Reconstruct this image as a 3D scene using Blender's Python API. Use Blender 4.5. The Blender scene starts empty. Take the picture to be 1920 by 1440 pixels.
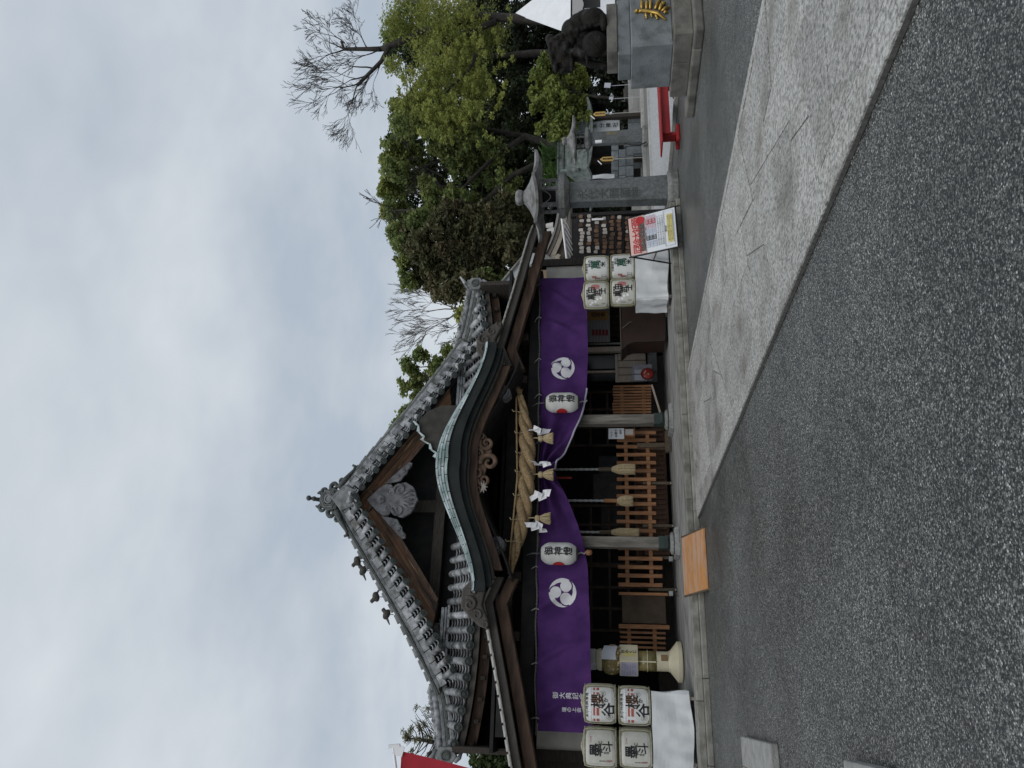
import bpy, bmesh, math, random
import numpy as np
from mathutils import Vector, Matrix, Euler, noise as mnoise
rng = random.Random(7)
R = math.radians
sc = bpy.context.scene
col = sc.collection

# ------------------------------------------------------------------ camera
FPX = 1415.0                       # focal length in photo pixels (1920 wide)
EYE = Vector((0, 0, 1.5))
AX_U = Vector((0.9214383, -0.38811757, -0.01778259))     # photo "up" (the phone was held upright, the file lies on its side)
AX_V = Vector((0.03600631, 0.13087685, -0.99074457))     # photo "right" = down in the place
AX_W = Vector((0.3868527, 0.9122697, 0.13456963))        # view direction
cd = bpy.data.cameras.new('camera')
cam = bpy.data.objects.new('camera', cd); col.objects.link(cam)
cd.sensor_fit = 'HORIZONTAL'; cd.sensor_width = 36; cd.lens = 36 * FPX / 1920
cd.clip_start = 0.05; cd.clip_end = 2000
m = Matrix.Identity(4)
for i, a in enumerate((AX_V, AX_U, -AX_W)):
    for k in range(3): m[k][i] = a[k]
m.translation = EYE
cam.matrix_world = m
sc.camera = cam

def at(x, y, Y):
    """the point of the place at depth Y that photo pixel (x, y) shows"""
    d = AX_U * (720 - y) + AX_V * (x - 960) + AX_W * FPX
    return EYE + d * (Y / d.y)
def gnd(x, y, z=0.0):
    d = AX_U * (720 - y) + AX_V * (x - 960) + AX_W * FPX
    return EYE + d * ((z - EYE.z) / d.z)

# ------------------------------------------------------------------ sky, sun, exposure
SUN_EL, SUN_AZ = R(50), R(205)
w = bpy.data.worlds.new('World'); sc.world = w; w.use_nodes = True
nt = w.node_tree; nt.nodes.clear()
N = nt.nodes.new; L = nt.links.new
wo = N('ShaderNodeOutputWorld'); bg = N('ShaderNodeBackground')
sky = N('ShaderNodeTexSky'); sky.sky_type = 'NISHITA'; sky.sun_disc = False
sky.sun_elevation = SUN_EL; sky.sun_rotation = SUN_AZ; sky.dust_density = 3.0
tc = N('ShaderNodeTexCoord'); sep = N('ShaderNodeSeparateXYZ'); L(tc.outputs['Generated'], sep.inputs[0])
add = N('ShaderNodeMath'); add.operation = 'ADD'; add.inputs[1].default_value = 0.28; L(sep.outputs[2], add.inputs[0])
mx = N('ShaderNodeMath'); mx.operation = 'MAXIMUM'; mx.inputs[1].default_value = 0.12; L(add.outputs[0], mx.inputs[0])
dv = N('ShaderNodeVectorMath'); dv.operation = 'DIVIDE'; L(tc.outputs['Generated'], dv.inputs[0])
cmb = N('ShaderNodeCombineXYZ')
for k in range(3): L(mx.outputs[0], cmb.inputs[k])
L(cmb.outputs[0], dv.inputs[1])
mp = N('ShaderNodeMapping'); mp.inputs['Scale'].default_value = (1.0, 1.25, 0.8); mp.inputs['Location'].default_value = (5.1, 2.6, 0.4)
mp.inputs['Rotation'].default_value = (0, 0, R(25)); L(dv.outputs[0], mp.inputs[0])
nz = N('ShaderNodeTexNoise'); nz.inputs['Scale'].default_value = 1.25; nz.inputs['Detail'].default_value = 5.0
nz.inputs['Roughness'].default_value = 0.55; nz.inputs['Distortion'].default_value = 0.1; L(mp.outputs[0], nz.inputs[0])
cr = N('ShaderNodeValToRGB'); L(nz.outputs[0], cr.inputs[0])
cr.color_ramp.elements[0].position = 0.34; cr.color_ramp.elements[0].color = (0.475, 0.545, 0.63, 1)
cr.color_ramp.elements[1].position = 0.68; cr.color_ramp.elements[1].color = (0.80, 0.84, 0.875, 1)
e = cr.color_ramp.elements.new(0.5); e.color = (0.625, 0.68, 0.74, 1)
# thin cloud lets a little of the clear sky's colour through
sc_n = N('ShaderNodeVectorMath'); sc_n.operation = 'SCALE'; sc_n.inputs['Scale'].default_value = 0.07; L(sky.outputs[0], sc_n.inputs[0])
mixs = N('ShaderNodeMix'); mixs.data_type = 'RGBA'; mixs.inputs['Factor'].default_value = 0.9
L(sc_n.outputs[0], mixs.inputs[6]); L(cr.outputs[0], mixs.inputs[7])
L(mixs.outputs[2], bg.inputs[0]); bg.inputs[1].default_value = 1.0
L(bg.outputs[0], wo.inputs[0])
sd = bpy.data.lights.new('sun', 'SUN'); sd.energy = 1.25; sd.angle = R(40); sd.color = (1, 0.97, 0.93)
so = bpy.data.objects.new('sun', sd); col.objects.link(so)
so.rotation_euler = (R(90) - SUN_EL, 0, R(180) - SUN_AZ)   # light comes from behind the camera, high
vs = sc.view_settings
vs.view_transform = 'Standard'; vs.look = 'None'; vs.gamma = 1; vs.exposure = 0.0; vs.use_curve_mapping = False
sc.render.engine = 'CYCLES'
sc.cycles.use_denoising = True
sc.cycles.max_bounces = 6; sc.cycles.transparent_max_bounces = 6

# ------------------------------------------------------------------ materials
MATS = {}
def mat(name, c, rough=0.75, c2=None, sc_=4.0, amt=1.0, lo=0.35, hi=0.65, bump=0.0, bsc=None, stretch=(1, 1, 1), metal=0.0, turn=None,
        rnd=0.0, isl=0.0, spec=0.4, c3=None, sc3=1.0, lo3=0.5, hi3=0.7, detail=5, space='Object', transl=0.0):
    if name in MATS: return MATS[name]
    M = bpy.data.materials.new(name); M.use_nodes = True
    t = M.node_tree; b = t.nodes['Principled BSDF']; n = t.nodes.new; l = t.links.new
    b.inputs['Roughness'].default_value = rough; b.inputs['Metallic'].default_value = metal
    b.inputs['Specular IOR Level'].default_value = spec
    if space == 'World': cs = n('ShaderNodeNewGeometry').outputs['Position']
    else: cs = n('ShaderNodeTexCoord').outputs['Object']
    if turn is not None:
        tn = n('ShaderNodeMapping'); tn.inputs['Rotation'].default_value = turn; l(cs, tn.inputs[0]); cs = tn.outputs[0]
    mpn = n('ShaderNodeMapping'); mpn.inputs['Scale'].default_value = stretch; l(cs, mpn.inputs[0]); cs = mpn.outputs[0]
    out = None
    if c2 is not None:
        a = n('ShaderNodeTexNoise'); a.inputs['Scale'].default_value = sc_; a.inputs['Detail'].default_value = detail; l(cs, a.inputs[0])
        mr = n('ShaderNodeMapRange'); mr.inputs[1].default_value = lo; mr.inputs[2].default_value = hi; mr.inputs[4].default_value = amt
        l(a.outputs[0], mr.inputs[0])
        x = n('ShaderNodeMix'); x.data_type = 'RGBA'; l(mr.outputs[0], x.inputs[0])
        x.inputs[6].default_value = (*c, 1); x.inputs[7].default_value = (*c2, 1); out = x.outputs[2]
    else:
        x = n('ShaderNodeRGB'); x.outputs[0].default_value = (*c, 1); out = x.outputs[0]
    if c3 is not None:
        a = n('ShaderNodeTexNoise'); a.inputs['Scale'].default_value = sc3; a.inputs['Detail'].default_value = 6; l(cs, a.inputs[0])
        mr = n('ShaderNodeMapRange'); mr.inputs[1].default_value = lo3; mr.inputs[2].default_value = hi3; l(a.outputs[0], mr.inputs[0])
        x = n('ShaderNodeMix'); x.data_type = 'RGBA'; l(mr.outputs[0], x.inputs[0]); l(out, x.inputs[6]); x.inputs[7].default_value = (*c3, 1); out = x.outputs[2]
    for amount, src in ((rnd, 'o'), (isl, 'i')):
        if amount:
            s = n('ShaderNodeObjectInfo').outputs['Random'] if src == 'o' else n('ShaderNodeNewGeometry').outputs['Random Per Island']
            mr = n('ShaderNodeMapRange'); mr.inputs[3].default_value = 1 - amount; mr.inputs[4].default_value = 1 + amount; l(s, mr.inputs[0])
            vm = n('ShaderNodeVectorMath'); vm.operation = 'SCALE'; l(out, vm.inputs[0]); l(mr.outputs[0], vm.inputs['Scale']); out = vm.outputs[0]
    l(out, b.inputs['Base Color'])
    if bump:
        a = n('ShaderNodeTexNoise'); a.inputs['Scale'].default_value = bsc or sc_ * 3; a.inputs['Detail'].default_value = 6; l(cs, a.inputs[0])
        bn = n('ShaderNodeBump'); bn.inputs['Strength'].default_value = min(1, bump); bn.inputs['Distance'].default_value = 0.02 * max(1, bump)
        l(a.outputs[0], bn.inputs['Height']); l(bn.outputs[0], b.inputs['Normal'])
    if transl:
        tr = n('ShaderNodeBsdfTranslucent'); l(out, tr.inputs[0])
        ms = n('ShaderNodeMixShader'); ms.inputs[0].default_value = transl
        l(b.outputs[0], ms.inputs[1]); l(tr.outputs[0], ms.inputs[2]); l(ms.outputs[0], t.nodes['Material Output'].inputs[0])
    MATS[name] = M
    return M

# ------------------------------------------------------------------ mesh helpers
class MB:
    """collects simple shapes in world coordinates and links them as one mesh object"""
    def __init__(s): s.v = []; s.f = []
    def add(s, vs, fs):
        k = len(s.v); s.v += [tuple(p) for p in vs]; s.f += [tuple(i + k for i in f) for f in fs]; return s
    def box(s, c, d, rot=None, taper=1.0):
        hx, hy, hz = d[0] / 2, d[1] / 2, d[2] / 2
        P = []
        for z in (-1, 1):
            k = taper if z > 0 else 1
            for x, y in ((-1, -1), (1, -1), (1, 1), (-1, 1)): P.append(Vector((x * hx * k, y * hy * k, z * hz)))
        if rot is not None:
            Q = rot if isinstance(rot, Matrix) else Euler(rot).to_matrix()
            P = [Q @ p for p in P]
        c = Vector(c)
        return s.add([p + c for p in P], [(3, 2, 1, 0), (4, 5, 6, 7), (0, 1, 5, 4), (1, 2, 6, 5), (2, 3, 7, 6), (3, 0, 4, 7)])
    def bb(s, x0, x1, y0, y1, z0, z1): return s.box(((x0 + x1) / 2, (y0 + y1) / 2, (z0 + z1) / 2), (x1 - x0, y1 - y0, z1 - z0))
    def tube(s, pts, rad, n=8, cap=True, sq=1.0):
        pts = [Vector(p) for p in pts]
        if not isinstance(rad, (list, tuple)): rad = [rad] * len(pts)
        rings = []; up = None
        for i, p in enumerate(pts):
            d = (pts[min(i + 1, len(pts) - 1)] - pts[max(i - 1, 0)])
            d = d.normalized() if d.length > 1e-9 else Vector((0, 0, 1))
            if up is None: up = d.orthogonal().normalized()
            up = (up - d * up.dot(d)); up = up.normalized() if up.length > 1e-6 else d.orthogonal().normalized()
            b = d.cross(up)
            rings.append([p + (up * math.cos(a) + b * math.sin(a) * sq) * rad[i] for a in [2 * math.pi * k / n for k in range(n)]])
        vs = [q for r_ in rings for q in r_]; fs = []
        for i in range(len(pts) - 1):
            for k in range(n): fs.append((i * n + k, i * n + (k + 1) % n, (i + 1) * n + (k + 1) % n, (i + 1) * n + k))
        if cap: fs.append(tuple(range(n - 1, -1, -1))); fs.append(tuple((len(pts) - 1) * n + k for k in range(n)))
        return s.add(vs, fs)
    def lathe(s, prof, c=(0, 0, 0), n=24, axis=None, sx=1.0, sy=1.0):
        c = Vector(c); Q = Matrix.Identity(3) if axis is None else Vector((0, 0, 1)).rotation_difference(Vector(axis)).to_matrix()
        vs = []; fs = []
        for r_, z in prof:
            for k in range(n):
                a = 2 * math.pi * k / n; vs.append(c + Q @ Vector((r_ * math.cos(a) * sx, r_ * math.sin(a) * sy, z)))
        for i in range(len(prof) - 1):
            for k in range(n): fs.append((i * n + k, i * n + (k + 1) % n, (i + 1) * n + (k + 1) % n, (i + 1) * n + k))
        fs.append(tuple(range(n - 1, -1, -1))); fs.append(tuple((len(prof) - 1) * n + k for k in range(n)))
        return s.add(vs, fs)
    def prism(s, poly, f0, f1):
        """poly: list of 2-D points; f0/f1 map a 2-D point to the two end faces"""
        n = len(poly); vs = [f0(p) for p in poly] + [f1(p) for p in poly]
        fs = [tuple(range(n)), tuple(range(2 * n - 1, n - 1, -1))] + [(k, n + k, n + (k + 1) % n, (k + 1) % n) for k in range(n)]
        return s.add(vs, fs)
    def xz(s, poly, y0, y1): return s.prism(poly, lambda p: (p[0], y0, p[1]), lambda p: (p[0], y1, p[1]))
    def yz(s, poly, x0, x1): return s.prism(poly, lambda p: (x0, p[0], p[1]), lambda p: (x1, p[0], p[1]))
    def xy(s, poly, z0, z1): return s.prism(poly, lambda p: (p[0], p[1], z0), lambda p: (p[0], p[1], z1))
    def band(s, A, B, y0, y1):
        """solid strip between two x-z polylines A and B of equal length, from depth y0 to y1"""
        n = len(A); vs = []
        for y in (y0, y1):
            for P in (A, B): vs += [(p[0], y, p[1]) for p in P]
        fs = []
        for i in range(n - 1):
            a, b = i, n + i; c_, d_ = 2 * n + i, 3 * n + i
            fs += [(a, a + 1, b + 1, b), (c_ + 1, c_, d_, d_ + 1), (a + 1, a, c_, c_ + 1), (b, b + 1, d_ + 1, d_)]
        fs += [(0, n, 3 * n, 2 * n), (n - 1, 3 * n - 1, 4 * n - 1, 2 * n - 1)]
        return s.add(vs, fs)
    def grid(s, nu, nv, f):
        vs = [f(i / nu, j / nv) for j in range(nv + 1) for i in range(nu + 1)]
        return s.add(vs, [(j * (nu + 1) + i, j * (nu + 1) + i + 1, (j + 1) * (nu + 1) + i + 1, (j + 1) * (nu + 1) + i) for j in range(nv) for i in range(nu)])
    def ball(s, c, r_, n=12, m_=8, rot=None):
        r_ = (r_, r_, r_) if not isinstance(r_, (list, tuple)) else r_
        Q = Euler(rot).to_matrix() if rot is not None else Matrix.Identity(3); c = Vector(c)
        vs = [c + Q @ Vector((0, 0, -r_[2]))]
        for j in range(1, m_):
            b = math.pi * j / m_ - math.pi / 2
            for k in range(n):
                a = 2 * math.pi * k / n; vs.append(c + Q @ Vector((math.cos(b) * math.cos(a) * r_[0], math.cos(b) * math.sin(a) * r_[1], math.sin(b) * r_[2])))
        vs.append(c + Q @ Vector((0, 0, r_[2]))); fs = []
        for k in range(n):
            fs.append((0, 1 + (k + 1) % n, 1 + k)); e_ = 1 + (m_ - 2) * n; fs.append((len(vs) - 1, e_ + k, e_ + (k + 1) % n))
        for j in range(m_ - 2):
            for k in range(n): a = 1 + j * n; fs.append((a + k, a + (k + 1) % n, a + n + (k + 1) % n, a + n + k))
        return s.add(vs, fs)
    def build(s, name, material, parent=None, smooth=False, bevel=0.0, solid=0.0):
        o = Vector((0, 0, 0)); p = parent
        while p is not None: o = o + p.location; p = p.parent
        me = bpy.data.meshes.new(name)
        me.from_pydata([(x - o.x, y - o.y, z - o.z) for x, y, z in s.v], [], s.f)
        bm = bmesh.new(); bm.from_mesh(me); bmesh.ops.recalc_face_normals(bm, faces=bm.faces[:]); bm.to_mesh(me); bm.free()
        if smooth: me.polygons.foreach_set('use_smooth', [True] * len(me.polygons))
        me.materials.append(material)
        ob = bpy.data.objects.new(name, me); col.objects.link(ob); ob.parent = parent
        if solid: md = ob.modifiers.new('s', 'SOLIDIFY'); md.thickness = solid
        if bevel:
            md = ob.modifiers.new('b', 'BEVEL'); md.width = bevel; md.segments = 2; md.limit_method = 'ANGLE'
        if smooth == 'auto':
            pass
        return ob

def tag(o, label=None, cat=None, group=None, kind=None):
    if label: o['label'] = label
    if cat: o['category'] = cat
    if group: o['group'] = group
    if kind: o['kind'] = kind
    return o
def thing(name, label, cat, loc=(0, 0, 0), group=None):
    o = bpy.data.objects.new(name, None); col.objects.link(o); o.location = loc; o.empty_display_size = 0.2
    return tag(o, label, cat, group)
def struct(name): 
    o = bpy.data.objects.new(name, None); col.objects.link(o); return tag(o, kind='structure')
def dup(o, parent=None, delta=None):
    c = o.copy(); col.objects.link(c); c.parent = parent
    if delta is not None: c.location = o.location + Vector(delta)
    for ch in o.children: dup(ch, c)
    return c
def share(name, src, parent, loc, rot=None, scale=None):
    """another piece with the mesh data of src"""
    c = src.copy(); c.name = name; col.objects.link(c); c.parent = parent; c.location = loc
    if rot is not None: c.rotation_euler = rot
    if scale is not None: c.scale = scale
    return c
def lerp(a, b, t): return a + (b - a) * t
def interp(tab, x): return float(np.interp(x, [p[0] for p in tab], [p[1] for p in tab]))
def arc(c, r_, a0, a1, n): return [(c[0] + r_ * math.cos(R(lerp(a0, a1, i / n))), c[1] + r_ * math.sin(R(lerp(a0, a1, i / n)))) for i in range(n + 1)]

def glyphs(text, size, bold=0.0, vertical=True, cut=0.06, gap=1.0):
    """flat lettering as (verts2d, tris), centred on the origin, about `size` per character"""
    cu = bpy.data.curves.new('t', 'FONT'); cu.body = '\n'.join(text) if vertical else text
    cu.align_x = 'CENTER'; cu.align_y = 'CENTER'; cu.size = size; cu.space_line = gap; cu.resolution_u = 3
    o = bpy.data.objects.new('t', cu); col.objects.link(o)
    dg = bpy.context.evaluated_depsgraph_get(); dg.update()
    me = bpy.data.meshes.new_from_object(o.evaluated_get(dg))
    bm = bmesh.new(); bm.from_mesh(me); bmesh.ops.triangulate(bm, faces=bm.faces[:])
    for _ in range(4):
        big = [e_ for e_ in bm.edges if e_.calc_length() > cut]
        if not big: break
        bmesh.ops.subdivide_edges(bm, edges=big, cuts=1); bmesh.ops.triangulate(bm, faces=bm.faces[:])
    vs = np.array([v.co[:2] for v in bm.verts]) if len(bm.verts) else np.zeros((0, 2)); bm.verts.index_update()
    fs = [tuple(v.index for v in f.verts) for f in bm.faces]; bm.free()
    bpy.data.objects.remove(o); bpy.data.curves.remove(cu); bpy.data.meshes.remove(me)
    if len(vs): vs = vs - (vs.max(0) + vs.min(0)) / 2
    return vs, fs
def lettering(text, size, material, parent, f, bold=0.0, vertical=True, name='lettering', cut=0.06, gap=1.0):
    """f maps a 2-D point of the lettering to the surface it is written on"""
    vs, fs = glyphs(text, size, 0, vertical, cut, gap)
    mb = MB(); k = 0
    for dx, dy in ((0, 0),) if not bold else ((0, 0), (1, .3), (-1, -.3), (.3, 1), (-.3, -1)):     # brush weight: the strokes laid on again, each coat a hair proud
        P = [Vector(f(p[0] + dx * bold * .62, p[1] + dy * bold * .62)) for p in vs]
        mb.add([p + (EYE - p).normalized() * (.0007 * k) for p in P], fs); k += 1
    return mb.build(name, material, parent)
def printed(test, nx, ny, f, material, parent, name):
    """a printed patch: the cells of the unit square (-1..1) where test(u, v) holds, laid on surface f(u, v)"""
    mb = MB(); idx = {}; vs = []; fs = []
    def vid(i, j):
        if (i, j) not in idx: idx[(i, j)] = len(vs); vs.append(f(-1 + 2 * i / nx, -1 + 2 * j / ny))
        return idx[(i, j)]
    for i in range(nx):
        for j in range(ny):
            if test(-1 + 2 * (i + .5) / nx, -1 + 2 * (j + .5) / ny): fs.append((vid(i, j), vid(i + 1, j), vid(i + 1, j + 1), vid(i, j + 1)))
    mb.add(vs, fs)
    return mb.build(name, material, parent)
def clip(poly, p, n_):
    out = []
    for i in range(len(poly)):
        a, b = poly[i], poly[(i + 1) % len(poly)]
        da = (a[0] - p[0]) * n_[0] + (a[1] - p[1]) * n_[1]; db = (b[0] - p[0]) * n_[0] + (b[1] - p[1]) * n_[1]
        if da >= 0: out.append(a)
        if da * db < 0: t = da / (da - db); out.append((lerp(a[0], b[0], t), lerp(a[1], b[1], t)))
    return out
def area(p): return abs(sum(p[i][0] * p[(i + 1) % len(p)][1] - p[(i + 1) % len(p)][0] * p[i][1] for i in range(len(p)))) / 2
def inset(poly, d):
    # keep only the part at least d inside every edge
    out = poly[:]; n = len(poly)
    cx = sum(p[0] for p in poly) / n; cy = sum(p[1] for p in poly) / n
    for i in range(n):
        a, b = poly[i], poly[(i + 1) % n]; ex, ey = b[0] - a[0], b[1] - a[1]; l_ = math.hypot(ex, ey)
        if l_ < 1e-6: continue
        nx, ny = -ey / l_, ex / l_
        if (cx - a[0]) * nx + (cy - a[1]) * ny < 0: nx, ny = -nx, -ny
        out = clip(out, (a[0] + nx * d, a[1] + ny * d), (nx, ny))
        if len(out) < 3: return []
    return out
def crazy(poly, amax, r_, skew=0.25):
    """split a convex outline into irregular slabs"""
    if area(poly) < amax * r_.uniform(0.6, 1.3): return [poly]
    xs = [p[0] for p in poly]; ys = [p[1] for p in poly]
    w_, h_ = max(xs) - min(xs), max(ys) - min(ys)
    a = r_.gauss(0, skew) + (0 if w_ > h_ else math.pi / 2)
    n_ = (math.cos(a), math.sin(a)); t = r_.uniform(0.38, 0.62)
    p = (min(xs) + w_ * (t if w_ > h_ else .5), min(ys) + h_ * (t if h_ >= w_ else .5))
    A = clip(poly, p, n_); B = clip(poly, p, (-n_[0], -n_[1]))
    if len(A) < 3 or len(B) < 3: return [poly]
    return crazy(A, amax, r_, skew) + crazy(B, amax, r_, skew)
# ------------------------------------------------------------------ ground, path, podium
X0 = 4.62                                   # the shrine's middle line
def asphalt():
    M = bpy.data.materials.new('asphalt'); M.use_nodes = True
    t = M.node_tree; b = t.nodes['Principled BSDF']; n = t.nodes.new; l = t.links.new
    pos = n('ShaderNodeNewGeometry').outputs['Position']
    v = n('ShaderNodeTexVoronoi'); v.inputs['Scale'].default_value = 106; l(pos, v.inputs[0])
    sp = n('ShaderNodeSeparateColor'); l(v.outputs['Color'], sp.inputs[0])
    rp = n('ShaderNodeValToRGB'); l(sp.outputs[0], rp.inputs[0]); ce = rp.color_ramp.elements
    ce[0].position = 0.0; ce[0].color = (0.022, 0.025, 0.026, 1); ce[1].position = 1.0; ce[1].color = (0.62, 0.63, 0.62, 1)
    for p_, c_ in ((0.42, (0.058, 0.063, 0.062, 1)), (0.68, (0.165, 0.17, 0.157, 1)), (0.93, (0.30, 0.302, 0.28, 1)), (0.975, (0.42, 0.425, 0.41, 1))):
        e_ = ce.new(p_); e_.color = c_
    # worn and damp patches
    a = n('ShaderNodeTexNoise'); a.inputs['Scale'].default_value = 0.55; a.inputs['Detail'].default_value = 6; l(pos, a.inputs[0])
    mr = n('ShaderNodeMapRange'); mr.inputs[1].default_value = 0.3; mr.inputs[2].default_value = 0.7; mr.inputs[3].default_value = 0.7; mr.inputs[4].default_value = 1.32; l(a.outputs[0], mr.inputs[0])
    a2 = n('ShaderNodeTexNoise'); a2.inputs['Scale'].default_value = 6; a2.inputs['Detail'].default_value = 12; a2.inputs['Roughness'].default_value = 0.72; l(pos, a2.inputs[0])
    mr2 = n('ShaderNodeMapRange'); mr2.inputs[1].default_value = 0.3; mr2.inputs[2].default_value = 0.7; mr2.inputs[3].default_value = 0.75; mr2.inputs[4].default_value = 1.32; l(a2.outputs[0], mr2.inputs[0])
    mm = n('ShaderNodeMath'); mm.operation = 'MULTIPLY'; l(mr.outputs[0], mm.inputs[0]); l(mr2.outputs[0], mm.inputs[1])
    gap = n('ShaderNodeMapRange'); gap.inputs[1].default_value = 0.0; gap.inputs[2].default_value = 0.55; gap.inputs[3].default_value = 1.2; gap.inputs[4].default_value = 0.45; l(v.outputs['Distance'], gap.inputs[0])
    v2 = n('ShaderNodeTexVoronoi'); v2.inputs['Scale'].default_value = 46; l(pos, v2.inputs[0]); sp2 = n('ShaderNodeSeparateColor'); l(v2.outputs['Color'], sp2.inputs[0])
    mv2 = n('ShaderNodeMapRange'); mv2.inputs[3].default_value = 0.86; mv2.inputs[4].default_value = 1.16; l(sp2.outputs[1], mv2.inputs[0])
    mm3 = n('ShaderNodeMath'); mm3.operation = 'MULTIPLY'; l(mm.outputs[0], mm3.inputs[0]); l(mv2.outputs[0], mm3.inputs[1]); mm = mm3
    mm2 = n('ShaderNodeMath'); mm2.operation = 'MULTIPLY'; l(mm.outputs[0], mm2.inputs[0]); l(gap.outputs[0], mm2.inputs[1])
    sv = n('ShaderNodeVectorMath'); sv.operation = 'SCALE'; l(rp.outputs[0], sv.inputs[0]); l(mm2.outputs[0], sv.inputs['Scale'])
    l(sv.outputs[0], b.inputs['Base Color'])
    rr_ = n('ShaderNodeMapRange'); rr_.inputs[1].default_value = 0.35; rr_.inputs[2].default_value = 0.62; rr_.inputs[3].default_value = 0.30; rr_.inputs[4].default_value = 0.68
    a3 = n('ShaderNodeTexNoise'); a3.inputs['Scale'].default_value = 0.28; a3.inputs['Detail'].default_value = 5; l(pos, a3.inputs[0]); l(a3.outputs[0], rr_.inputs[0]); l(rr_.outputs[0], b.inputs['Roughness'])
    b.inputs['Specular IOR Level'].default_value = 0.35
    bn = n('ShaderNodeBump'); bn.inputs['Strength'].default_value = 0.55; bn.inputs['Distance'].default_value = 0.006; bn.invert = True
    l(v.outputs['Distance'], bn.inputs['Height']); l(bn.outputs[0], b.inputs['Normal'])
    return M
M_ASPH = asphalt()
g = MB(); g.add([(-400, -60, 0), (400, -60, 0), (400, 700, 0), (-400, 700, 0)], [(0, 1, 2, 3)])
tag(g.build('ground', M_ASPH), kind='structure')

M_FLAG = mat('flagstone', (0.16, 0.157, 0.146), 0.5, (0.46, 0.455, 0.43), 34, lo=.34, hi=.62, bump=1.0, bsc=42, rnd=0.16, c3=(0.13, 0.12, 0.10), sc3=1.5, lo3=0.5, hi3=0.78, stretch=(1.2, 0.8, 1), space='World', detail=12)
M_JOINT = mat('mortar', (0.06, 0.058, 0.05), 0.9, (0.11, 0.108, 0.1), 30)
M_KERB = mat('kerb_stone', (0.16, 0.155, 0.135), 0.85, (0.26, 0.255, 0.23), 6, bump=0.8, bsc=40, rnd=0.1, c3=(0.09, 0.09, 0.07), sc3=2.5, lo3=.52, hi3=.72, space='World')
M_SLAB = mat('podium_slab', (0.22, 0.22, 0.21), 0.55, (0.33, 0.335, 0.33), 1.6, bump=0.5, bsc=14, rnd=0.1, c3=(0.13, 0.125, 0.115), sc3=1.2, lo3=.5, hi3=.7, stretch=(1, 3, 1), space='World')
pr = random.Random(5)
path = struct('stone_path')
b = MB(); b.bb(3.2, 6.2, -6, 14.0, 0.004, 0.034); b.build('bed', M_JOINT, path)
PX0, PX1 = 3.2, 6.2
def slab(poly, z0, z1, material, parent, d=0.004, name='flagstone', bv=0.004):
    q = inset(poly, d)
    if len(q) < 3 or area(q) < 0.01: return
    b = MB(); b.xy(q, z0, z1); b.build(name, material, parent, bevel=bv)
# edge stones: long strips on both sides
y = -6.0
while y < 14.0:
    l_ = pr.uniform(1.3, 2.1); y1 = min(14.0, y + l_)
    slab([(PX0, y), (PX0 + .3, y), (PX0 + .3, y1), (PX0, y1)], 0.006, 0.05 + pr.uniform(-.002, .002), M_FLAG, path, 0.006)
    y = y1
y = -6.0
while y < 14.0:
    l_ = pr.uniform(1.3, 2.1); y1 = min(14.0, y + l_)
    slab([(PX1 - .12, y), (PX1, y), (PX1, y1), (PX1 - .12, y1)], 0.006, 0.05 + pr.uniform(-.002, .002), M_FLAG, path, 0.006)
    y = y1
for poly in crazy([(PX0 + .3, -6), (PX1 - .12, -6), (PX1 - .12, 14.0), (PX0 + .3, 14.0)], 0.85, pr, 0.3):
    slab(poly, 0.008, 0.046 + pr.uniform(-.006, .005), M_FLAG, path, 0.0055)

podium = struct('stone_podium')
PL, PR_ = -5.5, 10.3
b = MB(); b.bb(PL + .02, PR_ - .02, 14.2, 26, 0.0, 0.2); b.build('core', M_JOINT, podium)
x = PL
while x < PR_:
    x1 = min(PR_, x + pr.uniform(1.3, 1.9)); b = MB(); b.bb(x + .004, x1 - .004, 14.0, 14.22, 0.0, 0.095); b.build('step_stone', M_KERB, podium, bevel=.012); x = x1
x = PL + .4
b = MB(); b.bb(PL, x - .004, 14.12, 14.5, 0.097, 0.215); b.build('kerb_stone', M_KERB, podium, bevel=.012)
while x < PR_:
    x1 = min(PR_, x + pr.uniform(1.4, 2.0)); b = MB(); b.bb(x + .004, x1 - .004, 14.12, 14.5 + pr.uniform(-.02, .0), 0.097, 0.215 + pr.uniform(-.003, .003)); b.build('kerb_stone', M_KERB, podium, bevel=.012); x = x1
for poly in crazy([(PL, 14.5), (PR_, 14.5), (PR_, 18.6), (PL, 18.6)], 1.3, pr, 0.35):
    slab(poly, 0.16, 0.212 + pr.uniform(-.003, .003), M_SLAB, podium, 0.005, 'paving_slab')

# the ground to the right of the court: pebble bed, lane, concrete apron
M_PEB = mat('white_pebbles', (0.30, 0.31, 0.32), 0.8, (0.52, 0.53, 0.55), 16, lo=.36, hi=.64, bump=1.0, bsc=70, space='World', detail=10)
M_LANE = mat('lane', (0.15, 0.155, 0.15), 0.8, (0.22, 0.225, 0.22), 12, bump=.4, bsc=60, space='World')
M_CONC = mat('concrete', (0.30, 0.295, 0.275), 0.85, (0.38, 0.375, 0.355), 2.5, bump=.3, bsc=40, space='World')
b = MB(); b.add([(12.42, -10, .02), (90, -10, .02), (90, 22.2, .02), (12.42, 22.2, .02)], [(0, 1, 2, 3)]); tag(b.build('pebble_bed', M_PEB), kind='structure')
b = MB(); b.add([(10.7, 22.4, .006), (90, 22.4, .006), (90, 26.2, .006), (10.7, 26.2, .006)], [(0, 1, 2, 3)]); tag(b.build('lane', M_LANE), kind='structure')
b = MB(); b.add([(10.7, 26.4, .03), (90, 26.4, .03), (90, 37, .03), (10.7, 37, .03)], [(0, 1, 2, 3)]); tag(b.build('concrete_apron', M_CONC), kind='structure')
M_KERBW = mat('pale_kerb', (0.36, 0.355, 0.33), 0.8, (0.46, 0.45, 0.43), 5, bump=.3, bsc=50, rnd=.08, space='World')
kr = struct('kerb')
y = 2.0
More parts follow.
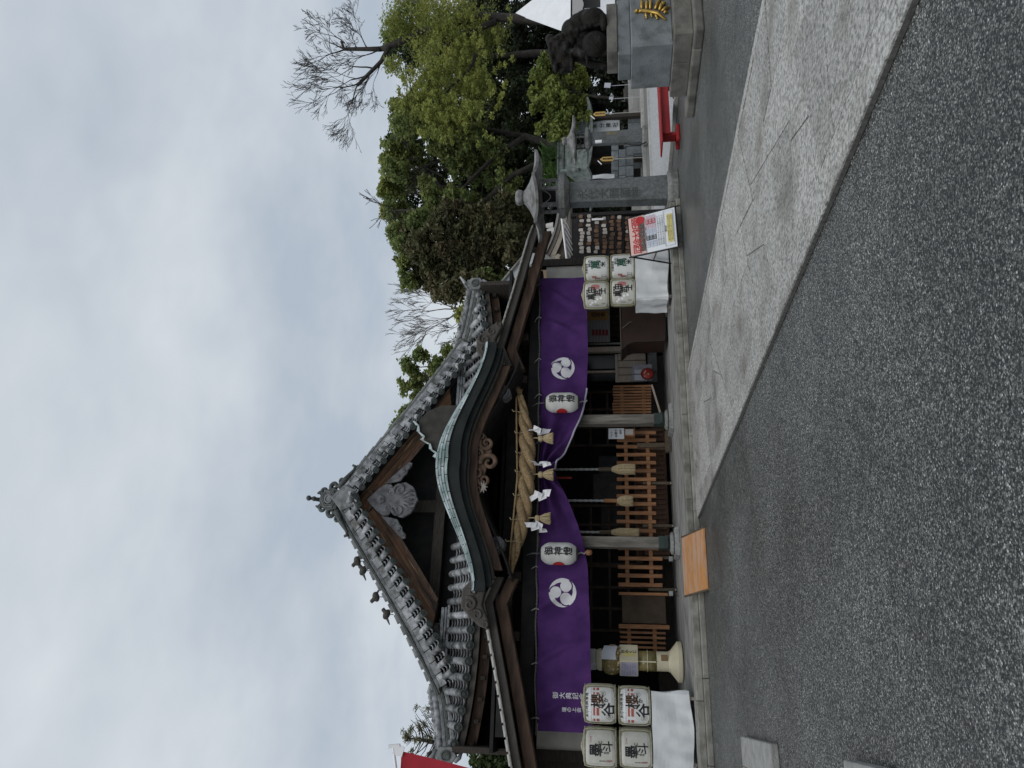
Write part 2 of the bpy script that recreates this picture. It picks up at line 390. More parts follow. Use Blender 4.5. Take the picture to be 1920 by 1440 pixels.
while y < 22.2: y1 = min(22.2, y + 1.2); b = MB(); b.bb(12.3, 12.42, y + .004, y1 - .004, 0, .09); b.build('kerb_stone', M_KERBW, kr, bevel=.01); y = y1
x = 12.42
while x < 60:
    b = MB(); b.bb(x + .004, x + 1.196, 22.2, 22.4, 0, .1); b.build('kerb_stone', M_KERBW, kr, bevel=.01)
    b = MB(); b.bb(x + .004, x + 1.196, 26.2, 26.4, 0, .13); b.build('kerb_stone', M_KERBW, kr, bevel=.01)
    b = MB(); b.bb(x + .004, x + 1.196, 37, 37.3, 0, .32); b.build('kerb_stone', M_KERBW, kr, bevel=.02); x += 1.2
M_SOIL = mat('soil', (0.03, 0.025, 0.018), 0.95, (0.06, 0.05, 0.03), 3, bump=1, bsc=20)
b = MB(); b.add([(10.7, 37.3, .1), (120, 37.3, .1), (120, 140, .5), (10.7, 140, .5)], [(0, 1, 2, 3)]); tag(b.build('garden_soil', M_SOIL), kind='structure')
# ------------------------------------------------------------------ the shrine hall
M_TILE = mat('roof_tile', (0.31, 0.32, 0.335), 0.5, (0.125, 0.132, 0.138), 7, rnd=0.42, c3=(0.05, 0.056, 0.05), sc3=4, lo3=.5, hi3=.64, bump=.25, bsc=40, space='World')
M_TILED = mat('tile_dark', (0.05, 0.057, 0.052), 0.7, (0.10, 0.11, 0.105), 12, rnd=.15, bump=.5, bsc=40)
M_TILEM = mat('ridge_tile', (0.12, 0.125, 0.125), 0.65, (0.24, 0.245, 0.25), 7, rnd=.1, c3=(0.055, 0.06, 0.05), sc3=3, lo3=.5, hi3=.7, bump=.4, bsc=40)
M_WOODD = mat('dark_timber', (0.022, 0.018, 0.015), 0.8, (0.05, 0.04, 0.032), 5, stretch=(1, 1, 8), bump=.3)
M_BLACK = mat('near_black', (0.010, 0.010, 0.011), 0.85, (0.022, 0.02, 0.02), 4)  # near-black for the hall's inside, tile beds, backings and small black fittings
M_BARGES = {s: mat('weathered_barge_%d' % s, (0.15, 0.073, 0.036), 0.75, (0.016, 0.011, 0.009), 2.6, lo=.33, hi=.66, turn=(0, R(-37) * s, 0), stretch=(.45, 1, 5), bump=.8, bsc=6, c3=(0.30, 0.205, 0.12), sc3=3.4, lo3=.59, hi3=.72, detail=8) for s in (-1, 1)}
M_BARGE2 = mat('barge_brown', (0.10, 0.058, 0.036), 0.75, (0.04, 0.024, 0.018), 3.5, stretch=(.5, 1, 3), bump=.4, bsc=20)
M_BOARDG = mat('grey_board', (0.075, 0.068, 0.06), 0.8, (0.05, 0.045, 0.04), 4, stretch=(.6, 1, 3), bump=.3)
M_STRIPW = mat('metal_strip', (0.36, 0.35, 0.32), 0.5, (0.24, 0.24, 0.22), 8, rnd=.12)
M_COPPER = mat('verdigris', (0.15, 0.205, 0.20), 0.5, (0.38, 0.44, 0.45), 3.0, lo=.38, hi=.66, rnd=.3, c3=(0.13, 0.16, 0.15), sc3=9, lo3=.6, hi3=.74, bump=.2, bsc=30, space='World')
M_FASC = mat('dark_green_fascia', (0.012, 0.016, 0.0155), 0.7, (0.022, 0.026, 0.025), 3, bump=.2, spec=.2)
M_CARVE = mat('grey_carving', (0.17, 0.17, 0.18), 0.8, (0.08, 0.08, 0.085), 6, bump=.5, bsc=25)
M_CARVEB = mat('brown_carving', (0.16, 0.10, 0.068), 0.75, (0.07, 0.045, 0.03), 7, bump=.6, bsc=25)
M_POST = mat('bleached_post', (0.15, 0.14, 0.12), 0.8, (0.075, 0.068, 0.06), 5, stretch=(2, 2, .35), bump=.7, bsc=14, c3=(0.24, 0.225, 0.2), sc3=4, lo3=.55, hi3=.75)
M_PLAST = mat('plaster', (0.62, 0.60, 0.55), 0.85, (0.5, 0.48, 0.43), 3)
M_STONE = mat('granite', (0.17, 0.175, 0.17), 0.8, (0.27, 0.275, 0.265), 18, bump=.7, bsc=45, rnd=.08, c3=(0.09, 0.095, 0.085), sc3=2.2, lo3=.52, hi3=.72)
M_WOODO = mat('orange_cedar', (0.31, 0.15, 0.066), 0.65, (0.19, 0.085, 0.037), 6, stretch=(3, 3, .5), rnd=.16, bump=.35, bsc=22)
M_WOODP = mat('pale_wood', (0.50, 0.43, 0.36), 0.7, (0.40, 0.335, 0.275), 5, stretch=(1, 1, 3), rnd=.06)

hall = thing('shrine_hall', 'old timber shrine hall with grey tiled gable roof and curved copper porch', 'shrine', (X0, 17, 0.2))
def sx(s, x): return X0 + s * x
# --- verge (gable edge) curve: |x| -> z of the outer tile edge
VZ = [(0.0, 8.72), (0.55, 8.28), (1.2, 7.82), (2.0, 7.25), (2.85, 6.64), (3.75, 6.02), (4.5, 5.55), (5.0, 5.32)]
xs = np.array([p[0] for p in VZ]); zs = np.array([p[1] for p in VZ]); PV = np.polyfit(xs, zs, 3)
def vz(x): return float(np.polyval(PV, x))
def vframe(s, x):
    dz = float(np.polyval(np.polyder(PV), x)); l_ = math.hypot(1, dz)
    t = Vector((s / l_, 0, dz / l_)); nrm = Vector((-s * dz / l_, 0, 1 / l_))
    return Vector((sx(s, x), 0, vz(x))), t, nrm
def vofs(s, off, x0=0.0, x1=4.6, n=24):
    out = []
    for i in range(n + 1):
        x = lerp(x0, x1, i / n); p, t, q = vframe(s, x); q = p + q * off
        out.append((q.x, q.z))
    return out
def mid(pts): return [(X0, pts[0][1] + 0.0)] + pts[1:]
upper = MB()
for s in (-1, 1):
    # big curved roof planes running back
    def f(u, v, s=s):
        p, t, q = vframe(s, lerp(0, 5.0, u)); q = p + q * -.06
        return (q.x, lerp(18.35, 28.5, v), q.z)
    m_ = MB(); m_.grid(24, 2, f); m_.build('roof_slope', M_TILEM, hall, solid=.12)
    # bargeboard, hung under the verge
    A = vofs(s, -.44, 0, 3.35); B = vofs(s, -.86, 0, 3.0)
    A[0] = (X0, A[0][1] - .1); B[0] = (X0, B[0][1] - .42)
    # meet on the middle line
    A = [(p[0] if (p[0] - X0) * s > 0 else X0, p[1]) for p in A]; B = [(p[0] if (p[0] - X0) * s > 0 else X0, p[1]) for p in B]
    m_ = MB(); m_.band(A, B, 18.42, 18.56); m_.build('bargeboard', M_BARGES[s], hall, bevel=.01)
    C_ = [(p[0], p[1] + .0) for p in vofs(s, -.84, .25, 3.0)]; D_ = vofs(s, -.92, .25, 2.95)
    m_ = MB(); m_.band(C_, D_, 18.36, 18.42); m_.build('barge_moulding', M_BARGE2, hall)
    m_ = MB(); m_.band(vofs(s, -.02, .1, 4.6), vofs(s, -.44, .1, 3.9), 18.5, 18.62); m_.build('verge_backing', M_BLACK, hall)
    # pale strip, then ridge stack behind it
    m_ = MB(); m_.band(vofs(s, .0, .1, 4.45, 24), vofs(s, -.06, .1, 4.4, 24), 18.2, 18.4); m_.build('verge_strip', M_TILE, hall)
    for k, (o0, o1, y0) in enumerate(((.02, .055, 18.36), (.065, .1, 18.34), (.11, .145, 18.36))):
        m_ = MB(); m_.band(vofs(s, o1, .25, 4.5), vofs(s, o0, .25, 4.5), y0, y0 + .26); m_.build('ridge_course', M_TILEM if k != 1 else M_TILED, hall)
    # plates, nose tiles with round ends, pan tiles between
    arcs = [0.0]; xx = np.linspace(.18, 4.5, 400); seg = np.hypot(np.diff(xx), np.diff(np.polyval(PV, xx))); cum = np.concatenate([[0], np.cumsum(seg)])
    step = .288; cnt = int(cum[-1] / step)
    for i in range(cnt):
        x = float(np.interp((i + .5) * step, cum, xx)); p, t, q = vframe(s, x); Yv = Vector((0, 1, 0))
        rot = Matrix((t, Yv, q)).transposed()
        if s < 0: rot = Matrix((-t, Yv, q)).transposed()
        lean = Matrix.Rotation(R(-16 + rng.uniform(-5, 5)), 3, 'X') @ Matrix.Rotation(R(rng.uniform(-3.5, 3.5)), 3, 'Y')
        c_ = p + q * -.15 + Vector((0, 18.2 + rng.uniform(-.006, .006), 0))
        m_ = MB(); m_.box(c_, (step - .012, .05, .19), rot @ lean); m_.build('verge_plate', M_TILE, hall, bevel=.008)
        a = p + q * -.22 + Vector((0, 18.22, 0)); b_ = p + q * -.52 + Vector((0, 17.94, 0)); d = (b_ - a)
        jit = t * rng.uniform(-.02, .02) + q * rng.uniform(-.012, .012)
        m_ = MB(); m_.tube([a + jit, a + jit + d * .08, b_ + jit], [.05, .074, .08], 14); nose = m_.build('nose_tile', M_TILE, hall, smooth=True)
        m_ = MB(); dn = d.normalized(); m_.tube([b_ + jit - dn * .0, b_ + jit + dn * .02], .088, 16); m_.tube([b_ + jit + dn * .02, b_ + jit + dn * .03], .05, 12)
        m_.build('tile_end', M_TILED, nose)
        h = p + t * (step / 2)
        for k in range(3):
            c2 = h + q * (-.29 - .095 * k) + Vector((0, 18.15 - .085 * k, 0))
            m_ = MB(); m_.tube([c2 + t * (-.055), c2 + t * -.02 - q * .02, c2 + t * .02 - q * .02, c2 + t * .055], .02, 6); m_.build('pan_tile', M_TILE, hall)
    # bumps along the top of the ridge stack
    for i in range(15):
        x = .75 + i * .255; p, t, q = vframe(s, x)
        m_ = MB(); c_ = p + q * .165 + Vector((0, 18.48, 0)); m_.tube([c_ - t * .1, c_, c_ + t * .12], [.045, .05, .06], 8); m_.build('cap_tile', M_TILEM, hall, smooth=True)
# --- gable face
m_ = MB(); m_.xz([(X0 - .34, 8.42), (X0, 8.74), (X0 + .34, 8.42), (X0 + .2, 8.1), (X0, 8.0), (X0 - .2, 8.1)], 18.1, 18.3); m_.build('apex_tile', M_TILEM, hall, bevel=.02)
m_ = MB(); m_.xz([(sx(-1, 3.4), 5.4), (X0, 8.3), (sx(1, 3.4), 5.4)], 19.3, 19.4); m_.build('gable_wall', M_BLACK, hall)
m_ = MB(); m_.bb(sx(-1, 2.9), sx(1, 2.9), 18.95, 19.2, 5.92, 6.2); m_.build('gable_beam', M_WOODD, hall, bevel=.02)
m_ = MB(); m_.bb(X0 - .16, X0 + .16, 19.0, 19.25, 6.2, 7.6); m_.build('gable_strut', M_WOODD, hall)
for s in (-1, 1):
    m_ = MB(); m_.bb(min(sx(s, 2.55), sx(s, 3.75)), max(sx(s, 2.55), sx(s, 3.75)), 18.4, 18.62, 5.5, 5.56); m_.bb(min(sx(s, 2.6), sx(s, 3.7)), max(sx(s, 2.6), sx(s, 3.7)), 18.42, 18.6, 5.58, 5.63)
    m_.bb(min(sx(s, 2.6), sx(s, 3.7)), max(sx(s, 2.6), sx(s, 3.7)), 18.44, 18.6, 5.65, 5.72); m_.build('gable_foot_ridge', M_TILE, hall, bevel=.008)
# --- gegyo pendant under the apex
def plate(name, poly, y0, y1, material, parent, bevel=.012):
    m_ = MB(); m_.xz(poly, y0, y1); return m_.build(name, material, parent, bevel=bevel)
def spiral(c, r0, turns, y, thick, hand=1, start=0, n=26):
    P = []
    for i in range(n + 1):
        a = start + hand * turns * 2 * math.pi * i / n; r_ = r0 * (1 - .82 * i / n); P.append((c[0] + r_ * math.cos(a), y, c[1] + r_ * math.sin(a)))
    return P, [thick * (1 - .55 * i / n) for i in range(n + 1)]
AZ = 7.85
gp = [(0, AZ)] + [(.30, AZ - .30), (.42, AZ - .48), (.40, AZ - .62), (.28, AZ - .70), (.20, AZ - .72)]
gp += [(.34, AZ - .76), (.44, AZ - .88), (.46, AZ - 1.0), (.40, AZ - 1.1), (.34, AZ - 1.2), (.22, AZ - 1.27), (.1, AZ - 1.3), (0, AZ - 1.36)]
gp2 = [(X0 + p[0], p[1]) for p in gp] + [(X0 - p[0], p[1]) for p in gp[-2:0:-1]]
pend = plate('gable_pendant', gp2, 18.3, 18.4, M_CARVE, hall, .03)
for s in (-1, 1):
    m_ = MB(); P, T = spiral((sx(s, .26), AZ - .86), .15, 1.25, 18.3, .045, -s, R(90)); m_.tube(P, T, 8); m_.build('scroll', M_CARVE, pend, smooth=True)
    m_ = MB(); P, T = spiral((sx(s, .2), AZ - .6), .12, 1.0, 18.3, .03, s, R(250)); m_.tube(P, T, 8); m_.build('scroll', M_CARVE, pend, smooth=True)
    fin = [(.42, AZ - .43), (.62, AZ - .62), (.85, AZ - .86), (1.0, AZ - 1.03), (.98, AZ - 1.12), (.86, AZ - 1.1), (.8, AZ - 1.02), (.7, AZ - 1.0), (.62, AZ - .93), (.5, AZ - .86), (.46, AZ - .7)]
    plate('pendant_fin', [(sx(s, p[0]), p[1]) for p in fin], 18.31, 18.39, M_CARVE, pend, .02)
    m_ = MB()
    for q in ((.62, .78), (.75, .93), (.88, 1.04)): m_.ball((sx(s, q[0]), 18.31, AZ - q[1]), (.05, .03, .05), 8, 6)
    m_.build('carved_curls', M_CARVE, pend, smooth=True)
for k in range(5):
    m_ = MB(); x = -.24 + .12 * k; m_.tube([(X0 + x * .6, 18.29, AZ - .98), (X0 + x, 18.29, AZ - 1.12), (X0 + x * .9, 18.29, AZ - 1.24)], [.03, .03, .015], 6); m_.build('carved_lobe', M_CARVE, pend, smooth=True)
m_ = MB(); m_.lathe([(.12, 0), (.12, .03), (.08, .05)], (X0, 18.3, AZ - .38), 6, axis=(0, -1, 0)); m_.ball((X0, 18.26, AZ - .38), .05, 8, 6); m_.build('boss', M_CARVE, pend)
# --- main ridge and its end ornament
m_ = MB()
for k, (hw, z0, z1) in enumerate(((.24, 8.68, 8.76), (.2, 8.78, 8.86), (.22, 8.88, 8.94), (.17, 8.96, 9.02))): m_.bb(X0 - hw, X0 + hw, 18.55, 28.4, z0, z1)
m_.tube([(X0, 18.5, 9.06), (X0, 28.4, 9.06)], .1, 10); m_.build('main_ridge', M_TILEM, hall)
orn_v0 = len(col.objects)
oz = 8.98
orn = plate('ridge_end_ornament', [(X0 + p[0], p[1]) for p in [(-.30, 8.66), (-.36, 8.9), (-.3, 9.12), (-.2, 9.28), (0, 9.34), (.2, 9.28), (.3, 9.12), (.36, 8.9), (.30, 8.66)]], 18.26, 18.5, M_TILED, hall, .02)
m_ = MB()
for r_, n_ in ((.22, 6), (.28, 6)):
    ring = [(X0 + r_ * math.cos(a), 18.25, oz + r_ * math.sin(a)) for a in [R(30 + 60 * k) for k in range(7)]]; m_.tube(ring, .022, 6)
m_.build('hex_moulding', M_TILEM, orn)
m_ = MB(); m_.lathe([(.15, 0), (.15, .04), (.12, .05), (.11, .02)], (X0, 18.26, oz), 20, axis=(0, -1, 0)); m_.build('disc', M_TILEM, orn)
for s in (-1, 1):
    for (cx, cz, r_, st) in ((.42, 8.86, .17, 200), (.27, 9.2, .12, 150), (.62, 8.62, .1, 200)):
        m_ = MB(); P, T = spiral((sx(s, cx), cz), r_, 1.15, 18.34, r_ * .55, -s, R(st) if s > 0 else R(180 - st)); m_.tube(P, T, 8); m_.build('scroll', M_TILED, orn, smooth=True)
    m_ = MB(); m_.tube([(sx(s, .36), 18.34, 8.7), (sx(s, .66), 18.36, 8.5), (sx(s, .98), 18.38, 8.24), (sx(s, 1.1), 18.38, 8.22), (sx(s, 1.14), 18.38, 8.32)], [.12, .1, .06, .06, .04], 8); m_.build('tail_scroll', M_TILED, orn, smooth=True)
    m_ = MB(); m_.tube([(sx(s, .14), 18.34, 9.26), (sx(s, .24), 18.34, 9.38), (sx(s, .2), 18.34, 9.46)], [.06, .06, .03], 8); m_.build('horn', M_TILED, orn, smooth=True)
m_ = MB(); m_.tube([(X0, 18.36, 9.3), (X0, 18.28, 9.48), (X0, 18.2, 9.58)], [.07, .06, .05], 10); m_.ball((X0, 18.17, 9.66), .085, 10, 8); m_.ball((X0, 18.24, 9.5), .08, 10, 8); m_.build('finial', M_TILED, orn, smooth=True)


for o_ in [orn] + list(orn.children):
    for v_ in o_.data.vertices:
        w_ = Vector(v_.co) + (hall.location if o_ is orn else hall.location); z_ = w_.z; x_ = w_.x
        v_.co.z = 8.45 + (z_ - 8.45) * .74 - hall.location.z; v_.co.x = X0 + (x_ - X0) * .82 - hall.location.x
# --- lower eave in front of the gable: round tile rows and pan tiles
def ez(x): return 4.80 + .26 * max(0, (abs(x) - 3.3) / 2.45) ** 2
EW = 5.62
def eave_pt(x, t, off=0):            # t 0 at the drip edge, 1 under the gable
    z0 = ez(x); P0 = Vector((X0 + x, 17.55, z0)); P1 = Vector((X0 + x * .985, 18.52, 5.52 + (z0 - 4.8) * .35)); q = Vector((0, -.6, .8))
    return P0.lerp(P1, t) + q * off
def f(u, v):
    p = eave_pt(lerp(-EW, EW, u), v, -.05); return (p.x, p.y, p.z)
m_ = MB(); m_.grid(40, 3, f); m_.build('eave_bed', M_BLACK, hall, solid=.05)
nrow = 33; sp = 2 * (EW - .1) / nrow
rt_src = None
for i in range(nrow + 1):
    x = -EW + .1 + i * sp
    if abs(x) < 1.0: continue
    top = 1.0 if abs(x) < 4.1 else max(.35, 1.0 - (abs(x) - 4.1) * .48)
    a, b_ = eave_pt(x, -.02, .03), eave_pt(x, top, .03)
    m_ = MB(); n_ = 5; pts = []; rad = []
    for k in range(n_):
        pts += [a.lerp(b_, k / n_), a.lerp(b_, (k + .97) / n_)]; rad += [.079, .086]
    m_.tube(pts[::-1], [.08] * len(pts) if False else rad, 12); r_ = m_.build('round_tile', M_TILE, hall, smooth=True)
    dn = (a - b_).normalized(); dn = Vector((0, dn.y * .95, dn.z * .6)).normalized()
    m_ = MB(); m_.lathe([(.1, 0), (.1, .035), (.085, .042), (.08, .03), (.045, .03), (.04, .042), (.012, .045)], a, 18, axis=dn); m_.build('tile_end', M_TILED, r_)
    if i < nrow and not abs(x + sp) < 1.0:
        xm = x + sp / 2; nk = 8 if abs(xm) < 4.1 else max(3, int(8 * (1.0 - (abs(xm) - 4.1) * .48)))
        m_ = MB()
        for k in range(nk):
            t = k / 8.0; c_ = eave_pt(xm, t, .0); q = Vector((0, -.6, .8)); w2 = sp / 2 - .06
            pts = [c_ + Vector((w2 * u, -.0, 0)) + q * (.035 * (u * u) - .02) for u in (-1, -.5, 0, .5, 1)]
            m_.tube(pts, .0145, 6)
        m_.build('pan_tiles', M_TILE, hall)
# eave board and rafters
m_ = MB(); m_.band([(X0 + x, ez(x) - .07) for x in np.linspace(-5.7, 5.7, 33)], [(X0 + x, ez(x) - .19) for x in np.linspace(-5.7, 5.7, 33)], 17.6, 17.72); m_.build('eave_board', M_BOARDG, hall)
m_ = MB(); m_.band([(X0 + x, ez(x) - .2) for x in np.linspace(-5.7, 5.7, 33)], [(X0 + x, ez(x) - .42) for x in np.linspace(-5.7, 5.7, 33)], 17.78, 17.9); m_.build('eave_beam', M_BARGE2, hall)
for i in range(26):
    x = -5.5 + i * .44
    if abs(x) < 2: continue
    m_ = MB(); z = ez(x); m_.box((X0 + x, 18.35, z - .16), (.08, 1.5, .09), (R(14), 0, 0)); m_.build('rafter', M_WOODD, hall)
# corner hip ridges, their end tiles and side slopes
for s in (-1, 1):
    A = Vector((sx(s, 4.35), 18.6, 5.66)); B = Vector((sx(s, 5.2), 18.0, 5.3)); C_ = Vector((sx(s, 5.74), 17.55, 5.12))
    for k, (o, r_, mt) in enumerate(((-.06, .13, M_TILEM), (.04, .11, M_TILED), (.12, .1, M_TILEM), (.19, .085, M_TILE))):
        m_ = MB(); m_.tube([p + Vector((0, 0, o)) for p in (A, A.lerp(B, .5) + Vector((0, 0, -.03)), B, C_)], r_, 8, sq=.55 if k < 3 else 1); m_.build('hip_course', mt, hall, smooth=(k == 3))
    for i in range(13):
        t = i / 12; p = A.lerp(B, t / .6) if t < .6 else B.lerp(C_, (t - .6) / .4); p = p + Vector((s * .1, 0, .2))
        m_ = MB(); m_.lathe([(.08, -.07), (.105, .06), (.1, .075), (.06, .08)], p, 14, axis=(s * .75, -.5, -.1)); m_.build('hip_cap_tile', M_TILE, hall, smooth=True)
    c_ = C_ + Vector((0, -.08, .06))
    hx = [(c_.x + .2 * math.cos(R(60 * k + 30)) * 1.0, c_.z + .24 * math.sin(R(60 * k + 30))) for k in range(6)]
    ho = plate('hip_end_ornament', hx, c_.y - .06, c_.y + .06, M_TILEM, hall, .015)
    m_ = MB(); m_.lathe([(.11, 0), (.11, .03), (.08, .04), (.07, .02)], (c_.x, c_.y - .06, c_.z), 18, axis=(0, -1, 0)); m_.build('disc', M_TILED, ho)
    m_ = MB(); m_.tube([(c_.x - s * .1, c_.y, c_.z + .2), (c_.x + s * .05, c_.y - .05, c_.z + .3), (c_.x + s * .2, c_.y - .1, c_.z + .42)], [.05, .05, .015], 8); m_.build('horn', M_TILE, ho, smooth=True)
    m_ = MB(); m_.tube([(c_.x + s * .1, c_.y, c_.z - .2), (c_.x + s * .02, c_.y - .04, c_.z - .3), (c_.x - s * .12, c_.y - .06, c_.z - .36)], [.05, .05, .02], 8); m_.build('horn', M_TILE, ho, smooth=True)
    def f(u, v, s=s):
        z = lerp(5.06, 5.62, u); return (sx(s, lerp(5.75, 4.35, u)), lerp(17.6 + u * .95, 28.3, v), z)
    m_ = MB(); m_.grid(6, 3, f); m_.build('side_slope', M_TILEM, hall, solid=.1)

# --- curved copper porch (karahafu)
KZ = [(0, 5.28), (.2, 5.27), (.5, 5.2), (.95, 5.02), (1.35, 4.83), (1.75, 4.63), (2.1, 4.47), (2.4, 4.38), (2.72, 4.36)]
KP = np.polyfit([-p[0] for p in KZ[::-1]] + [p[0] for p in KZ], [p[1] for p in KZ[::-1]] + [p[1] for p in KZ], 8)
def kz(x): return float(np.polyval(KP, abs(x)))
def bandw(x): return lerp(.33, .10, min(1, abs(x) / 2.4) ** 0.9)
KX = 2.68
kxs = [float(v) for v in np.linspace(-KX, KX, 45)]
def kbot(x): return kz(x) - bandw(x)
f = lambda u, v: (X0 + lerp(-KX, KX, u), lerp(14.98, 18.2, v), kz(lerp(-KX, KX, u)) - .02 + (.25 * v if True else 0))
m_ = MB(); m_.grid(44, 4, f); m_.build('porch_roof', M_COPPER, hall, solid=.05)
# rounded copper front edge, plate by plate
rows = 4; ncol = 15
for j in range(rows):
    for i in range(ncol):
        xa, xb = lerp(-KX, KX, (i + (.5 if j % 2 else 0)) / ncol), lerp(-KX, KX, min(1, (i + 1 + (.5 if j % 2 else 0)) / ncol))
        if xb - xa < .03: continue
        xa += .008; xb -= .008; vs = []
        for t in (j / rows + .03, (j + 1) / rows - .03):
            for x in (xa, lerp(xa, xb, .33), lerp(xa, xb, .67), xb):
                ang = t * math.pi / 2
                z = kz(x) - bandw(x) * (1 - math.cos(ang)) if False else kz(x) - bandw(x) * t
                yy = 14.98 - .22 * math.sin(ang) ** .8
                vs.append((X0 + x, yy, z))
        m_ = MB(); m_.add(vs, [(0, 1, 5, 4), (1, 2, 6, 5), (2, 3, 7, 6)]); o_ = m_.build('copper_plate', M_COPPER, hall, solid=.012)
m_ = MB(); m_.grid(44, 5, lambda u, v: (X0 + lerp(-KX, KX, u), 15.02 - .2 * math.sin(v * math.pi / 2) ** .8, kz(lerp(-KX, KX, u)) - bandw(lerp(-KX, KX, u)) * v)); m_.build('porch_edge_core', M_BLACK, hall)
def kband(name, o0, o1, y0, y1, material, xm=KX, k1=.0, bv=.01):
    X_ = [float(v) for v in np.linspace(-xm, xm, 45)]
    m_ = MB(); m_.band([(X0 + x, kbot(x) - o0) for x in X_], [(X0 + x, kbot(x) - o1 - k1 * math.exp(-(x / .9) ** 2)) for x in X_], y0, y1); return m_.build(name, material, hall, bevel=bv)
kband('porch_fascia', .004, .20, 14.8, 14.95, M_FASC, KX, .05)
kband('porch_fascia', .17, .31, 14.9, 15.05, M_FASC, KX - .1, .06)
kband('porch_fascia', .27, .36, 15.0, 15.15, M_BOARDG, KX - .25, .05)
kband('porch_bargeboard', .33, .53, 15.1, 15.24, M_BARGE2, KX - .45, .03)
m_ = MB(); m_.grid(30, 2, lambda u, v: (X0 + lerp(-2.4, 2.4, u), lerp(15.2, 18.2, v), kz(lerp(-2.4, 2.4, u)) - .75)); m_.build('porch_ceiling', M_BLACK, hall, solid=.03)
# carved panel under the porch curve
cv = plate('carved_pendant', [(X0 + p[0], p[1]) for p in [(-.75, 4.40), (-.5, 4.52), (0, 4.56), (.5, 4.52), (.78, 4.38), (.62, 4.26), (.4, 4.2), (.3, 4.12), (0, 4.2), (-.2, 4.24), (-.45, 4.3)]], 15.2, 15.28, M_CARVEB, hall, .02)
for (cx, cz, r_, h, st) in ((.45, 4.24, .16, 1, 60), (.02, 4.16, .19, -1, 100), (-.36, 4.26, .13, 1, 90), (.2, 4.4, .12, -1, 30), (-.2, 4.42, .12, 1, 150), (.62, 4.36, .1, 1, 0), (-.6, 4.4, .09, -1, 0)):
    m_ = MB(); P, T = spiral((X0 + cx, cz), r_, 1.3, 15.18, r_ * .34, h, R(st)); m_.tube(P, T, 8); m_.build('carved_scroll', M_CARVEB, cv, smooth=True)
M_PALE = mat('pale_carving', (0.36, 0.33, 0.29), .8)
m_ = MB()
for k in range(7): a = R(150 + 40 * k); m_.tube([(X0 - .52, 15.16, 4.26), (X0 - .52 + .13 * math.cos(a), 15.15, 4.26 + .1 * math.sin(a))], [.035, .008], 6)
m_.build('carved_flower', M_PALE, cv, smooth=True)
# beam-end carvings (grey scrolled noses)
for s in (-1, 1):
    c_ = (sx(s, 1.62), 3.98)
    k_ = plate('beam_nose', [(c_[0] + p[0] * s, c_[1] + p[1]) for p in [(-.1, .16), (.1, .18), (.22, .08), (.24, -.06), (.14, -.18), (0, -.2), (-.1, -.1)]], 15.3, 15.6, M_CARVE, hall, .03)
    m_ = MB(); P, T = spiral((c_[0] + s * .08, c_[1] - .02), .15, 1.3, 15.29, .04, s, R(120)); m_.tube(P, T, 8); m_.build('scroll', M_CARVE, k_, smooth=True)
# weathered board with a torn metal edge standing behind the copper curve
wb = plate('ridge_board', [(X0 + p[0], p[1]) for p in [(.3, 5.2), (.28, 5.42), (.5, 5.5), (.62, 5.66), (.95, 5.86), (1.1, 5.9), (1.36, 5.72), (1.5, 5.4), (1.5, 4.75)]], 15.6, 15.72, mat('drab_board', (0.05, 0.045, 0.038), .85, (.03, .028, .025), 5), hall)
M_TORN = mat('torn_metal', (0.36, 0.42, 0.41), .5, (.22, .27, .26), 8)
m_ = MB(); tp = [(1.12, 5.98), (1.0, 5.86), (.86, 5.84), (.74, 5.7), (.66, 5.74), (.56, 5.56), (.44, 5.52), (.36, 5.4), (.26, 5.42), (.2, 5.28), (.02, 5.26), (-.1, 5.32)]
for i in range(len(tp) - 1):
    a, b_ = tp[i], tp[i + 1]; m_.add([(X0 + a[0], 15.56 - .04 * (i % 2), a[1]), (X0 + b_[0], 15.56 - .04 * ((i + 1) % 2), b_[1]), (X0 + b_[0] + .03, 15.62, b_[1] + .09), (X0 + a[0] + .02, 15.62, a[1] + .06)], [(0, 1, 2, 3)])
m_.build('torn_edge', M_TORN, wb, solid=.006)
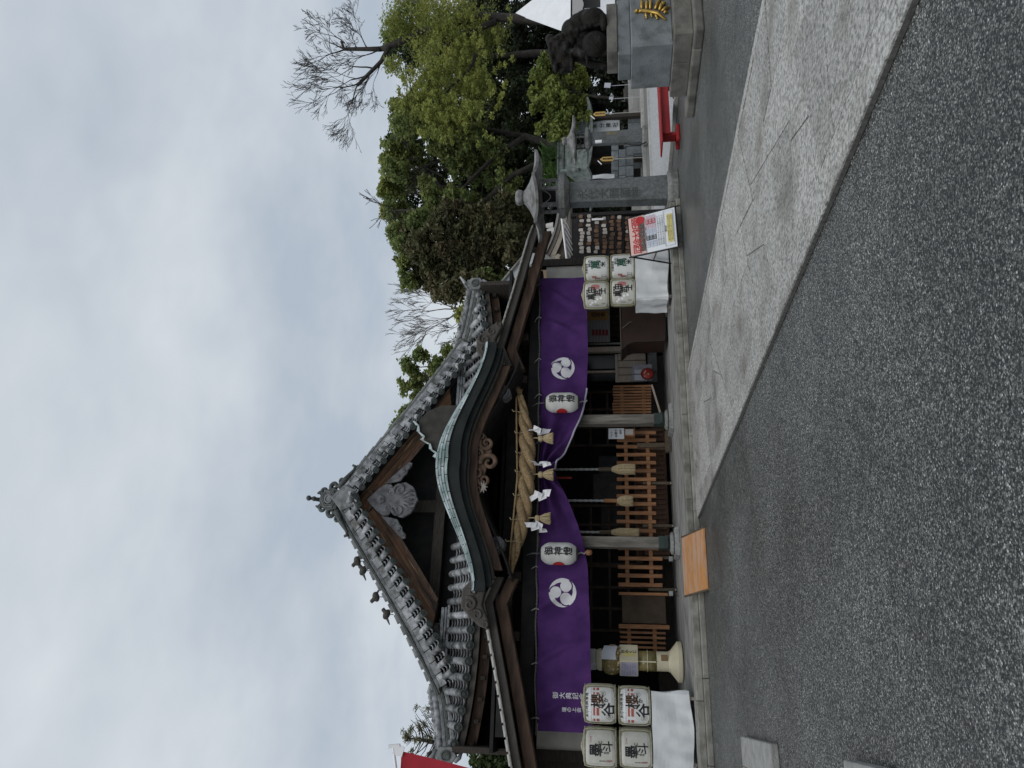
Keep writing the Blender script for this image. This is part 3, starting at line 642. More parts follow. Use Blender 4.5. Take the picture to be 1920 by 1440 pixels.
# --- side canopies with their bent bargeboards
WZ = [(2.33, 3.93), (2.83, 4.14), (4.3, 3.79), (5.75, 3.47), (6.6, 3.2)]
for s in (-1, 1):
    W = [(sx(s, p[0]), p[1]) for p in (WZ if s < 0 else WZ[:-1] + [(6.02, 3.385)])]
    dn = lambda d: [(p[0], p[1] - d) for p in W]
    m_ = MB(); m_.band([(p[0], p[1] + .035) for p in W], W, 15.28, 15.5); m_.build('canopy_strip', M_STRIPW, hall)
    m_ = MB(); m_.band(dn(.004), dn(.155), 15.34, 15.46); m_.build('canopy_board', M_BOARDG, hall, bevel=.008)
    m_ = MB(); m_.band([(p[0], p[1] - .19) for p in W[:]], [(p[0], p[1] - .42) for p in W], 15.52, 15.74); m_.build('canopy_beam', M_BARGE2, hall, bevel=.015)
    for (a, b_) in zip(W[1:-1], W[2:]):
        nn = max(2, int(abs(b_[0] - a[0]) / .21))
        for k in range(nn):
            p = (lerp(a[0], b_[0], (k + .5) / nn), lerp(a[1], b_[1], (k + .5) / nn)); sl = math.atan2(b_[1] - a[1], abs(b_[0] - a[0]))
            m_ = MB(); m_.box((p[0], 15.36, p[1] + .045), (.2, .2, .02), (R(20), -s * sl + .0, 0)); m_.build('edge_plate', M_STRIPW, hall)
    m_ = MB(); m_.add([(W[1][0], 15.4, W[1][1]), (W[-1][0], 15.4, W[-1][1]), (W[-1][0], 18.3, W[-1][1] + .5), (W[1][0], 18.3, W[1][1] + .5)], [(0, 1, 2, 3)]); m_.build('canopy_roof', M_BLACK, hall, solid=.05)
    # carved cloud where the copper curve meets the canopy
    cb = plate('carved_cloud', [(sx(s, p[0]), p[1]) for p in [(2.35, 4.34), (2.62, 4.58), (2.95, 4.58), (3.12, 4.42), (3.3, 4.2), (3.36, 4.02), (3.2, 4.02), (2.9, 4.16), (2.6, 4.1)]], 15.12, 15.3, M_BOARDG, hall, .03)
    for (cx, cz, r_) in ((2.9, 4.4, .14), (3.1, 4.24, .1), (3.28, 4.08, .07), (2.65, 4.36, .1)):
        m_ = MB(); P, T = spiral((sx(s, cx), cz), r_, 1.3, 15.12, r_ * .3, s, R(40)); m_.tube(P, T, 8); m_.build('scroll', M_BOARDG, cb, smooth=True)
# --- posts, stone bases, beams
YP = 16.3
for s in (-1, 1):
    px = sx(s, 1.43 if s < 0 else 1.34)
    m_ = MB(); m_.bb(px - .115, px + .115, YP - .115, YP + .115, .40, 3.6); p_ = m_.build('post', M_POST, hall, bevel=.02)
    m_ = MB(); m_.bb(px - .13, px + .13, YP - .13, YP + .13, .40, .64); m_.build('copper_shoe', mat('copper_shoe', (0.028, 0.048, 0.043), .5, (0.02, .03, .027), 6), p_, bevel=.01)
    m_ = MB(); m_.bb(px - .13, px + .13, YP - .18, YP - .13, .45, .5); m_.build('shoe_rail', MATS['copper_shoe'], p_)
    m_ = MB(); m_.lathe([(.2, .305), (.24, .33), (.235, .37), (.17, .40)], (px, YP, 0), 20); m_.build('base_stone', M_STONE, hall, smooth=False, bevel=.01)
    m_ = MB(); m_.box((px, YP, .262), (.62, .62, .1), taper=.93); m_.build('base_stone', M_STONE, hall, bevel=.015)
m_ = MB(); m_.bb(X0 - 5.3, X0 + 5.3, YP - .12, YP + .12, 3.22, 3.5); m_.build('front_beam', M_BLACK, hall)
m_ = MB(); m_.bb(X0 - 5.3, X0 + 5.3, YP + .2, YP + .4, 3.75, 4.0); m_.build('front_beam', M_BLACK, hall)
for x in (-4.7, -3.4, -2.2, 2.3, 3.4, 4.6):
    m_ = MB(); m_.bb(X0 + x - .09, X0 + x + .09, YP - .25, YP + .3, 3.52, 3.72); m_.build('bracket_block', M_WOODD, hall)
# outer corner posts and plaster ends
for s in (-1, 1):
    px = sx(s, 5.6 if s < 0 else 5.95); m_ = MB(); m_.bb(px - .1, px + .1, 16.85, 17.05, .21, 3.4); m_.build('corner_post', M_WOODD, hall)
    a, b_ = sorted((sx(s, 5.5 if s < 0 else 5.84), sx(s, 5.02 if s < 0 else 5.3))); m_ = MB(); m_.bb(a, b_, 16.9, 17.0, 1.9, 3.2); m_.build('plaster_panel', M_PLAST, hall)
# --- inside: ceiling, back wall with lattice, floor edge, side walls
m_ = MB(); m_.bb(X0 - 5.6, X0 + 5.6, 16.6, 27, 4.05, 4.12); m_.build('shading_ceiling', M_BLACK, hall)  # flat plane added below the roof to darken the porch and hall
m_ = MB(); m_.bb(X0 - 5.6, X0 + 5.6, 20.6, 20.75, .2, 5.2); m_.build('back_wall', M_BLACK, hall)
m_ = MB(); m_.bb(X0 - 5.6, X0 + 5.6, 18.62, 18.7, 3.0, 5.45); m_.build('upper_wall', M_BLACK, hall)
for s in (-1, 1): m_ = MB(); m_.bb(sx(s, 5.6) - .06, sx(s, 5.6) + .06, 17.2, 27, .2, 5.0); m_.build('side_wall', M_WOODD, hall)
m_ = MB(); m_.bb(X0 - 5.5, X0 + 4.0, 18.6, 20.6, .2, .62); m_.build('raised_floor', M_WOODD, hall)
M_LAT = mat('lattice_brown', (0.06, 0.042, 0.028), .75, (.03, .022, .016), 6)
for (xa, xb) in ((-3.0, -1.5), (-1.45, 0.0), (1.6, 3.1)):
    for k in range(4): x = X0 + lerp(xa, xb, k / 3); m_ = MB(); m_.bb(x - .03, x + .03, 18.86, 18.92, .62, 2.9); m_.build('lattice_bar', M_LAT, hall)
    for z in (.66, 1.25, 1.7, 2.15, 2.6): m_ = MB(); m_.bb(X0 + xa, X0 + xb, 18.88, 18.935, z - .028, z + .028); m_.build('lattice_bar', M_LAT, hall)
for (xa, xb, za, zb, mt) in ((.25, .95, 1.35, 2.1, (0.055, .05, .045)), (.95, 1.45, 1.45, 1.95, (.03, .033, .035)), (-.5, .1, 1.3, 1.9, (.03, .028, .026))):
    m_ = MB(); m_.bb(X0 + xa, X0 + xb, 19.3, 19.36, za, zb); m_.build('inner_panel', mat('inner_panel_%d' % int(xa * 100), mt, .6, tuple(c * .5 for c in mt), 5), hall)

m_ = MB(); m_.bb(X0 - 9.5, X0 - 5.62, 17.2, 17.3, .2, 3.6); m_.build('annex_wall', M_WOODD, hall)
m_ = MB(); m_.bb(X0 - 9.5, X0 - 5.0, 16.95, 17.05, .215, 1.4); m_.build('dado_board', M_BOARDG, hall)
# ------------------------------------------------------------------ purple curtain across the front
M_PURP = mat('purple_cloth', (0.082, 0.031, 0.142), 0.85, (0.056, 0.021, 0.105), 3, bump=.5, bsc=7, spec=.15)
M_WHITE = mat('white_print', (0.72, 0.72, 0.74), 0.8, (0.62, 0.62, 0.65), 4, spec=.2)
M_PIPE = mat('pale_piping', (0.42, 0.42, 0.5), .8)
M_INK = mat('black_ink', (0.012, 0.012, 0.014), 0.7)
M_ROPE = mat('dark_rope', (0.06, 0.058, 0.055), 0.9, (0.16, 0.155, 0.15), 60)
M_HEMP = mat('white_cord', (0.42, 0.41, 0.38), 0.9, (0.28, 0.27, 0.25), 50)
YC = 16.08
CT = [(-.52, 3.10), (.4, 3.13), (2.0, 3.15), (4.6, 3.17), (7.2, 3.21), (9.6, 3.25)]
CB = [(-.52, 2.02), (.3, 2.06), (1.5, 2.08), (2.6, 2.12), (3.1, 2.2), (3.55, 2.34), (3.95, 2.5), (4.3, 2.66), (4.55, 2.79), (4.72, 2.86), (4.9, 2.78), (5.15, 2.62), (5.5, 2.44), (5.85, 2.3), (6.2, 2.2), (6.6, 2.14), (7.5, 2.1), (8.6, 2.12), (9.6, 2.16)]
TIE = (4.72, 2.9)
def cbot(x): return interp(CB, x)
def ctop(x): return interp(CT, x) + .012 * math.sin(x * 5.5)
def cy(x, z):
    dx, dz = x - TIE[0], z - (TIE[1] + .25); d = math.hypot(dx, dz * 1.2)
    a = math.atan2(dz, abs(dx) + .001)
    drape = math.exp(-(max(0, d - .3) / 1.7) ** 2)
    y_ = .11 * drape * math.sin(a * 13 + (1 if dx > 0 else 2.3)) * min(1, d / .35)
    y_ += .035 * math.sin(x * 2.7 + z * 1.3) + .022 * math.sin(x * 7.1 - z * 4.0 + math.sin(x * 2)) * (.5 + .6 * (3.2 - z)) + .03 * mnoise.noise(Vector((x * 2.3 + z * 1.2, z * 1.5 - x * .6, 3)))
    y_ += .024 * math.sin(x * 12 + 1.6 * math.sin(x * 2.6)) * math.exp(-((3.2 - z) / .55)) + .012 * math.sin(x * 21 + z * 3) * (3.25 - z)
    # diagonal sag creases running down from the hanging points
    for hx in (-.3, .7, 1.75, 2.6, 6.6, 7.4, 8.5, 9.3):
        u = (x - hx) - .55 * (3.2 - z) * (1 if hx < 4 else -1); y_ += -.085 * math.exp(-(u / .1) ** 2) * math.exp(-((z - 2.85) / .38) ** 2)
    return YC - .04 + y_
cur = thing('ceremonial_curtain', 'long purple cloth curtain tied up in the middle, hung across the shrine front', 'curtain', (X0, YC, 2.1))
def f(u, v):
    x = lerp(-.52, 9.6, u); z = lerp(ctop(x), cbot(x), v); return (x, cy(x, z), z)
m_ = MB(); m_.grid(420, 46, f); cl = m_.build('cloth', M_PURP, cur, smooth=True)
P = [(x, cy(x, cbot(x)) - .006, cbot(x)) for x in np.linspace(4.74, 6.7, 50)]
m_ = MB(); m_.tube(P, .022, 6); m_.build('piping', M_PIPE, cl, smooth=True)
m_ = MB(); P = [(x, YC - .05, ctop(x) + .03) for x in np.linspace(-.6, 9.7, 240)]; m_.tube(P, [.016 + .006 * (i % 2) for i in range(240)], 6); m_.build('hanging_rope', M_ROPE, cur)
for x in (-.3, .7, 1.75, 2.6, 3.6, 4.1, 5.35, 6.5, 7.4, 8.5, 9.4):
    m_ = MB(); z = ctop(x) + .03; m_.tube([(x, YC - .06, z - .05), (x + .02, YC - .1, z), (x, YC - .02, z + .07), (x - .01, YC + .1, z + .12)], .012, 6); m_.build('tie_cord', M_HEMP, cur)
def tomoe(u, v):
    r_ = math.hypot(u, v); th = math.degrees(math.atan2(v, u))
    if r_ > 1: return False
    for k in range(3):
        ph = 90 + 120 * k; hx, hy = .5 * math.cos(R(ph)), .5 * math.sin(R(ph))
        if math.hypot(u - hx, v - hy) < .415: return True
        d = (th - ph) % 360
        if d < 165 and r_ > 1.0 - .36 * (1 - d / 165) ** .9 - .02 and r_ > .55: 
            # keep a gap before the next head
            nx, ny = .5 * math.cos(R(ph + 120)), .5 * math.sin(R(ph + 120))
            if math.hypot(u - nx, v - ny) > .51: return True
    return False
for (cx, cz, r_) in ((2.1, 2.64, .285), (7.16, 2.68, .27)):
    printed(tomoe, 84, 84, lambda u, v, cx=cx, cz=cz, r_=r_: (cx + u * r_, cy(cx + u * r_, cz + v * r_) - .007, cz + v * r_), M_WHITE, cl, 'crest')
lettering('御大典記念', .125, M_WHITE, cl, lambda u, v: (.13 + u, cy(.13 + u, 2.5 + v) - .006, 2.5 + v), .002, gap=1.05)
lettering('壇の上会一同', .095, M_WHITE, cl, lambda u, v: (-.12 + u, cy(-.12 + u, 2.35 + v) - .006, 2.35 + v), .0015, gap=1.0)

# ------------------------------------------------------------------ paper lanterns
M_PAPER = mat('lantern_paper', (0.74, 0.74, 0.72), 0.8, (0.66, 0.66, 0.63), 6, transl=.25)
M_RED = mat('red_print', (0.42, 0.022, 0.02), .7)
def lantern(px, py, hz, hr, label, bell):
    c = at(px, py, 15.86); T = thing('paper_lantern', label, 'lantern', c, 'paper lanterns in front of the curtain')
    nr = 56; prof = []
    for i in range(nr + 1):
        t = i / nr; z = lerp(-hz, hz, t); e_ = abs(2 * t - 1); r_ = hr * (1 - .42 * max(0, (e_ - .45) / .55) ** 2.2)
        prof.append((r_ - .003 * (i % 2), z))
    m_ = MB(); m_.lathe(prof, c, 40); body = m_.build('lantern_body', M_PAPER, T, smooth=True)
    def rad(z): t = abs(z / hz); return hr * (1 - .42 * max(0, (t - .45) / .55) ** 2.2)
    for s in (-1, 1):
        m_ = MB(); m_.lathe([(hr * .58, s * hz * .98), (hr * .58, s * (hz + .035)), (hr * .5, s * (hz + .035))], c, 28); m_.build('lantern_ring', M_BLACK, T)
    def wrap(u, v, a0): a = R(a0) + u / hr; z = v; r_ = rad(z) + .006; return (c.x + r_ * math.sin(a), c.y - r_ * math.cos(a), c.z + z)
    lettering('御神燈', .19, M_INK, body, lambda u, v: wrap(u, v * 1.04, 4), .006, True, 'lettering', .03, 1.0)
    printed(lambda u, v: u * u + v * v < 1, 30, 30, lambda u, v: wrap(u * .115, v * .12, -84), M_RED, body, 'crest')
    printed(lambda u, v: (tomoe(u, v)), 36, 36, lambda u, v: (lambda q: (q[0] * 1, q[1] - .002, q[2]))(wrap(u * .095, v * .1, -84)), M_RED, body, 'crest_swirl')
    m_ = MB(); m_.tube([(c.x, c.y, c.z + hz + .03), (c.x, c.y + .02, c.z + hz + .2), (c.x, c.y + .2, c.z + hz + .34)], .015, 6); m_.build('hanger', M_ROPE, T)
    m_ = MB(); m_.tube([(c.x, c.y, c.z - hz - .03), (c.x + .03, c.y, c.z - hz - .1), (c.x - .0, c.y, c.z - hz - .16), (c.x + .05, c.y, c.z - hz - .2)], .014, 6); m_.build('cord_tail', M_HEMP, T)
    if bell:
        m_ = MB(); q = (c.x + .03, c.y, c.z - hz - .26); m_.lathe([(.02, .07), (.055, .05), (.06, 0), (.05, -.05), (.02, -.065)], q, 12); m_.build('bulb_cage', M_WOODO, T, smooth=True)
    return T
lantern(1048, 1038, .365, .23, 'white paper lantern with black lettering by the left grey post, small wooden weight below', True)
lantern(1054, 755, .36, .23, 'white paper lantern with black lettering near the right grey post', False)

# ------------------------------------------------------------------ straw rope with paper streamers
M_STRAW = mat('straw', (0.38, 0.275, 0.15), 0.85, (0.21, 0.14, 0.07), 26, stretch=(1, 1, 1), bump=.8, bsc=70)
M_STRAWL = mat('straw_light', (0.47, 0.385, 0.24), 0.85, (0.34, 0.26, 0.15), 40, bump=.6, bsc=90)
M_SHIDE = mat('white_paper', (0.78, 0.78, 0.80), 0.7)
shi = thing('sacred_straw_rope', 'thick twisted straw rope with tassels and white zigzag papers under the copper porch', 'straw rope', (X0, 15.75, 3.4))
YS = 15.72
cpts = [(2.42, 3.69), (2.6, 3.66), (2.9, 3.60), (3.3, 3.52), (3.8, 3.455), (4.4, 3.42), (5.0, 3.42), (5.5, 3.46), (5.95, 3.53), (6.2, 3.575), (6.38, 3.62)]
crad = [(2.42, .05), (2.6, .055), (2.9, .085), (3.3, .125), (3.9, .15), (4.6, .158), (5.2, .15), (5.7, .12), (6.05, .085), (6.2, .07), (6.38, .07)]
for k in range(3):
    pts = []; rad = []
    for i in range(120):
        x = lerp(2.42, 6.38, i / 119); r_ = interp(crad, x) * 1.12; a = -(x - 2.4) * 4.4 + k * 2 * math.pi / 3
        pts.append((x, YS + r_ * .57 * math.cos(a), interp(cpts, x) + r_ * .57 * math.sin(a))); rad.append(r_ * .56)
    m_ = MB(); m_.tube(pts, rad, 12); m_.build('rope_strand', M_STRAW, shi, smooth=True)
for (x, z, d) in ((2.42, 3.69, -1), (6.38, 3.62, 1)):
    m_ = MB()
    for k in range(40):
        a = rng.uniform(0, 6.28); q = rng.uniform(.2, 1); m_.tube([(x, YS + .03 * q * math.cos(a), z + .03 * q * math.sin(a)), (x + d * rng.uniform(.12, .2), YS + .09 * q * math.cos(a), z + .03 + .09 * q * math.sin(a))], [.008, .004], 4)
    m_.build('frayed_end', M_STRAW, shi)
m_ = MB(); m_.tube([(2.55, YS - .08, 3.73), (4.4, YS - .13, 3.605), (6.3, YS - .07, 3.70)], .02, 8); m_.build('bamboo_pole', mat('bamboo', (0.35, .25, .13), .6, (.27, .18, .09), 9), shi, smooth=True)
for x in (3.06, 3.52, 4.04, 4.56, 4.98, 5.44, 5.95):
    r_ = interp(crad, x) + .014; z = interp(cpts, x)
    m_ = MB(); m_.tube([(x + .01 * math.sin(a * 3), YS + r_ * 1.02 * math.cos(a), z + r_ * 1.02 * math.sin(a)) for a in np.linspace(0, 6.3, 22)], .009, 5)
    m_.tube([(x, YS - .14, z + .17), (x - .02, YS - .17, z + .21), (x + .03, YS - .16, z + .24)], .012, 5); m_.tube([(x, YS - .08, z + r_ * .7), (x, YS - .15, z + .18)], .008, 5); m_.build('tie', M_STRAWL, shi)
def tassel(px, py, parent, Y, knob, skirt, w0, ztop, material=M_STRAWL):
    c = at(px, py, Y)                                    # middle of the knob
    m_ = MB(); m_.tube([(c.x, Y, c.z), (c.x + .015, Y, lerp(c.z, ztop, .5)), (c.x, Y, ztop)], .014, 6); m_.build('tassel_cord', M_STRAWL, parent)
    m_ = MB(); m_.lathe([(.02, knob), (w0 * .8, knob * .8), (w0, knob * .1), (w0 * .85, -knob * .6), (w0 * .62, -knob)], c, 16); m_.build('tassel_knob', material, parent, smooth=True)
    m_ = MB()
    for k in range(90):
        a = rng.uniform(0, 6.28); q = math.sqrt(rng.random()); e_ = c + Vector((q * w0 * 1.7 * math.cos(a), q * w0 * 1.7 * math.sin(a), -knob - skirt + rng.uniform(-.01, .015)))
        s_ = c + Vector((q * w0 * .62 * math.cos(a), q * w0 * .62 * math.sin(a), -knob + .01)); m_.tube([s_, s_.lerp(e_, .5) + Vector((q * .012 * math.cos(a), q * .012 * math.sin(a), 0)), e_], [.009, .012, .009], 4, cap=True)
    m_.build('tassel_skirt', material, parent)
for (px, py, x) in ((1008, 972, 3.6), (1014, 890, 4.55), (1014, 822, 5.38)): tassel(px, py, shi, YS - .05, .06, .21, .075, interp(cpts, x) - .1)
def shide(px0, py0, px1, py1, k):
    a = at(px0, py0, YS - .12); b_ = at(px1, py1, YS - .12); d = b_ - a; m_ = MB(); rr_ = random.Random(k * 7 + 1)
    m_.tube([a + Vector((0, .1, .12)), a], .006, 5)
    p = a + Vector((0, 0, .02)); side = 1 if k % 2 else -1; w_ = .055
    for i in range(4):
        L_ = abs(d.z) * (.5 if i == 0 else .34); yaw = rr_.uniform(-.9, .9); lean = rr_.uniform(-.5, .5) + side * .35
        wv = Vector((math.cos(yaw), math.sin(yaw), .25 * side)) * w_; dv_ = Vector((math.sin(lean) * .8, rr_.uniform(-.35, .2), -1)).normalized() * L_
        mid_ = p + dv_ * .5 + Vector((0, rr_.uniform(-.03, .03), 0)); q = p + dv_; w2 = Vector((math.cos(yaw + .5), math.sin(yaw + .5), .25 * side)) * w_
        m_.add([p - wv, p + wv, mid_ + (wv + w2) * .5, q + w2, q - w2, mid_ - (wv + w2) * .5], [(0, 1, 2, 5), (5, 2, 3, 4)])
        p = p + dv_ * .62 + wv * (1.3 * side); side = -side; w_ *= 1.12
    m_.build('paper_streamer', M_SHIDE, shi, solid=.003)
for k, (a, b_, c_, d_) in enumerate(((984, 984, 1030, 1000), (993, 938, 1040, 926), (993, 860, 1040, 852), (990, 806, 1036, 798))):
    shide(a, b_, c_, d_, k)

# ------------------------------------------------------------------ bell ropes
M_CORD = mat('white_rope', (0.42, 0.43, 0.43), 0.8, (0.26, 0.265, 0.265), 40)
def bellrope(py, xa, xb, xc, xd, label, gripm, w0, Y=17.0):
    top = at(xa, py, Y); g0 = at(xb, py, Y); g1 = at(xc, py, Y); e_ = at(xd, py, Y); x = g0.x
    T = thing('bell_rope', label, 'bell rope', (x, Y, e_.z), 'bell ropes hanging in the porch')
    n_ = 60; zt = 3.95
    for k in range(2):
        m_ = MB(); m_.tube([(x + .012 * math.cos(i * .9 + k * math.pi), Y + .012 * math.sin(i * .9 + k * math.pi), lerp(zt, g0.z, i / n_)) for i in range(n_ + 1)], .02, 7); m_.build('rope_strand', M_CORD, T, smooth=True)
    m_ = MB(); m_.lathe([(.045, g1.z), (.05, g1.z + .02), (.05, g0.z - .02), (.042, g0.z)], (x, Y, 0), 8); m_.build('grip', gripm, T, bevel=.004)
    m_ = MB()
    for k in range(220):
        a = rng.uniform(0, 6.28); q = math.sqrt(rng.random()); L_ = g1.z - e_.z
        p0 = Vector((x + .045 * q * math.cos(a), Y + .045 * q * math.sin(a), g1.z)); p1 = Vector((x + w0 * 1.05 * q * math.cos(a), Y + w0 * 1.05 * q * math.sin(a), g1.z - L_ * .55)); p2 = Vector((x + w0 * q * math.cos(a), Y + w0 * q * math.sin(a), e_.z + rng.uniform(-.02, .03)))
        m_.tube([p0, p0.lerp(p1, .5) + Vector((.02 * q * math.cos(a), .02 * q * math.sin(a), 0)), p1, p2], [.008, .011, .011, .007], 4)
    m_.build('straw_tassel', M_STRAWL, T)
M_GRIPD = mat('grip_dark', (0.10, 0.075, 0.05), .7, (.06, .045, .03), 8)
bellrope(880, 1045, 1122, 1147, 1190, 'bell rope with the fullest straw tassel, right of the other two', M_GRIPD, .115)
bellrope(939, 1063, 1132, 1157, 1186, 'bell rope with an orange wooden grip and short cut tassel, in the middle', M_WOODO, .115)
bellrope(998, 1090, 1124, 1146, 1197, 'bell rope with a long thin straw tassel next to the left grey post', M_GRIPD, .085)
m_ = MB(); a = at(1045, 896, 16.9); b_ = at(1072, 896, 16.9); m_.box(((a.x + b_.x) / 2, 16.9, (a.z + b_.z) / 2), (.05, .012, abs(a.z - b_.z)))
tag(m_.build('red_tag', mat('red_tag', (.3, .03, .02), .6)), 'narrow red tag hanging below the tied curtain beside a bell rope', 'tag')

# ------------------------------------------------------------------ slatted wooden barriers
def barrier(name, label, Y, pys, xt, xb, rails, w_, group, legs=(), yaw=0, extra=None, long_=()):
    a0 = at(xb, pys[0], Y); T = thing(name, label, 'barrier', (a0.x, Y, .22), group)
    X_ = []
    for i, py in enumerate(pys):
        t = at(xt + (rng.uniform(-1, 1) if w_ > .05 else 0), py, Y); q = at(xb + (14 if i in long_ else 0), py, Y); X_.append(t.x); m_ = MB(); m_.bb(t.x - w_ / 2, t.x + w_ / 2, Y - .022, Y, q.z, t.z); m_.build('slat', M_WOODO, T, bevel=.006)
    for rx in rails:
        c = at(rx, (pys[0] + pys[-1]) / 2, Y); m_ = MB(); m_.bb(min(X_) - .03, max(X_) + .03, Y + .001, Y + .028, c.z - .042, c.z + .042); m_.build('rail', M_WOODO, T, bevel=.004)
    for lx in legs:
        m_ = MB(); c = at(xb, lx, Y); m_.bb(c.x - .03, c.x + .03, Y + .03, Y + .09, .22, c.z + .3); m_.build('leg', M_GRIPD, T)
        m_ = MB(); m_.tube([(c.x - .02, Y + .06, .245), (c.x + .02, Y + .06, .245)], .035, 12); m_.build('caster', mat('caster', (.3, .3, .3), .5), T)
    return T
FG = 'slatted cedar barriers in the porch'
YF = 17.3
barrier('slatted_barrier', 'long orange cedar barrier of wide spaced slats behind the bell ropes', YF, [812, 826, 838, 853, 868, 883, 899, 914, 930, 945, 962, 978, 995, 1011], 1156, 1230, (1175, 1217), .085, FG, (840, 905, 985))
barrier('slatted_barrier', 'short orange cedar barrier of spaced slats left of the left grey post', YF + .05, [1028, 1047, 1063, 1079, 1096], 1159, 1242, (1176, 1221), .085, FG, (1045, 1105))
def pail(name, label, Y, pys, xt, xb, w_, tiltpost, group=FG):
    T = barrier(name, label, Y, pys, xt, xb, (lerp(xt, xb, .22), lerp(xt, xb, .8)), w_, group)
    return T
g_ = barrier('slatted_gate', 'close slatted cedar gate with a slanting bottom rail right of the right post', YF + .2, [779 - 5.4 * k for k in range(11)], 1149, 1221, (1166, 1207), .052, FG)
a = at(1222, 722, YF + .2); b_ = at(1238, 775, YF + .1); m_ = MB(); m_.tube([a, b_], .03, 4); m_.build('slanting_rail', M_WOODP, g_)
g2 = barrier('slatted_gate', 'close slatted cedar gate beside the cream capsule machine', YF + .3, [1176 + 9.2 * k for k in range(7)], 1162, 1248, (1180, 1228), .05, FG)
a = at(1160, 1174, YF + .25); q = at(1255, 1174, YF + .25); m_ = MB(); m_.bb(a.x - .045, a.x + .045, YF + .22, YF + .26, q.z, a.z); m_.build('edge_post', M_WOODO, g2)
a = at(1160, 1113, YF); q = at(1252, 1113, YF); m_ = MB(); m_.bb(a.x - .03, a.x + .03, YF - .03, YF, q.z, a.z); tag(m_.build('wooden_stake', M_WOODO, bevel=.004), 'single upright cedar batten with a grey foot left of the short barrier', 'batten')
for py, nm in ((1113, 'grey cube block at the foot of the single cedar batten'), (1048, 'grey cube block at the foot of the short cedar barrier')):
    c = at(1258, py, YF - .05); m_ = MB(); m_.box((c.x, YF - .05, c.z), (.1, .1, .09)); tag(m_.build('block', mat('grey_block', (.33, .34, .34), .8, (.25, .26, .26), 9), bevel=.01), nm, 'block', 'grey foot blocks')
a = at(1167, 1168, YF + .35); q = at(1247, 1118, YF + .35); m_ = MB(); m_.bb(a.x, q.x, YF + .33, YF + .37, q.z, a.z); tag(m_.build('plain_panel', mat('brown_panel', (.085, .06, .04), .75, (.06, .042, .028), 5)), 'plain dark brown board between the short barrier and the close slatted gate', 'panel')
# offering box behind the long barrier
ob = thing('offering_box', 'long dark wooden offering box with a barred top behind the long barrier', 'offering box', (4.7, 18.0, .22))
M_OB = mat('offering_wood', (.10, .05, .028), .7, (.055, .028, .016), 6, stretch=(1, 1, 3))
m_ = MB(); m_.bb(3.2, 6.3, 17.75, 18.5, .3, .9); m_.build('box', M_OB, ob, bevel=.02)
for k in range(26): x = 3.3 + k * .12; m_ = MB(); m_.bb(x, x + .06, 17.70, 17.745, .36, 1.02); m_.build('bar', M_OB, ob, bevel=.004)
m_ = MB(); m_.bb(3.15, 6.35, 17.66, 17.7, 1.02, 1.06); m_.bb(3.15, 6.35, 18.5, 18.54, .9, 1.06); m_.build('rim', M_OB, ob)
# paper notice and its box
a = at(1141, 823, 16.9); q = at(1170, 803, 16.9)
nb = thing('paper_notice', 'white handwritten paper notice standing beside the right grey post', 'notice', ((a.x + q.x) / 2, 16.9, q.z))
m_ = MB(); m_.bb(a.x, q.x, 16.9, 16.91, q.z, a.z); m_.build('sheet', mat('notice_paper', (.55, .57, .60), .8), nb)
for k, (t_, s_) in enumerate((('ペット', .05), ('お断り', .07), ('宮司', .055))):
    lettering(t_, s_, M_INK, nb, lambda u, v, k=k: ((a.x + q.x) / 2 + u + .03 * k - .02, 16.895, a.z - .07 - .105 * k + v), .001, False)
a = at(1171, 818, 16.95); q = at(1190, 804, 16.95); bx = thing('wooden_box', 'small light wooden box under the white paper notice', 'box', ((a.x + q.x) / 2, 17, q.z)); 
m_ = MB(); m_.bb(a.x, q.x, 16.93, 17.15, q.z, a.z); m_.build('body', M_WOODO, bx, bevel=.008)
m_ = MB(); m_.bb(a.x + .03, q.x - .02, 16.922, 16.93, q.z + .04, a.z - .02); m_.build('paper_slip', mat('slip', (.4, .39, .38), .7), bx)
c = at(1190, 826, 17.0); m_ = MB(); m_.bb(c.x - .3, c.x + .2, 16.9, 17.05, .26, .36); m_.bb(c.x - .16, c.x - .06, 17, 17.08, .36, 1.0); tag(m_.build('stand', M_GRIPD, bevel=.006), 'dark wooden stand carrying the small notice box', 'stand')
# ------------------------------------------------------------------ sake barrels on cloth-covered tables
M_KOMO = mat('straw_mat', (0.40, 0.385, 0.30), 0.85, (0.30, 0.285, 0.20), 10, stretch=(3, 3, 1), bump=.5, bsc=50, rnd=.05, c3=(0.26, 0.255, 0.16), sc3=3, lo3=.5, hi3=.75)
M_KOMOY = mat('straw_mat_yellowed', (0.37, 0.36, 0.23), 0.85, (0.27, 0.27, 0.15), 10, stretch=(3, 3, 1), bump=.5, bsc=50, rnd=.05)
M_LABEL = mat('label_paper', (0.56, 0.555, 0.51), 0.8, (0.46, 0.455, 0.40), 5, bump=.2, bsc=30)
M_LABELW = mat('label_white', (0.66, 0.67, 0.66), 0.8, (0.56, 0.565, 0.54), 5)
M_REDP = mat('label_red', (0.38, 0.09, 0.075), .8)
M_GRN = mat('label_green', (0.02, 0.075, 0.05), .75)
M_GREYP = mat('label_grey', (0.30, 0.29, 0.26), .8)
M_PINK = mat('label_pink', (0.42, 0.17, 0.16), .8)
M_BLUEG = mat('label_blue', (0.16, 0.21, 0.27), .8)
M_OCHRE = mat('label_ochre', (.42, .2, .09), .8)
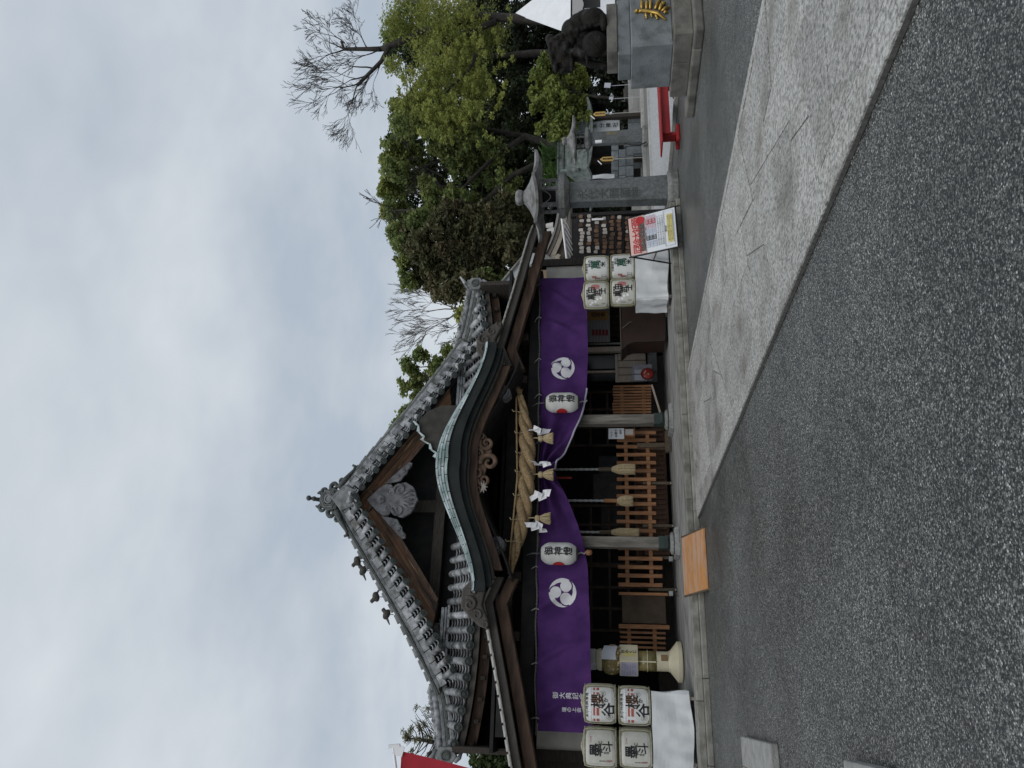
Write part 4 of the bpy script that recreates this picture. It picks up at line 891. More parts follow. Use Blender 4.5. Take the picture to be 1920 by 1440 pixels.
def barrel(c, rad, h, yaw, label, group, style):
    """c: centre of the base; yaw: direction the label faces, degrees to the right of straight ahead"""
    c = Vector(c); T = thing('sake_barrel', label, 'barrel', c, group)
    prof = [(rad * .78, 0), (rad * .92, h * .05), (rad * .985, h * .16), (rad, h * .35), (rad, h * .65), (rad * .985, h * .84), (rad * .92, h * .95), (rad * .78, h)]
    m_ = MB(); m_.lathe(prof, c, 40); m_.v = [(c.x + (p[0] - c.x) * q_, c.y + (p[1] - c.y) * q_, p[2]) for p in m_.v for q_ in [1 + .006 * mnoise.noise(Vector((p[0] * 6, p[1] * 6, p[2] * 6))) - .004]]; body = m_.build('straw_wrap', M_KOMO if style in 'ab' else M_KOMOY, T, smooth=True)
    def R_(z): return float(np.interp(z / h, [0, .05, .16, .35, .65, .84, .95, 1], [rad * k for k in (.78, .92, .985, 1, 1, .985, .92, .78)]))
    def wrap(u, v, off=.004):              # u metres round the barrel from the label's middle, v metres from mid height
        a = R(yaw) + u / rad; z = min(max(v + h / 2, 0), h); r_ = R_(z) + off; return (c.x + r_ * math.sin(a), c.y - r_ * math.cos(a), c.z + z)
    W_ = rad * 1.02; Hh = h * .42
    lab = printed(lambda u, v: max(abs(u), 0) ** 6 + abs(v) ** 6 < 1.0, 40, 30, lambda u, v: wrap(u * W_, v * Hh, .004), M_LABELW if style in 'ad' else M_LABEL, T, 'label_panel')
    # ropes: rings at the shoulders, uprights at the label's sides, tuft on top
    for zz in (.045, .955):
        m_ = MB(); m_.tube([(c.x + (R_(h * zz) + .006) * math.cos(a), c.y + (R_(h * zz) + .006) * math.sin(a), c.z + h * zz) for a in np.linspace(0, 6.2832, 40)], .014, 6, cap=False); m_.build('binding_rope', M_STRAWL if False else M_KOMO, T, smooth=True)
    for u in (-rad * 1.12, rad * 1.12):
        m_ = MB(); m_.tube([wrap(u + .006 * math.sin(k * 2.1), lerp(-h * .47, h * .47, k / 16), .012) for k in range(17)], .013, 6); m_.build('upright_rope', M_KOMO, T, smooth=True)
    m_ = MB(); m_.tube([(c.x - .16, c.y - .05, c.z + h), (c.x, c.y - .06, c.z + h + .025), (c.x + .16, c.y - .05, c.z + h)], [.01, .028, .01], 6); m_.build('top_knot', M_KOMO, T, smooth=True)
    def txt(t, s, u, v, mt, bold=.003, off=.0075, st=1.0): 
        lettering(t, s, mt, lab, lambda a, b_: wrap(u + a, v + b_ * st, off), bold, True, 'lettering', .035, .95)
    def rect(u0, u1, v0, v1, mt, nm='stripe', skew=0, off=.006): printed(lambda a, b_: True, 6, 3, lambda a, b_: wrap(lerp(u0, u1, (a + 1) / 2) + skew * b_, lerp(v0, v1, (b_ + 1) / 2), off), mt, lab, nm)
    k_ = h / .58
    if style == 'a':
        for k in range(15):
            u = -W_ * .9 + k * W_ * 1.8 / 14; printed(lambda a, b_: a * a + b_ * b_ < 1, 8, 6, lambda a, b_, u=u: wrap(u + a * .026 + b_ * .008, .172 * k_ + b_ * .02, .0062), M_SHIDE, lab, 'rope_print')
        rect(-W_ * .93, W_ * .93, .145 * k_, .2 * k_, M_BLUEG, 'rope_band', 0, .0052)  # plain blue band printed behind the white rope marks
        for (u0, u1) in ((-.31, -.24), (-.17, -.03), (.19, .23), (.27, .33)):
            rect(u0, u1, .085 * k_, .115 * k_, M_REDP); rect(u0, u1, .015 * k_, .06 * k_, M_REDP)
        for u in (-.21, .02, .17):
            for k in range(5): rect(u - .03, u + .03, (.115 - .032 * k) * k_, (.138 - .032 * k) * k_, M_SHIDE, 'zigzag', .0)
        txt('櫻', .235, .08, .045 * k_, M_INK, .008, .0085); txt('櫻', .225, .075, .05 * k_, M_OCHRE, .001, .0078)
        txt('か', .085, .1, -.1 * k_, M_INK, .003); txt('谷', .25, -.06, -.135 * k_, M_INK, .007, .0085)
        for u in (.21, -.2): printed(lambda a, b_: .75 < a * a + b_ * b_ < 1 or (abs(a) < .42 and abs(b_) < .42), 22, 22, lambda a, b_, u=u: wrap(u + a * .055, (-.05 if u > 0 else -.16) * k_ + b_ * .055, .0062), M_GREYP, lab, 'seal')
        lettering('金印特撰清酒', .05, M_INK, lab, lambda a, b_: wrap(a * 1.5, .225 * k_ + b_ * .9, .007), .0005, False)
    if style == 'b':
        txt('墨', .22, -.01, .085 * k_, M_INK, .008); txt('に', .075, .1, -.0 * k_, M_INK, .003); txt('井', .08, -.02, -.015 * k_, M_INK, .003); txt('斗', .19, .05, -.12 * k_, M_INK, .004); txt('仕込', .045, -.05, -.1 * k_, M_INK, .001)
        rect(-W_ * .6, W_ * .8, .205 * k_, .206 * k_, M_GREYP); rect(-W_ * .8, -W_ * .79, -.19 * k_, .2 * k_, M_GREYP)
        txt('特別純米酒', .035, -.2, -.06 * k_, M_INK, 0); txt('清酒', .045, -.2, -.15 * k_, M_PINK, .002); lettering('玄米造', .035, M_PINK, lab, lambda a, b_: wrap(.16 + a, .16 * k_ + b_, .007), 0, False)
    if style == 'c':
        printed(lambda a, b_: a * a + b_ * b_ < 1, 16, 16, lambda a, b_: wrap(.19 + a * .07, .02 * k_ + b_ * .1, .0055), M_PINK, lab, 'red_sun')
        lettering('黒田', .17, M_INK, lab, lambda a, b_: wrap(.03 + a * .9, .1 * k_ + b_, .0085), .008, False); txt('武', .17, .05, -.02 * k_, M_INK, .008); txt('士', .16, .08, -.13 * k_, M_INK, .008)
        for (u, v) in ((-.04, -.02), (-.1, .02), (-.12, .09), (-.02, -.1), (-.17, .13)): printed(lambda a, b_: a * a + b_ * b_ < 1, 10, 10, lambda a, b_, u=u, v=v: wrap(u - .06 + a * .03, v * k_ + b_ * .03, .0062), M_SHIDE, lab, 'blossom')
        lettering('上撰清酒', .05, M_INK, lab, lambda a, b_: wrap(a * 1.25, .2 * k_ + b_, .007), .001, False); txt('大吟醸', .04, -.25, .0, M_GREYP, .001); txt('純米', .045, -.21, -.15 * k_, M_GREYP, .001)
    if style == 'd':
        txt('萬', .23, .09, .02 * k_, M_GRN, .009); txt('米', .13, .09, -.14 * k_, M_INK, .006); lettering('吟の', .085, M_INK, lab, lambda a, b_: wrap(.12 + a, .155 * k_ + b_, .0075), .003, False)
        txt('越後', .055, -.2, .06 * k_, M_REDP, .002); txt('酒造元', .05, -.24, -.02 * k_, M_REDP, .002); printed(lambda a, b_: max(abs(a), abs(b_)) > .8 or abs(a) < .3, 20, 20, lambda a, b_: wrap(-.2 + a * .05, -.16 * k_ + b_ * .055, .0062), M_GREYP, lab, 'seal')
        lettering('本醸造酒', .05, M_INK, lab, lambda a, b_: wrap(a * 1.25, .225 * k_ + b_, .007), .001, False)
    return T
def table(name, x0, x1, y0, y1, z1, label_t, label_c, seed):
    T = thing('trestle_table', label_t, 'table', ((x0 + x1) / 2, (y0 + y1) / 2, .215))
    m_ = MB(); m_.bb(x0 + .02, x1 - .02, y0 + .02, y1 - .02, z1 - .05, z1 - .012); m_.build('tabletop', M_WOODP, T)
    for xx in (x0 + .08, x1 - .08):
        for yy in (y0 + .09, y1 - .09): m_ = MB(); m_.bb(xx - .025, xx + .025, yy - .025, yy + .025, .215, z1 - .05); m_.build('leg', M_WOODP, T)
    # draped cloth: top sheet plus four hanging sides with a wavy hem
    rr = random.Random(seed); m_ = MB(); n_ = 60; ring0 = []; ring1 = []; ring2 = []
    per = []
    for i in range(n_): per.append((lerp(x0, x1, i / n_), y0, 0, -1))
    for i in range(24): per.append((x1, lerp(y0, y1, i / 24), 1, 0))
    for i in range(n_): per.append((lerp(x1, x0, i / n_), y1, 0, 1))
    for i in range(24): per.append((x0, lerp(y1, y0, i / 24), -1, 0))
    ph = [rr.uniform(0, 6.28) for _ in range(3)]; nz_ = 10; rows = []
    for j in range(nz_ + 1):
        t = j / nz_; row = []
        for i, (x, y, nx, ny) in enumerate(per):
            s_ = i * .021; w_ = (.01 + .03 * t) * math.sin(s_ * 9 + ph[0]) + .018 * t * math.sin(s_ * 23 + ph[1] + t) + .012 * math.sin(s_ * 5 + t * 6 + ph[2]) + .02 * mnoise.noise(Vector((s_ * 5, t * 3, seed)))
            w_ += .01; z = lerp(z1 + .004, .275 + .03 * math.sin(s_ * 4 + ph[2]), t); row.append((x + nx * w_, y + ny * w_, z))
        rows.append(row)
    vs = [p for r_ in rows for p in r_]; k = len(per); fs = []
    for j in range(nz_):
        for i in range(k): fs.append((j * k + i, j * k + (i + 1) % k, (j + 1) * k + (i + 1) % k, (j + 1) * k + i))
    fs.append(tuple(range(k))); m_.add(vs, fs)
    tag(m_.build(name, M_CLOTH, smooth=False, bevel=0), label_c, 'tablecloth', 'white tablecloths under the barrels')
M_CLOTH = mat('white_cloth', (0.66, 0.68, 0.69), 0.85, (0.60, 0.62, 0.63), 3, bump=.6, bsc=5, spec=.2)
table('tablecloth', -.98, .23, 14.62, 15.32, .945, 'low table hidden under the white cloth at the left of the podium', 'smooth white tablecloth under the left four barrels', 3)
table('tablecloth', 8.28, 9.62, 14.82, 15.5, .985, 'low table hidden under the white cloth behind the poster easel', 'creased white tablecloth under the right four barrels', 8)
GL, GR = 'sake barrels stacked at the left', 'sake barrels stacked at the right'
h_ = .59
barrel((.005, 14.98, .955), .335, h_, -4, 'straw barrel with red stripes and white rope print, bottom one of that pair', GL, 'a')
barrel((.02, 14.99, .955 + h_ + .015), .338, h_ + .008, -8, 'straw barrel with red stripes and white rope print, upper one of that pair', GL, 'a')
barrel((-.672, 14.97, .955), .328, h_ - .008, -10, 'straw barrel with plain black brush lettering, bottom one at far left', GL, 'b')
barrel((-.69, 14.98, .955 + h_ + .015), .335, h_ + .01, -6, 'straw barrel with plain black brush lettering, upper one at far left', GL, 'b')
barrel((8.62, 15.16, .99), .315, .575, -22, 'straw barrel with bold black lettering and blossoms, bottom one at the right', GR, 'c')
barrel((8.585, 15.17, .99 + .585), .318, .59, -26, 'straw barrel with bold black lettering and blossoms, upper one at the right', GR, 'c')
barrel((9.28, 15.16, .99), .31, .565, -22, 'straw barrel with green lettering, bottom one partly behind the easel', GR, 'd')
barrel((9.27, 15.16, .99 + .575), .313, .585, -27, 'straw barrel with green lettering, upper one beside the plaque rack', GR, 'd')

# ------------------------------------------------------------------ cream capsule machine
M_CREAM = mat('cream_plastic', (0.62, 0.57, 0.42), 0.4, (0.56, 0.51, 0.37), 4)
M_OLIVE = mat('clear_olive', (0.16, 0.135, 0.055), 0.25, (0.23, 0.19, 0.08), 9, stretch=(1, 1, 3))
M_PAPV = mat('violet_paper', (0.42, 0.42, 0.50), .8, (.34, .34, .42), 9)
cm = thing('capsule_machine', 'tall cream capsule machine with clear globe and taped papers', 'vending machine', (.86, 16.8, .215))
cx, cyy = .86, 16.8
m_ = MB(); m_.lathe([(.39, .23), (.4, .25), (.4, .32), (.37, .34), (.26, .43), (.215, .47), (.205, .5)], (cx, cyy, 0), 36); m_.build('foot', M_CREAM, cm, smooth=False, bevel=.006)
m_ = MB(); m_.lathe([(.34, .212), (.34, .23)], (cx, cyy, 0), 30); m_.build('rubber_base', M_BLACK, cm)
m_ = MB(); m_.lathe([(.195, .5), (.195, .74), (.19, .75)], (cx, cyy, 0), 30); cn = m_.build('chute_column', M_CREAM, cm, smooth=False)
m_ = MB(); m_.bb(cx - .0, cx + .12, cyy - .215, cyy - .17, .53, .66); m_.build('chute_door', mat('chute', (.2, .13, .06), .5), cn, bevel=.01)
m_ = MB(); m_.lathe([(.2, .75), (.2, .9), (.195, 1.12)], (cx, cyy, 0), 30); m_.build('clear_column', M_OLIVE, cm, smooth=True)
m_ = MB(); m_.bb(cx - .04, cx - .015, cyy - .225, cyy - .2, .76, 1.12); m_.tube([(cx + .21 * math.cos(a), cyy + .21 * math.sin(a), .93) for a in np.linspace(0, 6.28, 30)], .008, 5); m_.build('column_rib', M_CREAM, cm)
m_ = MB(); m_.box((cx, cyy - .0, 1.31), (.44, .44, .38), (0, 0, R(38))); bxm = m_.build('paper_box', M_CREAM, cm, bevel=.012)
Q = Matrix.Rotation(R(38), 3, 'Z')
def face(n_, u, v, off=.004):   # n_=0 the face towards the right of the camera, 1 the left one
    d, e_ = (Vector((0, -1, 0)), Vector((1, 0, 0))) if n_ == 0 else (Vector((-1, 0, 0)), Vector((0, -1, 0)))
    p = Q @ (d * (.22 + off) + e_ * u); return (cx + p.x, cyy + p.y, 1.31 + v)
printed(lambda a, b_: True, 2, 2, lambda a, b_: face(1, a * .2, b_ * .17), M_PAPV, bxm, 'paper_sheet')
lettering('おみくじ', .1, M_INK, bxm, lambda u, v: face(0, u + .03, v * .8, .006), .002, True)
printed(lambda a, b_: True, 2, 2, lambda a, b_: face(0, a * .06 - .03, b_ * .12, .005), mat('yellow_label', (.6, .52, .22), .8), bxm, 'yellow_label')
for k in range(9): printed(lambda a, b_, k=k: rng.random() > .3, 14, 1, lambda a, b_, k=k: face(1, a * .16, .13 - .033 * k + b_ * .006, .007), mat('violet_ink', (.2, .17, .34), .8), bxm, 'text_line')
m_ = MB(); m_.lathe([(.19, 1.48), (.26, 1.52), (.3, 1.62), (.3, 1.70), (.26, 1.8), (.2, 1.86)], (cx, cyy, 0), 36); gl = m_.build('globe', M_OLIVE, cm, smooth=True)
for k in range(40):
    a = rng.uniform(3.3, 6.1); z = rng.uniform(1.5, 1.72); r_ = .285 if z > 1.58 else .25; m_ = MB(); m_.ball((cx + (r_ - .005) * math.cos(a), cyy + (r_ - .005) * math.sin(a), z), .036, 7, 5)
    m_.build('capsule', mat('capsules', (.26, .16, .07), .4, (.38, .3, .16), 11, rnd=.4), gl, smooth=True)
m_ = MB(); m_.grid(6, 6, lambda u, v: (cx + .315 * math.sin(R(lerp(-2, 58, u))), cyy - .315 * math.cos(R(lerp(-2, 58, u))), lerp(1.56, 1.86 - .03 * u, v) + .02 * math.sin(u * 5))); m_.build('taped_paper', mat('taped_paper', (.52, .54, .60), .8), gl, solid=.003)
m_ = MB(); m_.lathe([(.215, 1.86), (.22, 1.9), (.195, 1.97), (.19, 1.975)], (cx, cyy, 0), 30); m_.build('lid', M_CREAM, cm, smooth=False, bevel=.006)
m_ = MB(); m_.box((cx, cyy, 2.1), (.34, .3, .24), (0, 0, R(20))); tp_ = m_.build('top_sign', mat('top_sign', (.45, .46, .48), .6), cm, bevel=.02)
# ------------------------------------------------------------------ plywood ramp on the step
rp = thing('plywood_ramp', 'orange plywood ramp board leaning on the podium step', 'ramp', (2.35, 13.6, 0))
M_PLY = mat('plywood', (0.50, 0.235, 0.07), 0.55, (0.34, 0.17, 0.08), 9, stretch=(1, 6, 1), c3=(0.42, 0.27, 0.185), sc3=1.3, lo3=.44, hi3=.58, bump=.5, bsc=18, detail=9)
m_ = MB(); a0, a1 = Vector((1.82, 13.22, .035)), Vector((2.86, 13.22, .035)); b1, b0 = Vector((2.93, 14.4, .312)), Vector((1.86, 14.4, .312)); t_ = Vector((0, 0, -.026))
m_.add([a0, a1, b1, b0, a0 + t_, a1 + t_, b1 + t_, b0 + t_], [(0, 1, 2, 3), (7, 6, 5, 4), (0, 4, 5, 1), (1, 5, 6, 2), (2, 6, 7, 3), (3, 7, 4, 0)]); m_.build('board', M_PLY, rp)
m_ = MB(); m_.tube([a1 + Vector((.0, .0, -.012)), b1 + Vector((.0, 0, -.012))], .022, 4); m_.tube([a0 + Vector((.0, .0, -.012)), b0 + Vector((.0, 0, -.012))], .022, 4); m_.build('edge_batten', M_GRIPD, rp)
m_ = MB(); m_.bb(2.0, 2.7, 13.75, 13.82, .004, .09); m_.build('support_block', M_GRIPD, rp)
# ------------------------------------------------------------------ brown covered counter, posters, pale office wall at the right
bt = thing('covered_counter', 'dark brown vinyl covered counter between the pale wall and the right barrels', 'counter', (8.7, 16.5, .215))
M_VIN = mat('brown_vinyl', (0.032, 0.017, 0.012), 0.55, (0.022, 0.012, 0.009), 4)
a = at(1166, 655, 16.3); q = at(1166, 566, 16.3); zt = a.z
prof = [(a.x, zt), (a.x + .03, zt - .05), (a.x + .13, zt - .14), (a.x + .19, zt - .3), (a.x + .2, .3), (q.x, .26), (q.x, zt)]
m_ = MB(); m_.xz(prof, 16.3, 16.95); m_.build('cover', M_VIN, bt, bevel=.01)
m_ = MB(); m_.bb(a.x - .01, q.x + .01, 16.28, 16.97, zt + .002, zt + .028); m_.build('top', mat('counter_top', (.07, .06, .05), .6), bt, bevel=.006)
m_ = MB(); m_.tube([(a.x + .55, 16.285, zt - .02), (a.x + .7, 16.27, zt - .2), (a.x + .72, 16.29, zt - .26)], .012, 5); m_.tube([(q.x - .2, 16.27, .5), (q.x - .1, 16.25, .32), (q.x - .5, 16.2, .235)], .012, 5); m_.build('cable', mat('cable', (.12, .11, .1), .6), bt)
for xx in (a.x + .25, q.x - .06): m_ = MB(); m_.bb(xx - .03, xx + .03, 16.4, 16.46, .215, .3); m_.build('leg', M_BLACK, bt)
YO = 18.5
ow = thing('office_wall', 'pale timber office wall with dark windows at the right of the porch', 'wall', (9.0, YO, .215))
a = at(1104, 661, YO); q = at(1213, 646, YO)
def pane(x0, y0, x1, y1, Y, dy, mt, nm, par, bv=.006):
    p, r_ = at(x0, y0, Y), at(x1, y1, Y); m_ = MB(); m_.bb(min(p.x, r_.x), max(p.x, r_.x), Y, Y + dy, min(p.z, r_.z), max(p.z, r_.z)); return m_.build(nm, mt, par, bevel=bv)
pane(1060, 661, 1216, 648, YO - .1, .12, M_WOODP, 'pale_post', ow)
pane(1060, 647, 1164, 642, YO - .05, .06, M_STRIPW, 'grey_trim', ow); pane(1175, 647, 1206, 642, YO - .05, .06, M_STRIPW, 'grey_trim', ow)
for k in range(4):
    y0 = 716 - 13.5 * k; pane(1159, y0, 1213 - 1.0 * k, y0 - 13.2, YO, .05, M_WOODP, 'plank', ow)
pane(1154, 716, 1158, 664, YO - .03, .08, M_WOODP, 'sill', ow); pane(1060, 700, 1155, 694, YO - .01, .07, M_WOODP, 'mullion', ow)
pane(1060, 716, 1154, 701, YO + .03, .03, mat('dark_glass', (.012, .014, .015), .15), 'window_pane', ow, 0); pane(1060, 693, 1154, 664, YO + .03, .03, MATS['dark_glass'], 'window_pane', ow, 0)
pane(1216, 716, 1230, 640, YO + .05, .1, M_STONE, 'stone_footing', ow)
pane(1060, 642, 1215, 560, YO + .6, .05, M_WOODD, 'back_boarding', ow)
for k in range(6): pane(1144 , 632 - k * 12, 1163, 626 - k * 12, YO + .5, .03, M_LAT, 'shelf_bar', ow)
po = thing('gold_poster', 'poster with a gold heading and columns of text behind the counter', 'poster', at(1120, 608, YO - .2))
pane(1060, 643, 1143, 575, YO - .2, .012, mat('poster_grey', (.20, .20, .21), .7), 'sheet', po, 0)
pane(1060, 602, 1141, 583, YO - .206, .003, mat('poster_gold', (.36, .20, .06), .6, (.28, .14, .04), 5), 'gold_heading', po, 0)
for k in range(5): pane(1110 + 6.3 * k, 629, 1114.8 + 6.3 * k, 618, YO - .206, .003, mat('poster_red', (.2, .02, .03), .7), 'red_block', po, 0)
for k in range(6):
    for (y0, y1) in ((616, 604), (642, 630)): pane(1108 + 6.0 * k, y0, 1108.8 + 6.0 * k, y1, YO - .205, .002, M_GREYP, 'text_rule', po, 0)
c = at(1122, 590, YO - .21); lettering('厄年表', .16, M_INK, po, lambda u, v: (c.x + u, YO - .212, c.z + v * .8 + .0), .004, True)
nb2 = thing('notice_board', 'grey framed notice board with white papers leaning on the pale planks', 'notice board', at(1203, 697, 17.6))
pane(1186, 714, 1222, 683, 17.7, .02, mat('board_grey', (.3, .3, .34), .7, (.22, .22, .26), 7), 'panel', nb2); pane(1190, 713, 1212, 693, 17.69, .008, mat('board_white', (.47, .48, .54), .8), 'paper', nb2, 0); pane(1187, 702, 1216, 700.4, 17.68, .015, M_BLACK, 'pole', nb2, 0)
c = at(1214, 701, 17.5); ro = thing('red_drum', 'round red ornament with cord in front of the notice board', 'ornament', (c.x, 17.5, c.z - .14))
m_ = MB(); m_.lathe([(.1, -.05), (.15, -.03), (.155, .0), (.15, .03), (.1, .06), (.02, .065)], c, 24, axis=(0, -1, 0)); m_.build('drum', mat('red_lacquer', (.22, .02, .015), .35), ro, smooth=True)
m_ = MB(); m_.tube([(c.x + .155 * math.cos(a), 17.5, c.z + .155 * math.sin(a)) for a in np.linspace(0, 6.28, 24)], .012, 5); m_.tube([(c.x, 17.48, c.z - .15), (c.x + .05, 17.46, c.z - .2)], .015, 5); m_.build('cord', M_BLACK, ro)
for (u, v) in ((.04, .05), (-.03, -.02), (.0, .08)): m_ = MB(); m_.ball((c.x + u, 17.43, c.z + v), (.028, .01, .02), 8, 5); m_.build('gilt_spot', mat('gilt_spot', (.4, .25, .15), .5), ro)
# ------------------------------------------------------------------ right-hand side: pedestal and guardian statue
M_GRAN2 = mat('granite_blue', (0.135, 0.15, 0.158), 0.75, (0.20, 0.218, 0.225), 3.5, bump=.7, bsc=55, rnd=.1, c3=(0.075, 0.08, 0.078), sc3=4, lo3=.5, hi3=.75, detail=8)
M_GRAN3 = mat('granite_brown', (0.115, 0.11, 0.098), 0.8, (0.175, 0.168, 0.15), 5, bump=.7, bsc=50, rnd=.08, c3=(0.065, 0.062, 0.05), sc3=3, lo3=.52, hi3=.72)
ped = thing('statue_pedestal', 'stepped granite pedestal with a gold branch emblem under the guardian statue', 'pedestal', (10.6, 9.9, 0))
def tier(name, x0, x1, y0, y1, z0, z1, mt, bv=.02, joints=()):
    cuts = [y0] + list(joints) + [y1]
    for a, b_ in zip(cuts[:-1], cuts[1:]):
        m_ = MB(); m_.bb(x0, x1, a + (.003 if a != y0 else 0), b_ - (.003 if b_ != y1 else 0), z0, z1); o_ = m_.build(name, mt, ped, bevel=bv)
    return o_
tier('plinth_stone', 9.77, 11.6, 9.0, 10.95, 0.0, .155, M_GRAN3, .03, (9.38,))
tier('base_stone', 9.88, 11.5, 9.14, 10.52, .156, .45, M_GRAN3, .015, (9.75,))
blk = tier('pedestal_block', 9.97, 11.4, 9.42, 10.36, .452, 1.125, M_GRAN2, .015)
tier('upper_stone', 10.03, 11.3, 9.62, 10.2, 1.127, 1.345, M_GRAN2, .015)
tier('statue_base', 10.1, 11.2, 9.6, 10.1, 1.347, 1.525, M_GRAN3, .012)
# gold emblem on the front face (a budding branch)
M_GOLD = mat('gold_leaf', (0.55, 0.38, 0.10), 0.38, (0.36, 0.22, 0.05), 8, metal=.75)
em = MB(); Yg = 9.42
def gp_(x, y): p = at(x, y, Yg); return Vector((p.x, Yg - .03, p.z))
emb = MB(); emb.tube([gp_(1197, 24), gp_(1203, 23), gp_(1220, 25), gp_(1233, 28), gp_(1248, 40)], [.03, .028, .034, .034, .016], 10); e0 = emb.build('emblem_stem', M_GOLD, blk, smooth=True)
for (a, b_, r_) in (((1203, 20), (1203, 4), .03), ((1212, 20), (1212, 4), .028), ((1219, 20), (1220, 0), .03), ((1228, 20), (1237, 2), .034), ((1236, 22), (1242, 8), .034), ((1240, 24), (1253, 17), .032), ((1244, 28), (1250, 25), .028), ((1210, 28), (1212, 36), .024), ((1220, 29), (1222, 34), .02), ((1228, 31), (1232, 37), .024), ((1196, 25), (1193, 24), .04), ((1240, 15), (1246, 8), .03)):
    m_ = MB(); A, B = gp_(*a), gp_(*b_); m_.tube([A, A.lerp(B, .5) + Vector((0, -.02, 0)), B], [r_ * .6, r_, r_ * .75], 8); m_.ball(B, r_ * .85, 8, 6); m_.build('emblem_bud', M_GOLD, blk, smooth=True)
# guardian statue: one continuous body
M_BRONZE = mat('dark_bronze', (0.010, 0.009, 0.008), 0.6, (0.018, 0.016, 0.014), 8, bump=1.0, bsc=22, c3=(0.05, 0.05, 0.048), sc3=5, lo3=.6, hi3=.75, spec=.12)
so_ = at(1140, 75, 9.85); E1 = Vector((-.92, .388, 0)); E2 = Vector((-.39, -.92, 0)); EZ = Vector((0, 0, 1))
def sp_(a, t, z): return so_ + E1 * a + E2 * t + EZ * z
stt = thing('guardian_statue', 'dark bronze crouching guardian lion with its paw on a large ball', 'statue', so_)
b = MB()
def bl(a, t, z, ra, rt, rz, rot=0):
    ang = math.atan2(E1.y, E1.x); b.ball(sp_(a, t, z), (ra, rt, rz), 16, 10, rot=(0, 0, ang) if rot == 0 else (0, rot, ang))
bl(.1, 0, .5, .24, .2, .27); bl(-.12, 0, .48, .27, .19, .22, .3); bl(-.36, 0, .34, .2, .2, .26); bl(-.33, .16, .24, .18, .09, .2); bl(-.22, .2, .07, .17, .06, .065); bl(-.33, -.16, .22, .18, .09, .2); bl(-.2, -.2, .06, .15, .06, .06)
bl(.18, .02, .78, .24, .2, .21); bl(.36, .06, .74, .12, .15, .13); bl(.4, .07, .68, .1, .13, .07); bl(.1, 0, .96, .2, .18, .06); bl(-.04, 0, .74, .12, .22, .24); bl(.0, 0, .62, .16, .22, .2)
for k in range(16):
    a = R(20 + 22 * k); bl(.02 + .12 * math.cos(a * 2), .23 * math.cos(a), .76 + .26 * math.sin(a), .075, .075, .075)
for k in range(9): bl(-.02 - .02 * k, .19 + .01 * (k % 2), .86 - .07 * k, .05, .05, .05); bl(.1 + .03 * k, .22, 1.0 - .004 * k, .04, .04, .04)
b.box(sp_(.2, .03, .8), (.44, .36, .36), Matrix.Rotation(math.atan2(E1.y, E1.x), 3, 'Z')); b.box(sp_(.4, .06, .70), (.2, .3, .16), Matrix.Rotation(math.atan2(E1.y, E1.x), 3, 'Z')); bl(.47, .1, .9, .07, .12, .05); bl(.5, .06, .8, .05, .08, .06); bl(.42, .12, .62, .13, .12, .045)
for s in (-1, 1): bl(.12, .2 * s, .92, .05, .05, .07); bl(.4, .1 * s, .82, .05, .04, .035)
b.tube([sp_(.2, .14, .56), sp_(.3, .2, .42), sp_(.26, .22, .36)], [.1, .085, .08], 10); b.tube([sp_(.2, -.14, .5), sp_(.34, -.12, .3), sp_(.4, -.1, .06), sp_(.46, -.08, .05)], [.1, .08, .07, .07], 10)
for k in range(4): bl(.34 + .03 * k, .22 - .03 * k, .36, .035, .03, .03)
bl(-.16, 0, .6, .26, .2, .2, .45); bl(-.3, 0, .5, .2, .19, .2, .4); bl(.2, .05, .8, .26, .23, .2); bl(.2, .05, .92, .24, .22, .09)
body = b.build('body', M_BRONZE, stt, smooth=True)
md = body.modifiers.new('r', 'REMESH'); md.mode = 'VOXEL'; md.voxel_size = .016; md.use_smooth_shade = True
md = body.modifiers.new('s', 'SMOOTH'); md.iterations = 1
m_ = MB(); m_.lathe([(.01, -.12), (.12, -.11), (.2, -.06), (.225, 0), (.2, .06), (.12, .11), (.01, .12)], sp_(.16, .24, .225), 30, axis=E2); m_.build('ball', M_BRONZE, stt, smooth=True)
m_ = MB()
for k in range(4): m_.tube([sp_(.47, .02 - .05 * k + .1, .72), sp_(.485, .02 - .05 * k + .1, .66)], [.018, .006], 6)
m_.build('teeth', mat('bronze_worn', (.12, .115, .1), .5), stt)

